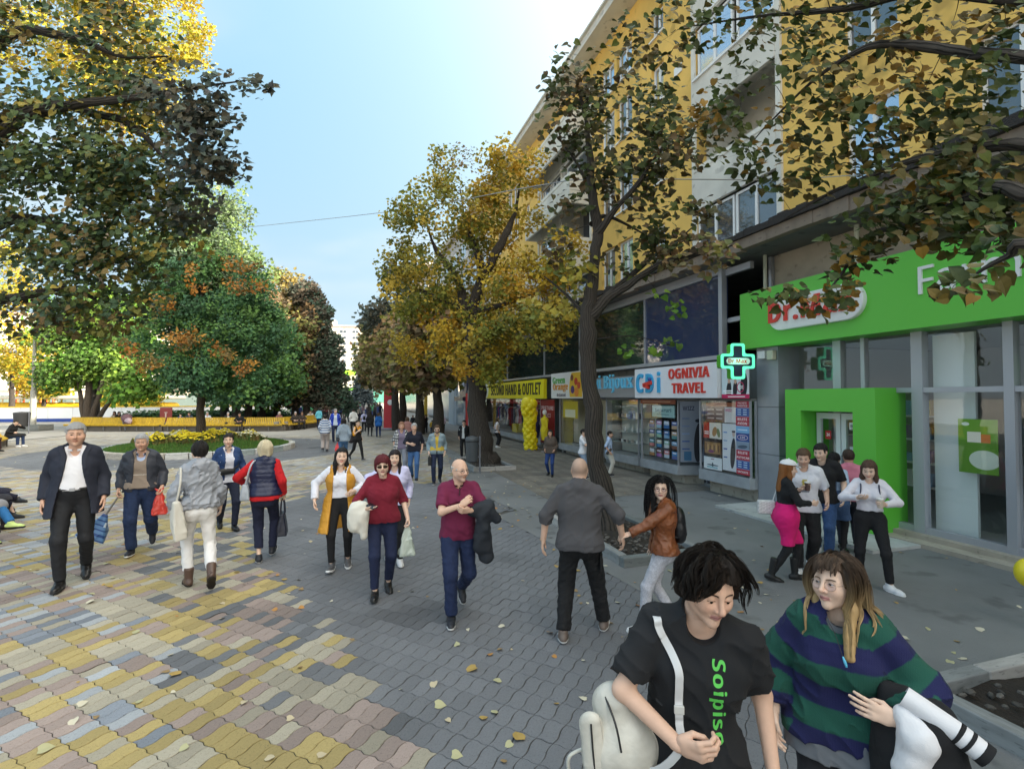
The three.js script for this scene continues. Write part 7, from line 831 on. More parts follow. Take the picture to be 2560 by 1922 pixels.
function growStrands(K, h, parent) { // loose strands: each leaves the scalp along the parting, then falls, kept off the head and shoulders
const r = rng(h.seed ?? 5), Hf = headField({ ...K.o.head }), hi = K.hm.clone().invert(), body = K.torso ? field(grow(K.torso, h.coat ?? 0.03)) : null, v = V(), w = V(), gl = [], n = h.strands, kids = h.kids ?? 1, rot = new THREE.Matrix4().extractRotation(K.hm), down = V(0, -1, 0).applyMatrix4(rot.clone().invert());
const HF = K.hairF, DF = (x, y, z) => Math.min(Hf(x, y, z), HF(x, y, z)), fall = h.fall ?? {}, cols = h.tones ?? [h.c]; const byTone = cols.map(() => []);
const grad = (f, p, e = 0.002) => V(f(p.x + e, p.y, p.z) - f(p.x - e, p.y, p.z), f(p.x, p.y + e, p.z) - f(p.x, p.y - e, p.z), f(p.x, p.y, p.z + e) - f(p.x, p.y, p.z - e)).normalize();
for (let i = 0; i < n; i++) {
const a = r() * 6.283, el = Math.asin(lerp(h.low ?? -0.1, 1, Math.sqrt(r()))), d = V(Math.cos(el) * Math.sin(a), Math.sin(el), Math.cos(el) * Math.cos(a)); if (d.z > 0.55 && d.y < (h.lineY ?? 0.52)) continue;
let p = V(d.x * 0.078, 0.032 + d.y * 0.09, -0.014 + d.z * 0.1); const px0 = h.part ?? 0.015, sgn = p.x > px0 ? 1 : -1; let dir = V(sgn * (0.9 - Math.abs(d.x) * 0.5), d.y > 0.6 ? 0.1 : -0.6, d.z > 0.2 ? (fall.fwd ?? 0.25) : -0.35).normalize(); const len = (h.slen ?? 0.2) * (0.7 + 0.5 * r()), N2 = Math.round(len / 0.0125), pts = [], tone = Math.floor(r() * cols.length), ph = n3(d.x * 4 + 9, d.y * 4, d.z * 4) * 12 + r() * (h.loose ?? 1.2), wv = h.wave ?? 0, off = 0.002 + (h.vol ?? 0.014) * r() * r(), bang = h.bangs && d.z > 0.25 && Math.abs(d.x) < 0.62 && d.y > 0.3; const clump = n3(d.x * 6, d.y * 6, d.z * 6) * 3;
for (let q = 0; q < 6; q++) { const e = DF(p.x, p.y, p.z); if (e > 0.001) break; p.addScaledVector(d, Math.max(0.004, -e)); } if (h.front && d.z < -0.25 && d.y < 0.75 && r() < 0.7) continue; if (bang) dir = V(d.x * 0.35, -0.2, 1).normalize();
for (let s = 0; s < (bang ? Math.min(N2, Math.round((h.bangs * (0.85 + 0.3 * r())) / 0.0125)) : N2); s++) {
pts.push([p.x, p.y, p.z, (h.sr ?? 0.0016) * (s > N2 - 4 ? 0.6 : 1)]); dir.addScaledVector(down, (h.grav ?? 0.17) + (bang ? 0.05 : 0)); if (h.ahead && p.y < 0.0 && p.z > -0.045) { dir.z += (0.055 - p.z) * h.ahead * 10; dir.x += (sgn * (h.hang ?? 0.072) - p.x) * 4; } if (h.push) { dir.x += h.push[0] * 0.02; dir.z += h.push[2] * 0.02; } if (wv) { const k = s * 0.6 + ph; dir.x += Math.sin(k) * wv; dir.z += Math.cos(k * 0.9) * wv; dir.y += Math.sin(k * 0.8 + 1) * wv * 0.6; } dir.normalize(); p = p.clone().addScaledVector(dir, 0.0125);
const hd = DF(p.x, p.y, p.z); if (hd < off) { const g = grad(DF, p); p.addScaledVector(g, off - hd); const k = dir.dot(g); if (k < 0) dir.addScaledVector(g, -k); }
if (!bang && p.z > 0.03 && Math.abs(p.x) < (h.faceW ?? 0.06) + 0.012 && p.y < 0.085) { p.x += sgn * 0.011; dir.x += sgn * 0.25; dir.z -= 0.2; }
if (body) { v.copy(p).applyMatrix4(K.hm); const bd = body(v.x, v.y, v.z); if (bd < 0.006) { const g = grad(body, v); v.addScaledVector(g, 0.006 - bd); p = v.clone().applyMatrix4(hi); } }
}
if (pts.length > 3) for (let c = 0; c < kids; c++) { const R = (h.lock ?? 0.012) * (0.35 + 0.65 * r()), o1 = r() * 6.28, o2 = Math.acos(2 * r() - 1), ox = R * Math.sin(o2) * Math.cos(o1), oy = R * Math.cos(o2), oz = R * Math.sin(o2) * Math.sin(o1), m = pts.length - 1, cut = m - Math.floor(r() * 3); byTone[Math.floor(r() * cols.length)].push(limb(kids > 1 ? pts.slice(0, cut + 1).map((q, j) => { const e = 1 - 0.65 * Math.pow(j / m, 1.3); return [q[0] + ox * e, q[1] + oy * e, q[2] + oz * e, q[3]]; }) : pts, 3)); }
}
byTone.forEach((l, k) => { if (!l.length) return; const g = join(l); if (h.color) { const q = g.attributes.position, cc = new Float32Array(q.count * 3); for (let i = 0; i < q.count; i++) { const c = h.color(q.getX(i), q.getY(i), q.getZ(i)), m = 0.8 + 0.3 * k; for (let j = 0; j < 3; j++) cc[i * 3 + j] = c[j] * m; } g.setAttribute('color', new THREE.BufferAttribute(cc, 3)); } g.applyMatrix4(K.hm); tag(mesh('strands', g, h.color ? phys([1, 1, 1], 0.45, { vertexColors: true, specularIntensity: 0.5 }) : HAIRM(cols[k], h.rough ?? 0.42), parent), null, null, null, 'stuff'); });
}
// a thing carried by a person: its own top-level group placed in the person's frame at a point
function carried(K, name, label, cat, at, group) { const w = K.root.localToWorld(V(...at)); const g = thing(name, label, cat, w.toArray(), K.root.rotation.y, group); g.scale.setScalar(K.S); return g; }
const blobMesh = (name, L, m, parent, h = 0.01, amp = 0.005, sc = 14, extra) => { const f0 = field(L), [mn, mx] = boundsOf(L, 0.03); return mesh(name, netMesh((x, y, z) => { let d = f0(x, y, z) - amp * n3(x * sc, y * sc, z * sc) - amp * 0.5 * n3(x * sc * 2.2, y * sc * 2.2, z * sc * 2.2); if (extra) d = extra(d, x, y, z); return d; }, mn, mx, h), m, parent); };
// a bag or folded cloth: rounded box from y1 (top) to y0, half-widths wt -> wb along x (or z), soft and creased
function sack(name, o, m, parent) { const ax = o.along === 'z', f = (x, y, z) => { const [u, v] = ax ? [z, x] : [x, z], t = clamp((y - o.y0) / (o.y1 - o.y0), 0, 1), r = o.r ?? 0.02, w = lerp(o.wb, o.wt, t) - r, d = lerp(o.db, o.dt, t) * (1 + (o.bulge ?? 0.2) * Math.sin(t * Math.PI)) - r, s = (o.shear ?? 0) * (1 - t), q = [Math.abs(u - s) - w, Math.abs(y - (o.y0 + o.y1) / 2) - (o.y1 - o.y0) / 2 + r, Math.abs(v) - d], l = Math.hypot(Math.max(q[0], 0), Math.max(q[1], 0), Math.max(q[2], 0)) + Math.min(0, Math.max(...q)) - r; const a = o.amp ?? 0.008, c = o.sc ?? 11; return l - a * n3(x * c, y * c * 0.7, z * c) - a * (0.5 - Math.sqrt(Math.abs(n3(x * c * 1.6 + 5, y * c * 0.8, z * c * 1.6)))); }; const W2 = Math.max(o.wb, o.wt) + 0.05 + Math.abs(o.shear ?? 0), D2 = Math.max(o.db, o.dt) * 1.4 + 0.04; return mesh(name, netMesh(f, [-(ax ? D2 : W2), o.y0 - 0.03, -(ax ? W2 : D2)], [ax ? D2 : W2, o.y1 + 0.03, ax ? W2 : D2], o.h ?? 0.009), m, parent); }
// ---------- the people of the picture ----------
const at = (sx, foot, top, sxt) => { const g = G(sx, foot), d = -g[2], t = A(sxt ?? sx, top, d); return { p: [g[0], g[2]], h: t[1] - 0.015 }; };
const far = (sx, top, d) => { const t = A(sx, top, d); return { p: [t[0], t[2]], h: t[1] - 0.015 }; };
const toCam = (p, k = 0) => Math.atan2(-p[0], -p[1]) + k;
const GREY = [0.42, 0.42, 0.43], WHITE = [0.78, 0.78, 0.8], BLACK = [0.012, 0.012, 0.014], NAVY = [0.014, 0.022, 0.055], DENIM = [0.03, 0.06, 0.16], BLUEJ = [0.07, 0.18, 0.42];
const shBlack = { c: [0.012, 0.012, 0.013], rough: 0.35, sole: [0.02, 0.02, 0.02] }, sneak = { c: [0.75, 0.75, 0.77], sole: [0.8, 0.8, 0.8], rough: 0.5 }, shDark = { c: [0.02, 0.022, 0.03], sole: [0.7, 0.7, 0.7] };
const walkR = (k = 1) => ({ rl: [-0.085, 0.085, 0.2 * k], ll: [0.085, 0.15, -0.27 * k], lf: 0.5 * k, rf: -0.12 * k }), walkL = (k = 1) => ({ ll: [0.085, 0.085, 0.2 * k], rl: [-0.085, 0.15, -0.27 * k], rf: 0.5 * k, lf: -0.12 * k });
{ // 1: man in the dark suit
const g = at(182, 1458, 1052, 200); person({ ...g, yaw: toCam(g.p, -0.12), skin: 'c', label: 'grey-haired heavy man in a dark suit and open white shirt walking forward', build: { sh: 0.168, chest: 1.02, waist: 1.08, hip: 0.98, belly: 0.35, arm: 1.0, leg: 0.92 }, pose: { ...walkR(0.75), la: [0.25, 0.9, 0.06], ra: [-0.25, 0.9, 0.0], lh: { curl: 0.35 }, rh: { curl: 0.4 }, head: [0.1, 0.02, 0] }, head: { fat: 1, nose: 1.15, brow: [0.12, 0.1, 0.09], smile: 0.4 }, hair: { type: 'short', c: [0.36, 0.36, 0.37], t: 0.013, line: 0.06, n: 0.003 },
bottom: { c: [0.01, 0.011, 0.015], kind: 'suit', ease: 0.014, fold: 0.006, belt: true, top: 1.06 }, tops: [{ name: 'shirt', c: [0.8, 0.8, 0.86], ease: 0.012, hem: 1.0, neckDrop: 0.06, neckR: 0.058, fold: 0.004, sleeve: 1.9, sleeveEase: -0.004, collar: 0.011, collarOpen: 0.3, collarUp: 0.004 }, { name: 'jacket', c: [0.016, 0.02, 0.038], kind: 'suit', ease: 0.032, hem: 0.74, flare: 0.03, open: 0.06, openBottom: 0.15, neckR: 0.06, neckDrop: 0.05, sleeve: 1.98, lapel: 0.05, fold: 0.006, foldS: 7 }], shoes: shBlack });
}
{ // 2: elderly man with two bags
const g = at(350, 1380, 1080, 372); person({ ...g, yaw: toCam(g.p, -0.15), skin: 'c', label: 'elderly man in dark zip jacket and beige jumper, blue bag and red bag in hand', build: { sh: 0.165, chest: 1.02, waist: 1.06 }, pose: { ll: [0.1, 0.22, -0.33], lf: 0.95, rl: [-0.09, 0.085, 0.1], rf: -0.1, la: [0.26, 0.93, 0.08], ra: [-0.25, 0.92, 0.06], lh: { curl: 0.95 }, rh: { curl: 0.9 }, head: [0, 0.03, 0] }, head: { nose: 1.2, brow: [0.2, 0.19, 0.18], fat: 0.2 }, hair: { type: 'short', c: [0.4, 0.4, 0.42], t: 0.01, line: 0.062 },
bottom: { c: [0.02, 0.045, 0.13], kind: 'denim', ease: 0.024, fold: 0.009 }, tops: [{ name: 'shirt', c: [0.45, 0.55, 0.78], ease: 0.004, hem: 1.25, fold: 0.001, neckDrop: 0.04, neckR: 0.058, sleeve: 0.3, collar: 0.012, collarOpen: 0.4 }, { name: 'jumper', c: [0.34, 0.27, 0.22], kind: 'knit', ease: 0.016, hem: 0.93, neckDrop: 0.075, sleeve: 1, color: (x, y, z) => (Math.abs(y - 1.12) < 0.006 ? [0.6, 0.55, 0.5] : [0.34, 0.27, 0.22]) }, { name: 'jacket', c: [0.035, 0.04, 0.058], kind: 'nylon', rough: 0.6, ease: 0.036, hem: 0.87, band: 0.014, open: 0.07, openBottom: 0.085, neckR: 0.062, neckDrop: 0.03, sleeve: 1.96, cuff: true, sleeveEase: 0.034, fold: 0.01, foldS: 8, collar: 0.016, collarOpen: 0.5, collarC: [0.03, 0.04, 0.07] }], shoes: shDark,
extra: (K) => { const h = K.arms[1].grip, bm = phys([1, 1, 1], 0.4, { map: canvasTex(128, 128, (c, w, hh) => { c.fillStyle = '#5f86b4'; c.fillRect(0, 0, w, hh); c.fillStyle = '#274a86'; for (let i = 0; i < 5; i++) c.fillRect(0, i * 30, w, 9); c.fillStyle = '#c9d6e3'; c.fillRect(30, 40, 60, 30); }) }); bm.map.wrapS = bm.map.wrapT = THREE.RepeatWrapping; bm.map.repeat.set(4, 4);
const b = carried(K, 'shopping_bag', 'blue and white woven shopping bag swinging from the elderly man\'s hand', 'bag', h); const sk = sack('bag', { y0: -0.34, y1: 0.02, wt: 0.03, wb: 0.17, dt: 0.025, db: 0.1, amp: 0.018, sc: 8, bulge: 0.1 }, bm, b); sk.position.set(-0.15, -0.25, 0.05); sk.rotation.z = -0.45; mesh('handle', join([tube([[0, 0.01, 0], [-0.07, -0.12, 0.025], [-0.15, -0.27, 0.05]], 0.011), tube([[0, 0, 0.012], [-0.08, -0.13, 0.04], [-0.16, -0.28, 0.06]], 0.011)]), mat([0.3, 0.28, 0.27], 0.7), b);
const r = carried(K, 'plastic_bag', 'knotted red plastic bag hanging from the elderly man\'s other hand', 'bag', K.arms[0].grip); sack('bag', { y0: -0.32, y1: 0.0, wt: 0.03, wb: 0.1, dt: 0.025, db: 0.07, amp: 0.013, sc: 18, bulge: 0.15 }, phys([0.75, 0.07, 0.05], 0.3, { transmission: 0.25, thickness: 0 }), r); mesh('knot', join([limb([[0, 0, 0, 0.02], [0.03, 0.03, 0, 0.016], [0.05, 0.06, 0.01, 0.004]], 6), limb([[0, 0, 0, 0.02], [-0.03, 0.03, 0.01, 0.016], [-0.06, 0.05, 0, 0.004]], 6)]), mat([0.7, 0.06, 0.05], 0.35), r); } });
}
{ // 3: woman in the silver bomber, seen from behind
const g = at(495, 1462, 1100, 512); person({ ...g, yaw: toCam(g.p, Math.PI + 0.12), skin: 'b', label: 'woman seen from behind in a shiny silver bomber jacket and white trousers', build: { sh: 0.15, chest: 0.9, waist: 0.85, hip: 0.95, arm: 0.85, leg: 0.9 }, pose: { ll: [0.09, 0.085, 0.06], rl: [-0.09, 0.2, -0.34], rf: 0.8, la: [0.27, 0.9, 0.04], ra: [-0.24, 0.89, 0.1], lp: [0.5, 0, -0.8], rp: [-0.5, 0, -0.8], lean: 0.05, head: [0.15, 0.1, 0.05] }, head: { fem: true }, hair: { type: 'bun', c: [0.012, 0.01, 0.01], t: 0.016, n: 0.006, fr: 5, nape: 0.06, bun: 0.04 },
bottom: { c: [0.78, 0.77, 0.78], ease: 0.014, hem: 0.18, fold: 0.008, slim: 1.0, top: 1.06 }, tops: [{ name: 'jacket', c: [0.3, 0.32, 0.37], kind: 'nylon', rough: 0.33, ease: 0.038, hem: 0.92, band: 0.02, neckR: 0.05, sleeve: 2, cuff: true, sleeveEase: 0.03, fold: 0.018, foldS: 9, collar: 0.017, collarC: [0.08, 0.08, 0.09], collarOpen: 0.2 }], shoes: { c: [0.1, 0.06, 0.045], boot: 0.1, sole: [0.02, 0.015, 0.012], rough: 0.4 },
extra: (K) => { const b = carried(K, 'tote_bag', 'cream canvas tote bag under the silver-jacketed woman\'s arm', 'bag', K.TT(0.24, 0.98, -0.08)); sack('bag', { y0: -0.38, y1: 0.06, wt: 0.13, wb: 0.15, dt: 0.03, db: 0.06, amp: 0.014, along: 'z', bulge: 0.4 }, cloth('cotton', [0.66, 0.63, 0.57]), b); b.rotation.z = -0.12; mesh('strap', tube([[0, 0.04, 0.08], [-0.06, 0.28, 0.06], [-0.09, 0.42, 0], [-0.06, 0.26, -0.1], [0, 0.04, -0.08]], 0.012), cloth('cotton', [0.62, 0.6, 0.55]), b); } });
}
{ // 4: woman in the denim jacket
const g = at(568, 1322, 1080, 565); person({ ...g, yaw: toCam(g.p, 0.2), skin: 'b', label: 'dark-haired woman in a blue denim jacket and white blouse partly hidden by the silver jacket', build: { sh: 0.152, chest: 0.95, waist: 0.95, bust: 0.9 }, pose: { ...walkL(0.7), la: [0.28, 0.93, 0.02], ra: [-0.23, 0.95, 0.1], head: [-0.25, -0.05, 0] }, head: { fem: true, nose: 1.1 }, hair: { type: 'tail', c: [0.02, 0.014, 0.012], t: 0.012, fx: 0.056 },
bottom: { c: NAVY, kind: 'denim', ease: 0.01 }, tops: [{ name: 'blouse', c: [0.72, 0.74, 0.85], ease: 0.016, hem: 0.84, neckDrop: 0.07, sleeve: 1, collar: 0.01, collarOpen: 0.5 }, { name: 'jacket', c: [0.03, 0.08, 0.24], kind: 'denim', ease: 0.03, hem: 0.88, band: 0.008, open: 0.06, openBottom: 0.075, neckR: 0.06, neckDrop: 0.05, sleeve: 1.95, fold: 0.008, collar: 0.014, collarOpen: 0.55 }], shoes: shBlack,
extra: (K) => { const b = carried(K, 'belt_bag', 'black belt bag at the denim-jacketed woman\'s waist', 'bag', K.TT(-0.04, 1.04, 0.17)); blobMesh('bag', [cone([-0.09, 0, 0], [0.08, 0.01, 0], 0.06, 0.05, 0.03, [[0, 0, 1], 0.6])], mat([0.012, 0.013, 0.016], 0.5), b, 0.01, 0.004); mesh('strap', tube([[-0.1, 0.04, -0.02], [-0.19, 0.1, -0.1], [0.0, 0.16, -0.3], [0.19, 0.1, -0.12], [0.08, 0.04, -0.02]], 0.012), mat([0.015, 0.015, 0.017], 0.6), b); } });
}
{ // 5: blonde woman in the quilted vest, from behind
const g = at(660, 1400, 1098, 672); person({ ...g, yaw: toCam(g.p, Math.PI - 0.1), skin: 'b', label: 'blonde woman seen from behind in a navy quilted vest over a red jumper', build: { sh: 0.15, chest: 0.98, waist: 1.04, hip: 1.05, arm: 1.0, leg: 0.95 }, pose: { ll: [0.06, 0.085, -0.06], rl: [-0.09, 0.13, 0.16], rf: -0.25, la: [0.27, 1.08, 0.14], lp: [1, -0.3, -0.8], ra: [-0.25, 0.92, 0.03], rh: { curl: 1 } }, head: { fem: true }, hair: { type: 'bob', c: [0.62, 0.54, 0.38], t: 0.02, len: 0.055, n: 0.006, fr: 5, nape: 0.09, rough: 0.6 },
bottom: { c: [0.012, 0.016, 0.045], ease: 0.012, kind: 'cotton', top: 1.04 }, tops: [{ name: 'jumper', c: [0.55, 0.012, 0.018], kind: 'knit', ease: 0.016, hem: 0.9, sleeve: 1.93, sleeveEase: 0.02, neckR: 0.055, collar: 0.012, hemTilt: 0.2 }, { name: 'vest', c: [0.012, 0.018, 0.062], kind: 'nylon', rough: 0.42, ease: 0.034, hem: 0.93, quilt: 0.062, sleeve: 0, neckR: 0.052, fold: 0.004, collar: 0.02, collarOpen: 0.25, collarUp: 0.012 }], shoes: shDark,
extra: (K) => { const b = carried(K, 'handbag', 'navy leather handbag hanging from the blonde woman\'s hand', 'bag', K.arms[1].grip); sack('bag', { y0: -0.52, y1: -0.2, wt: 0.12, wb: 0.145, dt: 0.025, db: 0.065, amp: 0.007, along: 'z' }, cloth('leather', [0.014, 0.017, 0.035]), b); for (const s of [-1, 1]) mesh('handle', tube([[0, 0.0, 0], [s * 0.02, -0.06, 0.06], [s * 0.03, -0.22, 0.08]].concat([]), 0.008), mat([0.015, 0.016, 0.03], 0.4), b), mesh('handle', tube([[0, 0.0, 0], [s * 0.02, -0.06, -0.06], [s * 0.03, -0.22, -0.08]], 0.008), mat([0.015, 0.016, 0.03], 0.4), b);
const c = carried(K, 'shoulder_bag', 'pale blue shoulder bag on the blonde woman\'s left side', 'bag', K.TT(0.24, 1.06, -0.02)); sack('bag', { y0: -0.17, y1: 0.05, wt: 0.12, wb: 0.16, dt: 0.03, db: 0.06, amp: 0.01, along: 'z' }, cloth('leather', [0.45, 0.5, 0.58]), c); mesh('strap', tube([[0, 0.03, -0.08], [-0.07, 0.3, -0.13], [-0.12, 0.37, -0.03], [-0.06, 0.25, 0.1], [0, 0.03, 0.1]], 0.012), mat([0.5, 0.53, 0.6], 0.5), c); } });
}
{ // 6: smiling girl in the mustard vest
const g = at(850, 1418, 1115, 858); person({ ...g, yaw: toCam(g.p, -0.1), skin: 'b', label: 'smiling young woman with long black hair in a mustard sleeveless long vest', build: { sh: 0.155, bust: 1, waist: 0.98, hip: 1.02 }, pose: { rl: [-0.1, 0.085, 0.14], rf: -0.25, ll: [0.1, 0.09, -0.06], la: [0.2, 1.1, 0.16], lp: [0.8, -0.5, -0.6], ra: [-0.34, 0.98, 0.06], rp: [-1, -0.2, -0.6], head: [0.18, -0.02, -0.06] }, head: { fem: true, smile: 1.2, teeth: true, lips: [0.55, 0.2, 0.18], fat: 0.3 }, hair: { type: 'long', c: [0.011, 0.01, 0.011], t: 0.012, len: 0.36, front: [0.36, 0.33], fx: 0.05, fy: 0.088, n: 0.005, rough: 0.35, line: 0.07 },
bottom: { c: BLACK, ease: 0.004, fold: 0.003, hem: 0.13 }, tops: [{ name: 'top', c: [0.76, 0.77, 0.86], ease: 0.014, hem: 1.0, neckDrop: 0.05, sleeve: 1.93, sleeveEase: 0.022, fold: 0.007 }, { name: 'vest', c: [0.55, 0.26, 0.02], kind: 'nylon', rough: 0.55, ease: 0.036, hem: 0.56, flare: 0.04, open: 0.085, openBottom: 0.13, sleeve: 0, neckR: 0.07, neckDrop: 0.05, quilt: 0.13, collar: 0.026, collarR: 0.085, collarOpen: 0.6 }], shoes: { ...sneak, c: [0.1, 0.1, 0.11], sole: [0.8, 0.8, 0.8], boot: 0.05, stripe: [0.75, 0.75, 0.75], soleT: 0.03 } });
}
{ // 7: her friend behind the woman in maroon
const g = at(985, 1405, 1120, 985); person({ ...g, yaw: toCam(g.p, 0.0), skin: 'b', label: 'dark-haired young woman in a pale lilac top hidden behind the woman in maroon', build: { sh: 0.158, bust: 1, chest: 1.05 }, pose: { ...walkL(0.6), ra: [-0.34, 1.15, 0.12], rp: [-1, -0.5, -0.3] }, head: { fem: true }, hair: { type: 'long', c: [0.02, 0.012, 0.014], t: 0.012, len: 0.3, front: 0.25, fx: 0.05, n: 0.005, rough: 0.35 }, bottom: { c: BLACK, ease: 0.006 }, tops: [{ name: 'top', c: [0.6, 0.6, 0.86], ease: 0.022, hem: 0.88, neckDrop: 0.04, sleeve: 1.93, sleeveEase: 0.03, fold: 0.008 }], shoes: sneak });
}
{ // 8: woman in the maroon jumper
const g = at(955, 1482, 1133, 982); person({ ...g, yaw: toCam(g.p, 0.05), skin: 'b', label: 'red-haired woman in sunglasses and a maroon jumper with a carrier bag', build: { sh: 0.158, chest: 1.04, waist: 1.1, hip: 1.08, bust: 1.1, belly: 0.15 }, pose: { rl: [-0.09, 0.085, 0.16], rf: -0.15, ll: [0.08, 0.1, -0.1], lf: 0.2, la: [0.3, 0.92, 0.06], lh: { curl: 1 }, ra: [-0.2, 1.1, 0.26], rp: [-0.9, -0.6, -0.5], rh: { u: [0.7, 0.05, 0.6], n: [0.1, 1, 0], curl: 0.35, thumb: [0, 0, 1] }, head: [-0.05, 0.04, 0.04] }, head: { fem: true, lips: [0.42, 0.16, 0.16], fat: 0.2 }, glasses: { c: [0.05, 0.03, 0.02], dark: [0.035, 0.025, 0.015], r: 0.023, rim: 0.0028, tall: 0.72 }, hair: { type: 'bob', c: [0.1, 0.012, 0.018], t: 0.02, len: 0.04, fringe: true, n: 0.006, fr: 5, fy: 0.075 },
bottom: { c: [0.012, 0.022, 0.075], kind: 'denim', ease: 0.01, hem: 0.13 }, tops: [{ name: 'jumper', c: [0.2, 0.012, 0.03], kind: 'knit', ease: 0.022, hem: 0.88, band: 0.008, neckR: 0.056, neckDrop: 0.005, sleeve: 1.2, sleeveEase: 0.026, fold: 0.007, collar: 0.01, collarOpen: 0.01, collarC: [0.18, 0.012, 0.03] }], shoes: shBlack,
extra: (K) => { const p = carried(K, 'plastic_bag', 'thin white plastic carrier bag hanging from the maroon woman\'s hand', 'bag', K.arms[0].grip); sack('bag', { y0: -0.38, y1: 0.0, wt: 0.025, wb: 0.105, dt: 0.02, db: 0.07, amp: 0.012, sc: 17, bulge: 0.1 }, phys([0.72, 0.78, 0.7], 0.25, { transmission: 0.35, thickness: 0 }), p); blobMesh('contents', [cone([0.01, -0.26, 0], [0.03, -0.31, 0], 0.05, 0.055, 0.03)], mat([0.3, 0.42, 0.2], 0.7), p, 0.01, 0.008);
const w = K.arms[1].w, c = carried(K, 'coat', 'cream coat folded over the maroon woman\'s forearm', 'coat', [w[0] - 0.07, w[1] - 0.02, w[2] - 0.08]); blobMesh('cloth', [cone([-0.03, 0.03, 0.0], [0.05, 0.05, 0.04], 0.07, 0.06, 0.05), cone([-0.06, -0.03, 0.02], [-0.05, -0.18, 0.02], 0.085, 0.08, 0.08), cone([0.03, -0.05, 0.06], [0.05, -0.3, 0.05], 0.07, 0.045, 0.08)], cloth('wool', [0.7, 0.67, 0.6]), c, 0.011, 0.014, 9);
const gr = K.arms[1].grip, ph = carried(K, 'phone', 'dark phone in the maroon woman\'s hand', 'phone', [gr[0], gr[1] + 0.01, gr[2]]); mesh('body', rbox(0.075, 0.012, 0.15, 0, 0, 0, 0.005), mat([0.015, 0.012, 0.014], 0.3), ph); mesh('screen', box(0.066, 0.002, 0.138, 0, 0.0075, 0), mat([0.01, 0.01, 0.012], 0.08), ph); ph.rotation.set(0.3, K.root.rotation.y + 0.6, 0); } });
}
{ // 9: man in the maroon polo
const g = at(1145, 1540, 1140, 1160); person({ ...g, yaw: toCam(g.p, 0.12), skin: 'a', label: 'balding man in glasses and a maroon polo shirt with a dark jacket over his arm', build: { sh: 0.168, chest: 1.02, waist: 1.06, belly: 0.3, hip: 0.96, arm: 1.02 }, pose: { rl: [-0.09, 0.085, 0.16], rf: -0.05, ll: [0.08, 0.22, -0.3], lf: 0.8, ra: [0.0, 1.25, 0.29], rp: [-0.8, -0.9, 0.1], rh: { u: [0.8, 0.7, 0.1], n: [0.5, -0.3, -0.9], curl: 0.9, thumb: [-0.3, 1, 0.3] }, la: [0.08, 1.19, 0.28], lp: [0.9, -0.8, 0], lh: { u: [-0.9, 0.1, 0.4], n: [-0.2, 0.5, -0.9], curl: 1, thumb: [0, 1, 0] }, head: [0.55, 0.05, 0] }, head: { nose: 1.2, fat: 0.3, beard: 0.3, beardC: [0.4, 0.36, 0.34], brow: [0.25, 0.23, 0.22] }, glasses: { c: [0.03, 0.03, 0.035], rim: 0.0014, metal: 0.6, tall: 0.75 }, hair: { type: 'bald', c: [0.5, 0.49, 0.48], t: 0.006, line: 0.06, bald: 0.035, n: 0.002 },
bottom: { c: [0.014, 0.03, 0.1], kind: 'denim', ease: 0.018, fold: 0.009 }, tops: [{ name: 'polo_shirt', c: [0.16, 0.014, 0.055], kind: 'cotton', ease: 0.022, hem: 0.84, neckR: 0.056, neckDrop: 0.02, sleeve: 0.78, sleeveEase: 0.034, fold: 0.008, collar: 0.01, collarOpen: 0.25, collarC: [0.05, 0.012, 0.02] }], shoes: { ...shDark, sole: [0.55, 0.55, 0.55] },
extra: (K) => { mesh('placket', rbox(0.012, 0.09, 0.006, 0, 1.36, 0.118, 0.002), mat([0.04, 0.01, 0.018], 0.6), K.root); const w = K.arms[0], c = carried(K, 'jacket', 'dark jacket draped over the polo-shirted man\'s forearm', 'jacket', [lerp(w.e[0], w.w[0], 0.45), lerp(w.e[1], w.w[1], 0.45), lerp(w.e[2], w.w[2], 0.45)]); blobMesh('cloth', [cone([-0.07, 0.0, 0.03], [0.1, 0.03, -0.02], 0.06, 0.075, 0.05), cone([0.05, -0.05, 0.02], [0.0, -0.38, 0.0], 0.07, 0.055, 0.06), cone([0.07, -0.2, 0.02], [0.1, -0.5, -0.02], 0.06, 0.075, 0.08), cone([0.1, 0.02, 0], [0.2, -0.1, 0.02], 0.07, 0.05, 0.05)], cloth('suit', [0.014, 0.018, 0.026]), c, 0.011, 0.016, 10); } });
}
let KB;
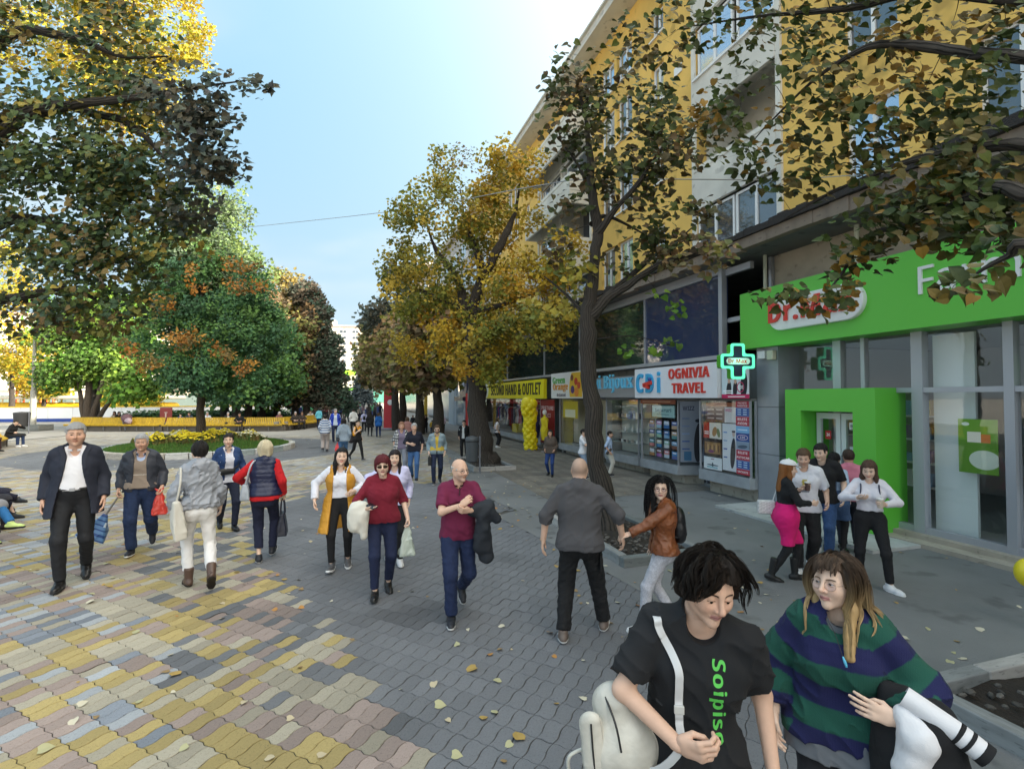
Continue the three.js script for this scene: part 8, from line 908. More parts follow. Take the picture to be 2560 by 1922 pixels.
{ // 10: bald man from behind
const g = at(1450, 1590, 1138, 1472); KB = person({ ...g, yaw: toCam(g.p, Math.PI - 0.05), skin: 'a', label: 'shaven-headed man seen from behind in a charcoal sweatshirt and black jeans', q: 0.85, build: { sh: 0.184, chest: 1.06, waist: 1.14, hip: 1.0, arm: 1.08 }, pose: { ll: [0.15, 0.085, -0.12], rl: [-0.22, 0.085, 0.2], rf: -0.1, la: [0.35, 0.9, 0.0], lp: [0.8, 0, -0.5], lh: { curl: 0.4 }, ra: [-0.4, 0.95, 0.05], rp: [-0.8, 0, -0.6], rh: { curl: 0.5 }, head: [0, 0.04, 0] }, head: { scalp: (x, y, z) => smooth(-0.07, -0.02, y - Math.max(0, z) * 1.2) * (z < 0.06 ? 0.55 : 0), scalpC: [0.24, 0.19, 0.16] },
bottom: { c: [0.01, 0.01, 0.012], kind: 'denim', ease: 0.022, fold: 0.008, top: 1.04 }, tops: [{ name: 'sweatshirt', c: [0.075, 0.072, 0.078], kind: 'wool', ease: 0.036, hem: 0.84, band: 0.006, flare: 0.03, neckR: 0.056, sleeve: 1.3, sleeveEase: 0.03, fold: 0.008, foldS: 7, collar: 0.014, collarOpen: 0.15, collarC: [0.05, 0.05, 0.055] }], shoes: { c: [0.16, 0.12, 0.1], sole: [0.62, 0.62, 0.62], soleT: 0.03 },
extra: (K) => { const L = K.legs[0], f = footFrame(L); mesh('side_pocket', rbox(0.02, 0.16, 0.14, -0.2, 0.72, 0.02, 0.008), cloth('denim', [0.01, 0.01, 0.012]), K.root); } });
}
{ // 11: woman in the tan leather jacket looking back
const d = -KB.root.position.z * 1.0 + 0.12, t = A(1655, 1186, d), h = 1.66, g = { p: [t[0], t[2]], h: t[1] - 0.02 }; const hand = KB.root.localToWorld(V(...KB.arms[1].w)); const yaw = -1.75; const S = g.h / 1.7, loc = hand.clone().sub(V(g.p[0], 0, g.p[1])).applyAxisAngle(V(0, 1, 0), -yaw).divideScalar(S);
person({ ...g, yaw, q: 0.8, skin: 'b', label: 'black-haired woman in red-rimmed glasses and a tan leather jacket glancing back', build: { sh: 0.152, bust: 0.9, chest: 0.98, waist: 0.98, hip: 1.05 }, pose: { ll: [0.08, 0.085, 0.22], rl: [-0.08, 0.12, -0.15], rf: 0.3, twist: 0.45, la: [loc.x + 0.02, loc.y + 0.0, loc.z - 0.02], lp: [0.3, -0.9, -0.4], lh: { curl: 0.6, u: [0, -0.35, 1], n: [-0.4, -0.9, 0] }, ra: [-0.25, 0.9, 0.06], head: [1.0, -0.02, 0.0] }, head: { fem: true, lips: [0.42, 0.16, 0.15], fat: 0.2, paintEyes: true }, glasses: { c: [0.12, 0.012, 0.014], rim: 0.0025, r: 0.0215, tall: 0.75 }, hair: { type: 'long', c: [0.009, 0.008, 0.009], t: 0.014, len: 0.4, front: [0.42, 0.34], fx: 0.05, fy: 0.084, n: 0.006, rough: 0.33, line: 0.068, out: 0.02, strands: 70, kids: 7, slen: 0.45, low: 0.1, sr: 0.0016, seed: 8, wave: 0.04 },
bottom: { c: [0.72, 0.72, 0.8], kind: 'denim', ease: 0.008, fold: 0.005 }, tops: [{ name: 'top', c: [0.1, 0.09, 0.09], ease: 0.008, hem: 1.02, neckDrop: 0.07, sleeve: 0.6, fold: 0.002 }, { name: 'jacket', c: [0.25, 0.075, 0.022], kind: 'leather', rough: 0.4, ease: 0.034, hem: 0.88, open: 0.03, openBottom: 0.03, neckR: 0.06, neckDrop: 0.06, sleeve: 1.95, sleeveEase: 0.024, fold: 0.008, foldS: 12, lapel: 0.04, collar: 0.014, collarOpen: 0.6 }], shoes: sneak,
extra: (K) => { const b = carried(K, 'backpack', 'small black backpack on the leather-jacketed woman\'s back', 'backpack', K.TT(0, 1.2, -0.19)); blobMesh('bag', [cone([0, 0.06, 0], [0, -0.12, -0.01], 0.1, 0.12, 0.06, [[0, 0, 1], 0.7])], mat([0.012, 0.012, 0.014], 0.45), b, 0.011, 0.008); mesh('strap', join([1, -1].map((s) => tube([[s * 0.07, 0.12, 0.02], [s * 0.1, 0.22, 0.1], [s * 0.11, 0.17, 0.26], [s * 0.12, 0.0, 0.28], [s * 0.15, -0.12, 0.12], [s * 0.09, -0.16, 0.0]], 0.012))), mat([0.014, 0.014, 0.016], 0.5), b); } });
}
// ---------- the couple in front ----------
let KG, KH;
{ // young man looking down
const g = far(1712, 1326, 2.04); g.h -= 0.035; KG = person({ ...g, yaw: toCam(g.p, 0.16), q: 0.55, skin: 'a', label: 'young man with wavy dark hair in a black printed tee holding a white bag strap', build: { sh: 0.168, chest: 0.96, waist: 0.93, arm: 0.96 },
pose: { twist: -0.08, side: -0.11, ra: [-0.06, 1.06, 0.21], rp: [-1, 0.35, -0.5], rh: { u: [0.75, 0.15, 0.55], n: [0.15, 0.15, -1], curl: 0.95, spread: 0.05, thumb: [0.2, 1, 0.2] }, la: [0.3, 0.89, 0.04], lp: [0.4, 0, -1], lh: { curl: 0.4 }, head: [0.36, 0.24, -0.08], lean: 0.03 }, head: { paintEyes: false, open: 0.0012, lid: -0.0045, nose: 1.15, lips: [0.46, 0.22, 0.2], brow: [0.02, 0.014, 0.012], browK: 1, scale: 1.02 },
hair: { type: 'curl', c: [0.018, 0.012, 0.009], t: 0.016, fx: 0.056, fy: 0.082, n: 0.009, fr: 5, line: 0.07, nape: 0.075, ear: -0.2, puff: [[0.072, 0.04, 0.02, 0.032], [-0.074, 0.04, 0.015, 0.034], [0.076, 0.0, -0.01, 0.03], [-0.08, 0.0, -0.02, 0.036], [-0.075, -0.035, -0.04, 0.03], [0.07, -0.03, -0.04, 0.03], [0.035, 0.1, 0.04, 0.032], [-0.04, 0.1, 0.035, 0.034], [-0.066, 0.066, 0.045, 0.026], [0.068, 0.064, 0.042, 0.026], [0.078, -0.005, 0.03, 0.02], [-0.08, -0.005, 0.03, 0.022]], strands: 150, kids: 15, lock: 0.013, slen: 0.13, wave: 0.2, vol: 0.006, grav: 0.36, loose: 1.0, sr: 0.0012, part: 0.012, seed: 12, low: -0.1, tones: [[0.018, 0.012, 0.009], [0.03, 0.019, 0.013], [0.012, 0.009, 0.008]], fall: { fwd: 0.1 }, faceW: 0.066 },
bottom: { c: [0.05, 0.04, 0.03], ease: 0.016, cell: 0.016 }, tops: [{ name: 'tee_shirt', c: [0.012, 0.013, 0.016], kind: 'cotton', ease: 0.026, hem: 0.8, neckR: 0.068, neckDrop: 0.03, sleeve: 0.84, sleeveEase: 0.04, fold: 0.011, foldS: 7, flare: 0.015 }], shoes: shBlack,
extra: (K) => {
// printed lettering laid on the shirt
const f = K.f.tee_shirt, NX = 10, NY = 44, pos = [], uv = [], idx = []; for (let j = 0; j <= NY; j++) for (let i = 0; i <= NX; i++) { const x = lerp(0.06, 0.13, i / NX), y = lerp(0.99, 1.33, j / NY); let z = 0.4, s = 0; while (s++ < 60) { const d = f(x, y, z); if (d < 0.0015) break; z -= Math.max(0.001, d * 0.7); } pos.push(x, y, z + 0.0015); uv.push(i / NX, j / NY); } for (let j = 0; j < NY; j++) for (let i = 0; i < NX; i++) { const a = j * (NX + 1) + i; idx.push(a, a + 1, a + NX + 2, a, a + NX + 2, a + NX + 1); }
const gg = new THREE.BufferGeometry(); gg.setAttribute('position', new THREE.Float32BufferAttribute(pos, 3)); gg.setAttribute('uv', new THREE.Float32BufferAttribute(uv, 2)); gg.setIndex(idx); gg.computeVertexNormals();
const tx = canvasTex(128, 640, (c, w, h) => { c.fillStyle = '#000'; c.fillRect(0, 0, w, h); c.translate(w * 0.1, 12); c.rotate(Math.PI / 2); c.fillStyle = '#fff'; c.font = 'bold 118px sans-serif'; c.textAlign = 'left'; c.textBaseline = 'alphabetic'; c.save(); c.scale(1.45, 0.95); c.fillText('Soipiso', 0, -12); c.restore(); });
mesh('print', gg, new THREE.MeshStandardMaterial({ color: lin([0.12, 0.6, 0.1]), roughness: 0.6, alphaMap: tx, transparent: true }), K.root);
// eyes under lowered lids
for (const s of [1, -1]) { const e = plain(new THREE.SphereGeometry(0.0128, 20, 14)); e.translate(s * 0.031, 0.003, 0.0712); mesh('eye', e.applyMatrix4(K.hm), mat([0.5, 0.47, 0.44], 0.2), K.root); const ir = plain(new THREE.SphereGeometry(0.006, 14, 10)); ir.scale(1, 1, 0.4); ir.translate(s * 0.031, -0.0035, 0.083); mesh('iris', ir.applyMatrix4(K.hm), mat([0.02, 0.012, 0.008], 0.15), K.root); }
const b = carried(K, 'backpack', 'small white leather backpack slung on the young man\'s side', 'backpack', [-0.265, 1.04, 0.06]); const wl = cloth('leather', [0.68, 0.65, 0.58], { rough: 0.42 });
blobMesh('bag', [cone([-0.01, 0.05, 0], [0.02, -0.09, 0.01], 0.085, 0.12, 0.08, [[0, 0, 1], 0.75]), cone([0.06, -0.1, 0.02], [-0.03, -0.11, 0.02], 0.09, 0.1, 0.06, [[0, 0, 1], 0.8])], wl, b, 0.006, 0.005, 12);
blobMesh('front_pocket', [cone([-0.1, 0.02, 0.075], [-0.085, -0.12, 0.085], 0.042, 0.045, 0.03, [[0, 0, 1], 0.5])], wl, b, 0.005, 0.002, 12);
mesh('zip', join([tube([[-0.098, 0.03, 0.1], [-0.092, -0.05, 0.107], [-0.085, -0.13, 0.105]], 0.0035, 6), tube([[-0.045, 0.1, 0.04], [-0.01, 0.04, 0.1], [0.01, -0.05, 0.115]], 0.004, 6)]), mat([0.02, 0.02, 0.022], 0.4), b);
mesh('loose_strap', tube([[-0.11, -0.08, 0.06], [-0.18, -0.13, 0.05], [-0.17, -0.21, 0.04], [-0.08, -0.235, 0.04], [0.0, -0.2, 0.03]], 0.007, 6), wl, b);
const o = K.root.worldToLocal(b.position.clone()), fz = (x, y) => { let z = 0.4, s = 0; while (s++ < 80) { const d = f(x, y, z); if (d < 0.002) break; z -= Math.max(0.001, d * 0.7); } return z; }; const pts = []; for (let i = 0; i <= 14; i++) { const t = i / 14, y = lerp(1.435, 1.08, t), x = -0.115 + 0.07 * smooth(0, 0.5, t) - 0.0 * t; pts.push([x, y, fz(x, y) + 0.006]); } pts.unshift([-0.15, 1.25, -0.14], [-0.125, 1.4, -0.1]); pts.push([-0.055, 1.04, 0.2], [-0.13, 0.93, 0.16], [-0.24, 0.88, 0.1]);
const ribbon = (P, w) => { const L2 = smoothPath(P.map((p) => [...p, w]), 4), ps = [], ix = [], u2 = []; L2.forEach((p, i) => { const a = L2[Math.max(0, i - 1)], c = L2[Math.min(L2.length - 1, i + 1)], d = V(c[0] - a[0], c[1] - a[1], c[2] - a[2]).normalize(), out = V((p[0] + o.x) * 0.3, p[1] + o.y > 1.37 ? 1 : 0.1, p[2] + o.z > -0.05 ? 0.8 : -0.8).normalize(), s = V().crossVectors(d, out).normalize(), n = V().crossVectors(s, d).normalize(); for (const [k, m] of [[-1, -1], [1, -1], [1, 1], [-1, 1]]) { ps.push(p[0] + s.x * w * k + n.x * 0.0022 * m, p[1] + s.y * w * k + n.y * 0.0022 * m, p[2] + s.z * w * k + n.z * 0.0022 * m); u2.push(k * w, i * 0.02); } if (i) for (let k = 0; k < 4; k++) { const q0 = (i - 1) * 4 + k, q1 = (i - 1) * 4 + (k + 1) % 4; ix.push(q0, q0 + 4, q1, q1, q0 + 4, q1 + 4); } }); const rg = new THREE.BufferGeometry(); rg.setAttribute('position', new THREE.Float32BufferAttribute(ps, 3)); rg.setAttribute('uv', new THREE.Float32BufferAttribute(u2, 2)); rg.setIndex(ix); rg.computeVertexNormals(); return plain(rg); };
const st = mesh('strap', ribbon(pts.map((p) => [p[0] - o.x, p[1] - o.y, p[2] - o.z]), 0.014), mat([0.66, 0.66, 0.67], 0.5), b); const bp = pts[14]; mesh('buckle', rbox(0.036, 0.03, 0.012, bp[0] - o.x, bp[1] - o.y, bp[2] + 0.004 - o.z, 0.003), mat([0.6, 0.6, 0.58], 0.35), st);
} });
}
{ // young woman in the striped jumper
const gre = [0.012, 0.085, 0.06], nav = [0.012, 0.014, 0.075]; const g = far(2096, 1368, 2.3); g.h -= 0.02;
KH = person({ ...g, yaw: toCam(g.p, -0.05), q: 0.55, skin: 'b', label: 'young woman with long fair hair and round glasses in a green and navy striped jumper', build: { sh: 0.14, bust: 0.7, waist: 0.98, chest: 0.93, arm: 0.82 },
pose: { ra: [-0.27, 0.92, 0.08], rp: [-0.9, -0.1, -0.7], la: [0.2, 1.115, 0.22], lp: [1, -0.7, -0.35], lh: { u: [-0.95, 0.22, 0.12], n: [0.1, -0.25, -1], curl: 0.3, spread: 0.16, thumb: [0, 1, 0.1] }, head: [-0.5, -0.08, 0.07] }, head: { fem: true, paintEyes: false, open: 0.0036, lips: [0.52, 0.24, 0.22], brow: [0.08, 0.05, 0.035], fat: 0.35, nose: 0.95 },
glasses: { c: [0.45, 0.32, 0.22], rim: 0.0011, r: 0.0235, tall: 0.95, wide: 1.05, metal: 0.8, ior: 1.7 },
hair: { type: 'long', c: [0.2, 0.12, 0.06], t: 0.011, len: 0.27, front: [0.3, 0.27], fx: 0.054, fy: 0.086, n: 0.004, line: 0.066, w: 1.0, splay: 0.012, fz: 0.02, color: (x, y, z) => { const t = smooth(0.06, -0.14, y), n = 0.85 + 0.3 * n3(x * 70, y * 12, z * 70); return [lerp(0.09, 0.5, t) * n, lerp(0.055, 0.33, t) * n, lerp(0.035, 0.155, t) * n]; }, strands: 150, kids: 14, lock: 0.012, coat: 0.05, grav: 0.3, slen: 0.36, bangs: 0.085, vol: 0.006, sr: 0.0012, wave: 0.035, part: 0.0, seed: 31, low: -0.15, tones: [[0.3, 0.19, 0.09], [0.4, 0.26, 0.125]], faceW: 0.064, ahead: 0.07, fall: { fwd: 0.3 } },
bottom: { c: [0.02, 0.02, 0.025], ease: 0.01, cell: 0.016 }, tops: [{ name: 'tee_shirt', c: [0.14, 0.15, 0.17], ease: 0.03, hem: 0.8, flare: 0.02, sleeve: 0.4, neckR: 0.06, neckDrop: 0.01 }, { name: 'jumper', c: gre, kind: 'knit', ease: 0.052, hem: 0.87, flare: 0.03, neckR: 0.07, neckDrop: 0.03, sleeve: 1.9, sleeveEase: 0.064, cell: 0.0125, fold: 0.012, foldS: 6, cuff: true, color: (x, y, z, v, arm) => { if (y > 1.40 && Math.hypot(x, z) < 0.12) return nav; const k = (v - 0.845 + 0.004 * n3(x * 20, y * 20, z * 20)) / 0.098, i = Math.floor(k), fr = k - i; const a = i % 2 ? gre : nav, b = i % 2 ? nav : gre, t = smooth(0.97, 1.0, fr); return [lerp(a[0], b[0], t), lerp(a[1], b[1], t), lerp(a[2], b[2], t)]; } }], shoes: shBlack,
extra: (K) => {
for (const s of [1, -1]) { const e = plain(new THREE.SphereGeometry(0.0128, 20, 14)); e.translate(s * 0.031, 0.003, 0.0712); mesh('eye', e.applyMatrix4(K.hm), mat([0.45, 0.43, 0.41], 0.15), K.root); const ir = plain(new THREE.SphereGeometry(0.006, 16, 10)); ir.scale(1, 1, 0.4); ir.translate(s * 0.031 - 0.0025, 0.0035, 0.0829); mesh('iris', ir.applyMatrix4(K.hm), mat([0.05, 0.04, 0.035], 0.1), K.root); }
const a = K.arms[0], m = [lerp(a.e[0], a.w[0], 0.6), lerp(a.e[1], a.w[1], 0.6), lerp(a.e[2], a.w[2], 0.6)], c = carried(K, 'jacket', 'black jacket with white striped sleeve carried over the striped-jumper woman\'s arm', 'jacket', m); const bk = cloth('wool', [0.012, 0.012, 0.014]), wh = cloth('wool', [0.74, 0.73, 0.76]);
blobMesh('cloth', [cone([-0.06, 0.035, -0.03], [0.07, 0.0, 0.01], 0.05, 0.075, 0.05), cone([0.0, -0.06, 0.03], [-0.02, -0.42, 0.03], 0.075, 0.11, 0.09), cone([0.08, -0.06, 0.03], [0.18, -0.42, 0.02], 0.08, 0.1, 0.1), cone([-0.07, -0.05, 0.02], [-0.06, -0.35, 0.02], 0.045, 0.06, 0.07)], bk, c, 0.008, 0.016, 9);
blobMesh('sleeve', [cone([-0.015, 0.0, 0.075], [0.03, -0.05, 0.105], 0.045, 0.055, 0.04), cone([0.025, -0.06, 0.11], [-0.005, -0.19, 0.12], 0.058, 0.062, 0.05, [[0, 0, 1], 0.7])], wh, c, 0.007, 0.008, 13);
const sv = (x0, x1, r, mm, nm) => mesh(nm, limb(smoothPath([x0, x1].map((t) => [0.05 + t * 0.19, 0.05 - t * 0.085 - t * t * 0.02, 0.07 + t * 0.03, r]), 4), 14), mm, c); sv(-0.35, 0.5, 0.042, wh, 'sleeve_end'); sv(0.5, 0.56, 0.044, bk, 'cuff_stripe'); sv(0.56, 0.66, 0.0425, wh, 'cuff'); sv(0.66, 0.72, 0.044, bk, 'cuff_stripe'); sv(0.72, 0.86, 0.0425, wh, 'cuff'); sv(0.86, 0.98, 0.045, bk, 'cuff_stripe');
const pen = carried(K, 'pendant', 'small bright blue pendant on the striped jumper', 'pendant', [0.02, 1.3, 0.21]); mesh('drop', limb(smoothPath([[0, 0.02, 0, 0.003], [0.008, 0.0, 0.004, 0.006], [0.014, -0.02, 0.004, 0.004]], 4), 8), mat([0.12, 0.5, 0.75], 0.25), pen); mesh('cord', tube([[0, 0.02, 0], [-0.03, 0.09, -0.05], [-0.06, 0.13, -0.09]], 0.0015, 5), mat([0.02, 0.02, 0.02], 0.6), pen);
} });
}
// ---------- the group by the chemist's door ----------
const cup = (K, g, label, c) => { const b = carried(K, 'drink_cup', label, 'cup', g); mesh('cup', cyl(0.03, 0.04, 0.11, 0, -0.055, 0, 14), mat(c, 0.5), b); mesh('lid', cyl(0.043, 0.04, 0.015, 0, 0.056, 0, 14), MB.white, b); mesh('straw', tube([[0, 0.06, 0], [0.015, 0.16, 0.01]], 0.004, 5), MB.white, b); };
{ const g = at(1968, 1450, 1145, 1962); person({ ...g, yaw: 1.35, skin: 'b', label: 'woman in a white cap, black top and bright pink skirt holding a drink', build: { sh: 0.15, bust: 0.95, hip: 1.22, waist: 0.95 }, pose: { ll: [0.07, 0.085, 0.12], rl: [-0.07, 0.1, -0.22], rf: 0.25, la: [0.12, 1.28, 0.24], lp: [0.8, -0.8, -0.2], lh: { u: [-0.2, 0.5, 0.8], n: [-1, 0, 0.2], curl: 0.8, thumb: [0, 0.6, -0.4] }, ra: [-0.12, 1.12, 0.3], rp: [-0.8, -0.8, -0.2], head: [-0.1, 0.1, 0] }, head: { fem: true }, hair: { type: 'long', c: [0.26, 0.1, 0.03], t: 0.013, len: 0.3, front: 0.33, n: 0.006, fx: 0.05 },
bottom: { name: 'leggings', c: BLACK, ease: 0.004, hem: 0.06 }, skirt: { c: [0.72, 0.012, 0.17], hem: 0.52, len: 0.9, kind: 'wool', top: 1.1, ease: 0.02 }, tops: [{ name: 'top', c: [0.011, 0.011, 0.013], kind: 'knit', ease: 0.014, hem: 1.06, neckR: 0.056, sleeve: 1.8, collar: 0.012, collarOpen: 0.01 }], shoes: { c: [0.012, 0.012, 0.013], boot: 0.2, rough: 0.5 },
extra: (K) => { const cp = mesh('cap', join([(() => { const q = plain(new THREE.SphereGeometry(0.105, 24, 14, 0, 6.283, 0, 1.5)); q.scale(1, 0.75, 1.08); q.translate(0, 0.06, -0.01); return q; })(), (() => { const q = plain(new THREE.CylinderGeometry(0.085, 0.09, 0.012, 24, 1, false, -1.1, 2.2)); q.scale(1, 1, 0.9); q.rotateX(0.15); q.translate(0, 0.055, 0.075); return q; })(), (() => { const q = plain(new THREE.SphereGeometry(0.012, 8, 6)); q.translate(0, 0.14, -0.01); return q; })()]).applyMatrix4(K.hm), cloth('cotton', [0.78, 0.78, 0.8]), K.root); cup(K, K.arms[0].grip, 'dark drink cup with lid and straw held by the pink-skirted woman', [0.12, 0.07, 0.06]);
const b = carried(K, 'handbag', 'small white handbag at the pink-skirted woman\'s back', 'bag', K.TT(0.1, 1.0, -0.24)); mesh('bag', rbox(0.09, 0.19, 0.24, 0, 0, 0, 0.025, 3), cloth('leather', [0.75, 0.74, 0.74]), b); mesh('flap', rbox(0.1, 0.12, 0.225, 0.004, 0.04, 0, 0.02, 3), cloth('leather', [0.8, 0.79, 0.79]), b); mesh('strap', tube([[0, 0.09, 0.09], [0.0, 0.28, 0.15], [-0.02, 0.43, 0.2], [-0.06, 0.38, 0.3]], 0.008), mat([0.75, 0.75, 0.75], 0.5), b); } }); }
{ const g = at(2012, 1430, 1115, 2015); person({ ...g, yaw: toCam(g.p, 0.1), skin: 'a', label: 'short-haired man in a white printed tee and black trousers by the green portal', build: { sh: 0.175 }, pose: { ...walkR(0.5), la: [0.26, 1.0, 0.14], ra: [-0.22, 1.02, 0.22], head: [-0.1, 0.25, 0] }, head: { beard: 0.25, nose: 1.1 }, hair: { type: 'short', c: [0.1, 0.06, 0.035], t: 0.014, line: 0.062 }, bottom: { c: [0.012, 0.012, 0.014], ease: 0.02 }, tops: [{ name: 'tee_shirt', c: [0.72, 0.73, 0.8], ease: 0.024, hem: 0.84, neckR: 0.062, sleeve: 0.85, sleeveEase: 0.04, color: (x, y, z, v, arm, n) => { if (z > 0 && !arm && Math.abs(x) < 0.06) { if (Math.abs(y - 1.24) < 0.045 && Math.abs(x) < 0.03) return [0.5, 0.42, 0.1]; if (Math.abs(y - 1.14) < 0.035) return [0.2, 0.22, 0.28]; } return [0.72, 0.73, 0.8]; } }], shoes: sneak }); }
{ const g = at(2058, 1398, 1103, 2060); person({ ...g, yaw: toCam(g.p, -0.1), skin: 'b', label: 'dark-haired man in a black tee and blue jeans behind the white-tee man', build: { sh: 0.175 }, pose: { ...walkL(0.5), la: [0.27, 0.95, 0.1], lh: { curl: 0.4 }, head: [-0.3, 0.22, 0] }, head: { nose: 1.1 }, hair: { type: 'short', c: [0.014, 0.012, 0.012], t: 0.013, line: 0.06 }, bottom: { c: [0.05, 0.12, 0.3], kind: 'denim', ease: 0.016 }, tops: [{ name: 'tee_shirt', c: [0.012, 0.012, 0.014], ease: 0.024, hem: 0.84, neckR: 0.062, sleeve: 0.85, sleeveEase: 0.038, color: (x, y, z, v, arm) => (z > 0 && !arm && Math.abs(x) < 0.07 && (Math.abs(y - 1.22) < 0.012 || Math.abs(y - 1.17) < 0.008) && Math.sin(x * 260) > -0.3 ? [0.6, 0.6, 0.6] : [0.012, 0.012, 0.014]) }], shoes: sneak }); }
{ const g = at(2088, 1385, 1128, 2088); person({ ...g, yaw: toCam(g.p, Math.PI - 0.3), skin: 'b', label: 'dark-haired woman seen from behind in a pale blue tee and denim pinafore', build: { sh: 0.152, hip: 1.05 }, pose: { ...walkR(0.5) }, head: { fem: true }, hair: { type: 'tail', c: [0.01, 0.009, 0.009], t: 0.016, n: 0.006 }, bottom: { name: 'tights', c: BLACK, ease: 0.002, hem: 0.06 }, skirt: { c: [0.07, 0.14, 0.3], kind: 'denim', hem: 0.58, len: 0.75, top: 1.1, flare: 0.02, ease: 0.02 }, tops: [{ name: 'tee_shirt', c: [0.42, 0.55, 0.74], ease: 0.018, hem: 1.0, sleeve: 0.9, sleeveEase: 0.03 }], shoes: shBlack, extra: (K) => mesh('pinafore_strap', join([1, -1].map((s) => tube([[s * 0.06, 1.08, -0.13], [s * 0.075, 1.3, -0.145], [s * 0.08, 1.425, -0.06]], 0.014))), cloth('denim', [0.06, 0.12, 0.27]), K.root) }); }
{ const g = at(2126, 1378, 1120, 2122); person({ ...g, yaw: toCam(g.p, Math.PI + 0.2), skin: 'd', label: 'man in a pink tee seen from behind at the chemist\'s door', pose: { ...walkL(0.4) }, head: {}, hair: { type: 'short', c: [0.05, 0.03, 0.022], t: 0.012 }, bottom: { c: [0.015, 0.02, 0.035], kind: 'denim', ease: 0.02 }, tops: [{ name: 'tee_shirt', c: [0.6, 0.2, 0.28], ease: 0.022, hem: 0.86, sleeve: 0.8, sleeveEase: 0.035 }], shoes: shBlack }); }
{ const g = at(2178, 1468, 1143, 2152); person({ ...g, yaw: -0.55, skin: 'b', label: 'long-haired girl in a tight white top and black leggings holding a paper cup', build: { sh: 0.15, bust: 0.85, waist: 0.85, hip: 1.0 }, pose: { ll: [0.2, 0.085, 0.06], lfy: 0.9, rl: [-0.12, 0.085, -0.16], la: [0.14, 1.15, 0.24], lp: [0.9, -0.6, -0.3], lh: { u: [-0.3, 0.2, 0.9], n: [-0.9, 0.2, 0], curl: 0.8, thumb: [0, 1, 0] }, ra: [-0.13, 1.22, 0.27], rp: [-0.9, -0.6, -0.2], rh: { u: [0.5, 0.1, 0.8], n: [0.3, 0.8, -0.2], curl: 0.5 }, head: [-0.15, 0.3, 0] }, head: { fem: true }, hair: { type: 'long', c: [0.09, 0.05, 0.035], t: 0.012, len: 0.3, front: [0.36, 0.3], n: 0.005, fx: 0.05 }, bottom: { name: 'leggings', c: BLACK, ease: 0.006, hem: 0.12, top: 1.08 }, tops: [{ name: 'top', c: [0.75, 0.72, 0.78], ease: 0.01, hem: 1.02, neckR: 0.058, sleeve: 1.92, sleeveEase: 0.014, fold: 0.004 }], shoes: { ...sneak, stripe: [0.03, 0.03, 0.03] }, extra: (K) => { cup(K, K.arms[0].grip, 'pale paper cup held by the girl in the white top', [0.6, 0.5, 0.4]); const b = carried(K, 'backpack', 'backpack with thin dark straps on the girl in the white top', 'backpack', K.TT(0, 1.2, -0.17)); blobMesh('bag', [cone([0, 0.05, 0], [0, -0.1, -0.01], 0.09, 0.1, 0.05, [[0, 0, 1], 0.6])], mat([0.03, 0.03, 0.05], 0.5), b, 0.012, 0.005); mesh('strap', join([1, -1].map((s) => tube([[s * 0.08, 0.1, 0.02], [s * 0.1, 0.22, 0.1], [s * 0.1, 0.15, 0.25], [s * 0.11, 0.02, 0.27], [s * 0.14, -0.1, 0.14], [s * 0.08, -0.14, 0]], 0.009))), mat([0.05, 0.05, 0.09], 0.5), b); } }); }
// ---------- walkers and sitters farther off ----------
let bgi = 0;
function walker(label, sx, foot, top, dir, hair, hc, topo, bot, o = {}) {
const g = o.d ? far(sx, top, o.d) : at(sx, foot, top), i = bgi++, away = dir === 'away', y = dir === 'away' ? 0.31 + Math.PI : dir === 'cam' ? 0.31 : dir; const W0 = i % 2 ? walkR(0.85) : walkL(0.85);
return person({ ...g, yaw: typeof dir === 'number' ? dir : toCam(g.p, away ? Math.PI + 0.1 * (i % 3 - 1) : 0.1 * (i % 3 - 1)), q: o.q ?? 1.7, skin: ['a', 'b', 'c'][i % 3], label, build: { ...(o.fem ? { sh: 0.15, bust: 0.8, hip: 1.03 } : { sh: 0.175 }), ...o.build }, pose: { ...(o.stand ? {} : W0), ...o.pose }, head: { fem: o.fem, beard: o.beard }, hair: hair ? { type: hair, c: hc, t: 0.014, n: 0.004, len: hair === 'long' ? 0.28 : undefined, front: hair === 'long' ? 0.2 : undefined, fx: 0.05, ...o.hairO } : null, tops: topo, bottom: o.skirt ? { name: 'tights', c: BLACK, ease: 0.002, hem: 0.06 } : { ...bot }, skirt: o.skirt, shoes: o.shoes ?? shDark, extra: o.extra, glasses: o.glasses, group: o.group });
}
const top1 = (c, o = {}) => ({ name: 'top', c, ease: 0.022, hem: 0.86, sleeve: 1.93, sleeveEase: 0.022, ...o });
const DKH = [0.02, 0.015, 0.012], BR = [0.08, 0.05, 0.03], GY = [0.35, 0.35, 0.36];
walker('man in a navy jumper and light jeans with sunglasses on his collar', 1035, 1200, 1055, 'cam', 'short', GY, [top1([0.012, 0.015, 0.03], { kind: 'knit', sleeve: 1.3, neckDrop: 0.05 })], { c: BLUEJ, kind: 'denim', ease: 0.012 }, { q: 1.2, pose: { ra: [-0.08, 1.1, 0.26], rp: [-0.8, -0.8, 0] } });
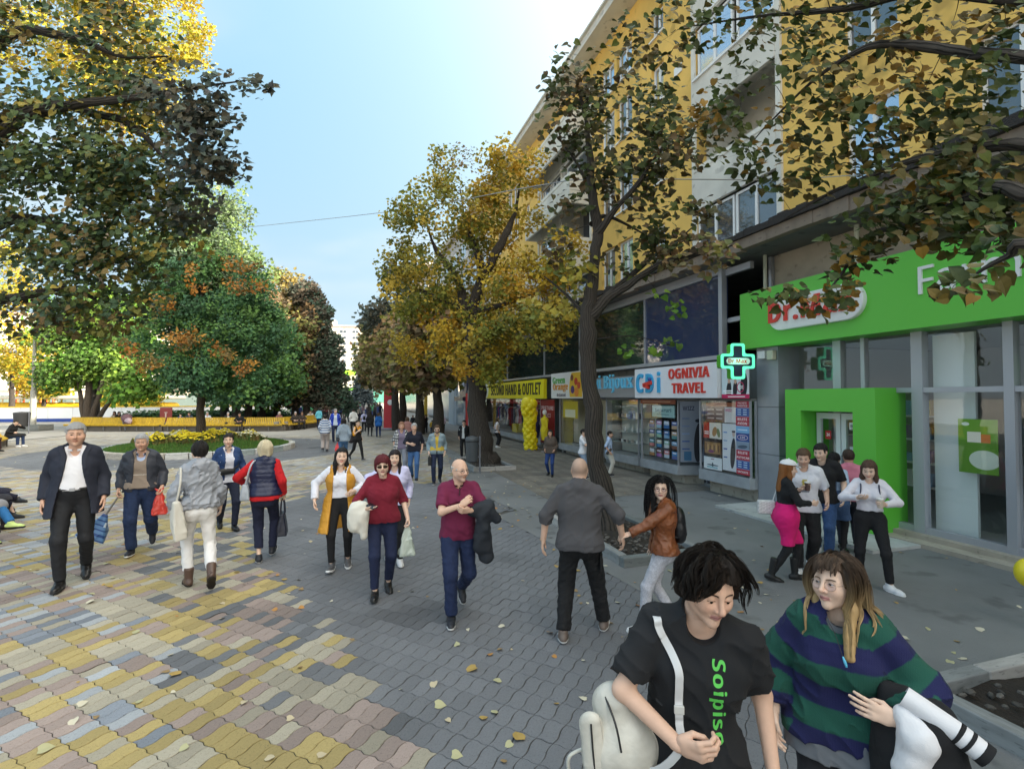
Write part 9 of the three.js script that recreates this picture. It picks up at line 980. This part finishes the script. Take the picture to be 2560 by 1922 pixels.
walker('bearded man in sunglasses and a pale grey-blue bomber jacket', 1092, 1208, 1060, 'cam', 'short', BR, [top1([0.6, 0.42, 0.06], { hem: 0.95, sleeve: 1, neckDrop: 0.03 }), { name: 'jacket', c: [0.22, 0.3, 0.35], kind: 'nylon', rough: 0.6, ease: 0.036, hem: 0.86, band: 0.014, open: 0.045, openBottom: 0.012, neckR: 0.06, neckDrop: 0.03, sleeve: 1.95, cuff: true, fold: 0.008, collar: 0.014, collarOpen: 0.4 }], { c: NAVY, ease: 0.012 }, { q: 1.2, beard: 0.8, glasses: { c: [0.02, 0.02, 0.02], dark: [0.01, 0.01, 0.012], r: 0.022, rim: 0.002, tall: 0.8 }, extra: (K) => { const b = carried(K, 'hand_case', 'small black case in the bomber-jacketed man\'s hand', 'bag', K.arms[1].grip); mesh('case', rbox(0.1, 0.24, 0.3, 0, -0.19, 0, 0.02), mat([0.012, 0.012, 0.014], 0.5), b); mesh('handle', tube([[0, -0.08, 0.07], [0, 0.0, 0.05], [0, 0.0, -0.05], [0, -0.08, -0.07]], 0.009), mat([0.012, 0.012, 0.014], 0.5), b); } });
walker('woman in a mauve top with a checked shirt over her shoulder', 1003, 1190, 1052, 'cam', 'bob', [0.25, 0.13, 0.08], [top1([0.2, 0.17, 0.26], { sleeve: 1.2, neckDrop: 0.05 }), { name: 'shirt', c: [0.6, 0.6, 0.6], ease: 0.036, hem: 0.8, open: 0.09, openBottom: 0.13, neckDrop: 0.05, sleeve: 1.3, color: (x, y, z) => (Math.sin(y * 70) > 0.2 || Math.sin((x + z) * 70) > 0.4 ? [0.08, 0.08, 0.09] : [0.6, 0.6, 0.6]) }], { c: [0.25, 0.27, 0.33], ease: 0.016 }, { fem: true, q: 1.2, build: { waist: 1.15, chest: 1.08 } });
walker('man in a black waistcoat and white tee beside the litter bin', 1160, 1142, 1048, 'cam', 'short', DKH, [top1([0.75, 0.75, 0.75], { sleeve: 1.2 }), { name: 'waistcoat', c: BLACK, ease: 0.034, hem: 0.84, open: 0.04, openBottom: 0.06, openX: -0.03, sleeve: 1.9, neckDrop: 0.05 }], { c: BLACK, ease: 0.016 }, { q: 1.4 });
walker('woman with a high ponytail, orange sleeves and black dungarees, striding', 893, 1150, 1048, 0.9, 'tail', DKH, [top1([0.7, 0.32, 0.02], { sleeve: 1.2, hem: 1.0 }), top1(BLACK, { name: 'dungarees', sleeve: 0, ease: 0.03, neckDrop: 0.09, neckR: 0.09 })], { c: BLACK, ease: 0.008 }, { fem: true, q: 1.4, pose: { ll: [0.08, 0.085, 0.28], rl: [-0.08, 0.2, -0.42], rf: 0.8, ra: [-0.1, 1.25, 0.2] }, extra: (K) => { const b = carried(K, 'backpack', 'dark red-trimmed backpack hanging at the dungaree woman\'s hip', 'backpack', K.TT(-0.2, 1.0, -0.16)); blobMesh('bag', [cone([0, 0.08, 0], [0, -0.14, 0], 0.1, 0.13, 0.05)], mat([0.02, 0.015, 0.02], 0.6), b, 0.018, 0.008); mesh('trim', tube([[0.08, 0.16, 0.02], [0.11, 0.0, 0.05], [0.1, -0.16, 0.03]], 0.015), mat([0.5, 0.02, 0.03], 0.5), b); } });
walker('woman in a pale denim jacket and jeans seen from behind, red bag in hand', 858, 1160, 1043, 'away', 'bob', DKH, [top1([0.36, 0.45, 0.56], { kind: 'denim', ease: 0.032 })], { c: [0.08, 0.2, 0.42], kind: 'denim', ease: 0.01 }, { fem: true, q: 1.4, extra: (K) => { const b = carried(K, 'plastic_bag', 'bright red carrier bag in the denim woman\'s hand', 'bag', K.arms[0].grip); blobMesh('bag', [cone([0, -0.05, 0], [0, -0.14, 0], 0.02, 0.06, 0.03), cone([0, -0.2, 0], [0, -0.3, 0], 0.09, 0.12, 0.05)], mat([0.75, 0.05, 0.05], 0.4), b, 0.018, 0.012); const c = carried(K, 'shoulder_bag', 'dark shoulder bag on the pale denim jacket', 'bag', K.TT(0.2, 1.0, -0.06)); blobMesh('bag', [cone([0, 0.02, 0.1], [0, -0.08, -0.1], 0.05, 0.06, 0.05)], mat([0.02, 0.02, 0.025], 0.6), c, 0.018, 0.006); mesh('strap', tube([[0, 0.05, 0.08], [-0.08, 0.35, 0.0], [0, 0.05, -0.08]], 0.012), mat([0.02, 0.02, 0.025], 0.6), c); } });
walker('man in a blue and white striped jumper and beige trousers, from behind', 812, 1128, 1035, 'away', 'short', DKH, [top1([0.3, 0.38, 0.55], { ease: 0.034, color: (x, y, z, v) => (Math.floor((v - 0.85) / 0.055) % 2 ? [0.6, 0.64, 0.7] : [0.1, 0.16, 0.32]) })], { c: [0.42, 0.36, 0.34], ease: 0.03 }, { q: 1.4, build: { waist: 1.25, chest: 1.1 }, pose: walkR(0.3) });
walker('grey-haired man in a bright blue open jacket and pale shirt', 838, 1105, 1020, 'cam', 'short', GY, [top1([0.6, 0.7, 0.85]), { name: 'jacket', c: [0.02, 0.06, 0.5], ease: 0.034, hem: 0.85, open: 0.06, openBottom: 0.1, sleeve: 1.95, neckDrop: 0.05 }], { c: NAVY, ease: 0.016 }, { q: 1.6 });
walker('woman in a bright blue coat seen from behind near the lindens', 946, 1092, 1030, 'away', 'long', BR, [top1([0.015, 0.12, 0.42], { hem: 0.78, ease: 0.04 })], { c: [0.015, 0.03, 0.09], ease: 0.012 }, { fem: true });
walker('woman in a black dress and bare legs seen from behind', 925, 1090, 1025, 'away', 'long', DKH, [top1(BLACK, { hem: 0.6, flare: 0.04 })], null, { fem: true, skirt: { c: BLACK, hem: 0.6, len: 0.8 } });
walker('person with a small black backpack on a pale lilac tee', 910, 1080, 1026, 'away', 'short', GY, [top1([0.55, 0.55, 0.8], { sleeve: 0.9 })], { c: BLACK, ease: 0.014 }, { extra: (K) => { const b = carried(K, 'backpack', 'small black backpack on the lilac tee', 'backpack', K.TT(0, 1.2, -0.2)); blobMesh('bag', [cone([0, 0.04, 0], [0, -0.1, 0], 0.08, 0.1, 0.04)], mat(BLACK, 0.6), b, 0.02, 0.006); mesh('strap', join([1, -1].map((s) => tube([[s * 0.07, 0.1, 0.04], [s * 0.1, 0.22, 0.14], [s * 0.1, 0.15, 0.3]], 0.014))), mat(BLACK, 0.6), b); } });
walker('man in a white shirt walking away among the far crowd', 883, 1085, 1020, 'away', 'short', DKH, [top1([0.75, 0.74, 0.72], { ease: 0.034 })], { c: BLACK, ease: 0.016 });
walker('woman in a turquoise top at the end of the benches', 797, 1072, 1018, 'away', 'bob', DKH, [top1([0.15, 0.5, 0.6])], { c: NAVY, ease: 0.012 }, { fem: true });
walker('woman in white tee, black trousers, looking into the second hand shop', 1243, 1118, 1042, 1.9, 'long', BR, [top1([0.7, 0.65, 0.68], { sleeve: 0.4 })], { c: BLACK, ease: 0.03, hem: 0.13 }, { fem: true, q: 1.5, stand: true, shoes: sneak, extra: (K) => { const b = carried(K, 'handbag', 'brown handbag on the window-shopping woman\'s arm', 'bag', K.TT(0.24, 1.05, 0.06)); blobMesh('bag', [cone([0, 0, 0.08], [0, -0.08, -0.08], 0.05, 0.06, 0.05)], mat([0.1, 0.05, 0.05], 0.5), b, 0.018, 0.005); mesh('strap', tube([[0, 0.04, 0.07], [-0.08, 0.32, 0], [0, 0.04, -0.07]], 0.01), mat([0.1, 0.05, 0.05], 0.5), b); } });
walker('dark-haired woman in a brown zip jacket and blue jeans', 1376, 1190, 1072, -0.3, 'bob', DKH, [{ name: 'jacket', c: [0.1, 0.075, 0.06], kind: 'wool', ease: 0.04, hem: 0.84, band: 0.01, sleeve: 1.9, neckR: 0.056, collar: 0.018, collarOpen: 0.3 }], { c: [0.025, 0.07, 0.26], kind: 'denim', ease: 0.008 }, { fem: true, q: 1.3, shoes: shBlack, pose: { la: [0.18, 0.98, 0.12], ra: [-0.18, 0.98, 0.12], ...walkL(0.3) } });
walker('man in a white tee raising his arm beside the dark trunk', 1458, 1195, 1070, 1.1, 'short', DKH, [top1([0.74, 0.74, 0.78], { sleeve: 0.85 })], { c: [0.3, 0.42, 0.6], kind: 'denim', ease: 0.02 }, { q: 1.3, stand: true, pose: { la: [0.12, 1.3, 0.4], lp: [0.5, -1, 0], ra: [-0.12, 1.25, 0.38], rp: [-0.5, -1, 0] } });
walker('man in a dark blue top facing the white-tee man, half hidden by the trunk', 1474, 1180, 1075, -1.6, 'short', DKH, [top1([0.02, 0.03, 0.14], { sleeve: 0.9 })], { c: NAVY, ease: 0.016 }, { q: 1.5, stand: true });
walker('person in a pale blue top and cream trousers just right of the dark trunk', 1524, 1188, 1075, 1.3, 'short', DKH, [top1([0.45, 0.58, 0.8], { sleeve: 1.1 })], { c: [0.6, 0.58, 0.52], ease: 0.02 }, { q: 1.4, stand: true, extra: (K) => { const b = carried(K, 'shoulder_bag', 'dark bag hanging at the pale-blue-topped person\'s hip', 'bag', K.TT(-0.2, 0.98, 0)); blobMesh('bag', [cone([0, 0.04, 0.06], [0, -0.1, -0.06], 0.05, 0.06, 0.05)], mat([0.05, 0.045, 0.04], 0.6), b, 0.018, 0.005); mesh('strap', tube([[0, 0.08, 0.05], [0.1, 0.4, 0], [0, 0.08, -0.05]], 0.01), mat([0.05, 0.045, 0.04], 0.6), b); } });
walker('woman in black taking a photo, arms raised, by the far shop front', 1064, 1082, 1035, 'cam', 'long', BR, [top1(BLACK, { sleeve: 0.9 })], { c: BLACK, ease: 0.03 }, { fem: true, stand: true, pose: { la: [0.06, 1.42, 0.25], ra: [-0.06, 1.42, 0.25], lp: [1, -0.6, 0], rp: [-1, -0.6, 0] } });
walker('child in a mustard top near the thin black trunk', 1080, 1085, 1048, 'away', 'short', BR, [top1([0.55, 0.36, 0.04])], { c: NAVY, ease: 0.012 });
walker('person with a pale pink backpack right of the thin black trunk', 1107, 1082, 1035, 'away', 'short', DKH, [top1([0.6, 0.5, 0.6])], { c: BLACK, ease: 0.016 });
walker('man in dark clothes under the brown lindens', 1032, 1078, 1036, 'cam', 'short', DKH, [top1([0.03, 0.03, 0.035])], { c: [0.04, 0.04, 0.05], ease: 0.016 });
walker('man in a navy top beside the yellow post', 1053, 1078, 1030, 'away', 'short', DKH, [top1([0.02, 0.03, 0.1])], { c: NAVY, ease: 0.016 });
walker('woman in a dusty pink hooded top behind the checked-shirt woman', 1018, 1130, 1040, 'away', 'bob', BR, [top1([0.4, 0.2, 0.18], { ease: 0.04 })], { c: [0.05, 0.05, 0.07], ease: 0.012 }, { fem: true });
// sitters: pelvis on the slats, feet on the ground
function sitter(label, sx, foot, yawAdd, hair, hc, topo, bot, o = {}) {
const pe = o.pel && A(o.pel[0], 1000, o.pel[1]), g = pe ? [pe[0] + 0.45 * Math.sin(toCam([pe[0], pe[2]], yawAdd)), 0, pe[2] + 0.45 * Math.cos(toCam([pe[0], pe[2]], yawAdd))] : G(sx, foot), S = o.h ?? 1.68, yaw = toCam([g[0], g[2]], yawAdd), f = [Math.sin(yaw), Math.cos(yaw)];
return person({ p: [g[0] - f[0] * 0.45, g[2] - f[1] * 0.45], h: S, yaw, q: o.q ?? 1.8, skin: ['b', 'c', 'a'][bgi++ % 3], label, build: { ...(o.fem ? { sh: 0.15, bust: 0.8 } : { sh: 0.172, waist: 1.05 }) }, pose: { pelvis: 0.545, lean: o.lean ?? 0.12, ll: [0.12, 0.085, 0.46], rl: [-0.12, 0.085, 0.4], la: [0.14, 0.68, 0.26], ra: [-0.14, 0.68, 0.26], lp: [1, -0.3, -0.6], rp: [-1, -0.3, -0.6], head: [o.look ?? 0, 0.15, 0], ...o.pose }, head: { fem: o.fem }, hair: { type: hair, c: hc, t: 0.014, n: 0.004, len: hair === 'long' ? 0.28 : undefined, fx: 0.05 }, tops: topo, bottom: bot, shoes: o.shoes ?? shBlack, extra: o.extra });
}
const J1 = { c: DENIM, kind: 'denim', ease: 0.014, top: 1.0 }, jt = (c, o = {}) => top1(c, { hem: 0.9, ...o });
sitter('man in a black jacket and jeans sitting on the bench at the far left', 52, 1116, 0.9, 'short', DKH, [jt(BLACK, { ease: 0.034 })], J1, { q: 1.4, lean: 0.3, look: -0.3, shoes: sneak, pose: { la: [0.1, 1.0, 0.34], lp: [1, -0.6, 0.2] } });
sitter('woman in a cream top and light jeans on the bench below the bright green tree', 278, 1072, -0.5, 'long', BR, [jt([0.62, 0.52, 0.4])], { c: [0.18, 0.28, 0.45], kind: 'denim', ease: 0.012, top: 1 }, { fem: true, q: 1.5, shoes: sneak });
sitter('person in black clothes and hood on the bench beside the pram', 300, 1073, 0.2, 'long', BLACK, [jt(BLACK, { ease: 0.05 })], { c: BLACK, ease: 0.03, top: 1 }, { fem: true });
sitter('boy in a blue and white sports top on the bench left of the maple trunk', 452, 1074, 0.1, 'short', DKH, [jt([0.05, 0.1, 0.3])], { c: [0.4, 0.5, 0.65], ease: 0.014, top: 1 }, { shoes: sneak, h: 1.5 });
sitter('person in dark sportswear on the bench close beside the boy', 468, 1075, -0.3, 'short', DKH, [jt([0.03, 0.04, 0.07])], { c: [0.08, 0.09, 0.14], ease: 0.014, top: 1 });
sitter('man in a white top and blue trousers on the bench right of the maple trunk', 518, 1075, 0, 'short', GY, [jt([0.6, 0.65, 0.75])], { c: [0.05, 0.12, 0.4], ease: 0.016, top: 1 });
sitter('grey-haired man in a dark open jacket on the bench', 572, 1076, 0.15, 'short', GY, [jt([0.55, 0.58, 0.6], { ease: 0.014 }), { name: 'jacket', c: [0.03, 0.032, 0.035], ease: 0.036, hem: 0.9, open: 0.06, sleeve: 1.95 }], { c: [0.04, 0.04, 0.045], ease: 0.018, top: 1 });
sitter('man in black leaning forward on the bench next to the grey-haired man', 596, 1077, -0.2, 'short', DKH, [jt([0.015, 0.015, 0.017])], { c: [0.06, 0.06, 0.065], ease: 0.018, top: 1 }, { lean: 0.3 });
sitter('woman in a maroon patterned dress on the bench near the cedar', 702, 1074, 0.3, 'bob', [0.5, 0.48, 0.45], [jt([0.2, 0.09, 0.1], { ease: 0.03 })], { c: [0.15, 0.08, 0.1], ease: 0.04, top: 1 }, { fem: true });
sitter('older man in dark brown on the last bench by the crowd', 742, 1073, 0.3, 'short', GY, [jt([0.05, 0.04, 0.035], { ease: 0.034 })], { c: [0.04, 0.035, 0.03], ease: 0.018, top: 1 });
sitter('woman in dark clothes beside the older man on the last bench', 756, 1072, 0.1, 'bob', BR, [jt([0.06, 0.045, 0.04])], { c: [0.03, 0.03, 0.03], ease: 0.018, top: 1 }, { fem: true });
sitter('person in pale clothes sitting at the very end of the bench row', 778, 1066, 0.2, 'short', DKH, [jt([0.5, 0.48, 0.46])], { c: [0.1, 0.12, 0.16], ease: 0.018, top: 1 });
// the legs that reach in at the left edge
const LB = (sx, sy) => G(sx, sy);
sitter('seated man at the left edge in dark trousers, only his legs in view', 46, 1192, 0.95, 'short', GY, [jt([0.03, 0.03, 0.05], { ease: 0.03 })], { c: [0.012, 0.013, 0.03], ease: 0.02, top: 1 }, { q: 1.1, pel: [-62, 9.6], pose: { ll: [0.1, 0.085, 0.6], rl: [0.02, 0.4, 0.72] } });
sitter('seated person at the left edge in black boots and dark leggings', 22, 1226, 0.95, 'short', DKH, [jt([0.04, 0.04, 0.05])], { c: [0.02, 0.02, 0.03], ease: 0.012, top: 1 }, { q: 1.1, pel: [-72, 8.8], shoes: { c: [0.03, 0.02, 0.015], boot: 0.08 } });
sitter('seated person at the left edge in bright blue jeans and yellow-green trainers', 18, 1262, 0.95, 'short', DKH, [jt([0.3, 0.3, 0.32])], { c: [0.03, 0.2, 0.5], kind: 'denim', ease: 0.014, top: 1 }, { q: 1.1, shoes: { c: [0.6, 0.75, 0.25], sole: [0.02, 0.02, 0.02], soleT: 0.03 }, pel: [-95, 8.1], pose: { ll: [0.0, 0.3, 0.72], rl: [-0.12, 0.085, 0.5] } });
sitter('seated person at the left edge farther along in dark brown', -8, 1128, 0.95, 'short', DKH, [jt([0.06, 0.02, 0.02])], { c: [0.04, 0.015, 0.015], ease: 0.018, top: 1 }, { q: 1.4 });
{ // pram, bags and small things on the bench
const p = G(318, 1076), g = thing('pram', 'dark pram with a mauve hood and blanket beside the bench', 'pram', p, 0.9); const fab = mat([0.14, 0.08, 0.1], 0.9), lil = mat([0.42, 0.32, 0.36], 0.9);
const hood = plain(new THREE.SphereGeometry(0.34, 18, 12, 0, Math.PI)); hood.rotateX(-0.5); hood.translate(0, 0.85, -0.15); mesh('hood', hood, fab, g); blobMesh('seat', [cone([0, 0.62, -0.15], [0, 0.6, 0.35], 0.2, 0.17, 0.1)], fab, g, 0.03, 0.01); blobMesh('blanket', [cone([0, 0.72, 0.1], [0, 0.68, 0.42], 0.2, 0.17, 0.1)], lil, g, 0.03, 0.02);
for (const [x, z, r] of [[-0.26, -0.3, 0.15], [0.26, -0.3, 0.15], [-0.22, 0.42, 0.12], [0.22, 0.42, 0.12]]) { const w = mesh('wheel', plain(new THREE.TorusGeometry(r, 0.025, 8, 20)).rotateY(Math.PI / 2).translate(x, r + 0.02, z), MB.dark, g); mesh('rim', plain(new THREE.CylinderGeometry(r * 0.7, r * 0.7, 0.02, 14)).rotateZ(Math.PI / 2).translate(x, r + 0.02, z), MB.alu, w); }
mesh('frame', join([tube([[-0.25, 0.15, 0.42], [-0.24, 0.6, -0.1], [-0.24, 1.02, -0.55]], 0.016), tube([[0.25, 0.15, 0.42], [0.24, 0.6, -0.1], [0.24, 1.02, -0.55]], 0.016), tube([[-0.24, 1.02, -0.55], [0.24, 1.02, -0.55]], 0.02), tube([[-0.26, 0.17, -0.3], [-0.24, 0.6, 0.1]], 0.016), tube([[0.26, 0.17, -0.3], [0.24, 0.6, 0.1]], 0.016)]), MB.aluD, g);
const q = A(415, 1043, 36), s = thing('menu_board', 'dark red notice board with pale lettering standing before the bench', 'notice board', [q[0], 0, q[2]]); mesh('board', rbox(0.85, 1.1, 0.05, 0, 1.05, 0, 0.01), mat([0.22, 0.04, 0.035], 0.7), s); mesh('emblem', join([box(0.22, 0.06, 0.02, 0, 1.25, 0.03), box(0.08, 0.4, 0.02, 0, 1.1, 0.03)]), mat([0.6, 0.45, 0.4], 0.6), s); mesh('leg', join([box(0.04, 0.6, 0.04, -0.35, 0.3, 0), box(0.04, 0.6, 0.04, 0.35, 0.3, 0), box(0.03, 0.62, 0.03, 0, 0.3, -0.2)]), mat([0.4, 0.3, 0.1], 0.7), s);
const bg = (label, sx, sy, c, w = 0.25) => { const a = A(sx, sy, 35.2), b = thing('shopping_bag', label, 'bag', [a[0], 0.47, a[2] - 0.4]); blobMesh('bag', [cone([-w * 0.4, 0.14, 0], [w * 0.4, 0.14, 0], 0.15, 0.15, 0.05), cone([0, 0.28, 0], [0, 0.3, 0], 0.08, 0.05, 0.08)], mat(c, 0.6), b, 0.025, 0.02, 9); mesh('handle', plain(new THREE.TorusGeometry(0.08, 0.012, 6, 12, Math.PI)).translate(0, 0.34, 0), mat(c, 0.6), b); };
bg('white shopping bag on the bench left of the boy', 433, 1040, [0.75, 0.77, 0.75]); bg('green leafy shopping bag on the bench beside the boy', 444, 1046, [0.15, 0.35, 0.1], 0.35); bg('pale bag on the bench right of the man in blue trousers', 534, 1046, [0.6, 0.66, 0.68]);
const y = G(2556, 1572); const yb = thing('toy_balloon', 'yellow balloon cut off by the right edge above the asphalt', 'balloon', [y[0] + 0.1, 0.55, y[2]]); const s2 = plain(new THREE.SphereGeometry(0.13, 20, 14)); s2.scale(1, 1.15, 1); mesh('balloon', s2, mat([0.85, 0.68, 0.03], 0.3), yb); mesh('string', tube([[0, -0.15, 0], [0.02, -0.35, 0], [0, -0.54, 0]], 0.003, 5), MB.white, yb);
}
{ // far crowd, too small and thick to count
const r = rng(404), root = new THREE.Group(); root.name = 'crowd'; scene.add(root); tag(root, 'dense far crowd of people at the end of the walk', 'crowd', null, 'stuff');
const Lt = [cone([-0.13, 1.36, 0], [0.13, 1.36, 0], 0.07, 0.07, 0.05), cone([0, 1.3, 0], [0, 0.95, 0], 0.15, 0.15, 0.08, [[0, 0, 1], 0.75]), cone([0.19, 1.34, 0], [0.26, 0.95, 0.05], 0.055, 0.045, 0.03), cone([-0.19, 1.34, 0], [-0.26, 0.95, -0.03], 0.055, 0.045, 0.03)], Ll = [cone([0.09, 0.9, 0], [0.1, 0.06, 0.16], 0.1, 0.055, 0.06), cone([-0.09, 0.9, 0], [-0.1, 0.06, -0.16], 0.1, 0.055, 0.06)], Lh = [cone([0, 1.42, 0], [0, 1.5, 0.01], 0.05, 0.05, 0.03), cone([0, 1.57, 0.01], [0, 1.6, -0.005], 0.088, 0.092, 0.03)];
const gs = [Lt, Ll, Lh].map((L) => { const [a, b] = boundsOf(L, 0.03); return netMesh(field(L), a, b, 0.035); }), n = 110, pal = [[0.7, 0.68, 0.66], [0.03, 0.03, 0.05], [0.3, 0.05, 0.07], [0.06, 0.1, 0.3], [0.15, 0.5, 0.25], [0.45, 0.3, 0.35], [0.12, 0.1, 0.1], [0.5, 0.45, 0.4], [0.25, 0.35, 0.5]], hp = [[0.03, 0.02, 0.02], [0.1, 0.06, 0.04], [0.3, 0.29, 0.28], [0.25, 0.16, 0.11]];
const ims = ['tops', 'trousers', 'heads'].map((nm, k) => { const im = new THREE.InstancedMesh(gs[k], mat([1, 1, 1], 0.9), n); im.name = nm; tag(im, null, null, null, 'stuff'); root.add(im); return im; }), m4 = new THREE.Matrix4(), q4 = new THREE.Quaternion(), c = new THREE.Color();
for (let i = 0; i < n; i++) { const d = 46 + 26 * r(), sx = 730 + 220 * r(), p = A(sx, 1000, d), s = 0.92 + 0.16 * r(); m4.compose(V(p[0], 0, p[2]), q4.setFromAxisAngle(V(0, 1, 0), r() * 6.28), V(s, s, s)); ims.forEach((im, k) => { im.setMatrixAt(i, m4); const pp = k === 2 ? hp[Math.floor(r() * 4)] : k ? pal[[1, 3, 6][Math.floor(r() * 3)]] : pal[Math.floor(r() * 9)]; im.setColorAt(i, c.setRGB(...pp)); }); }
}
scene.updateMatrixWorld(true);
renderer.render(scene, camera);
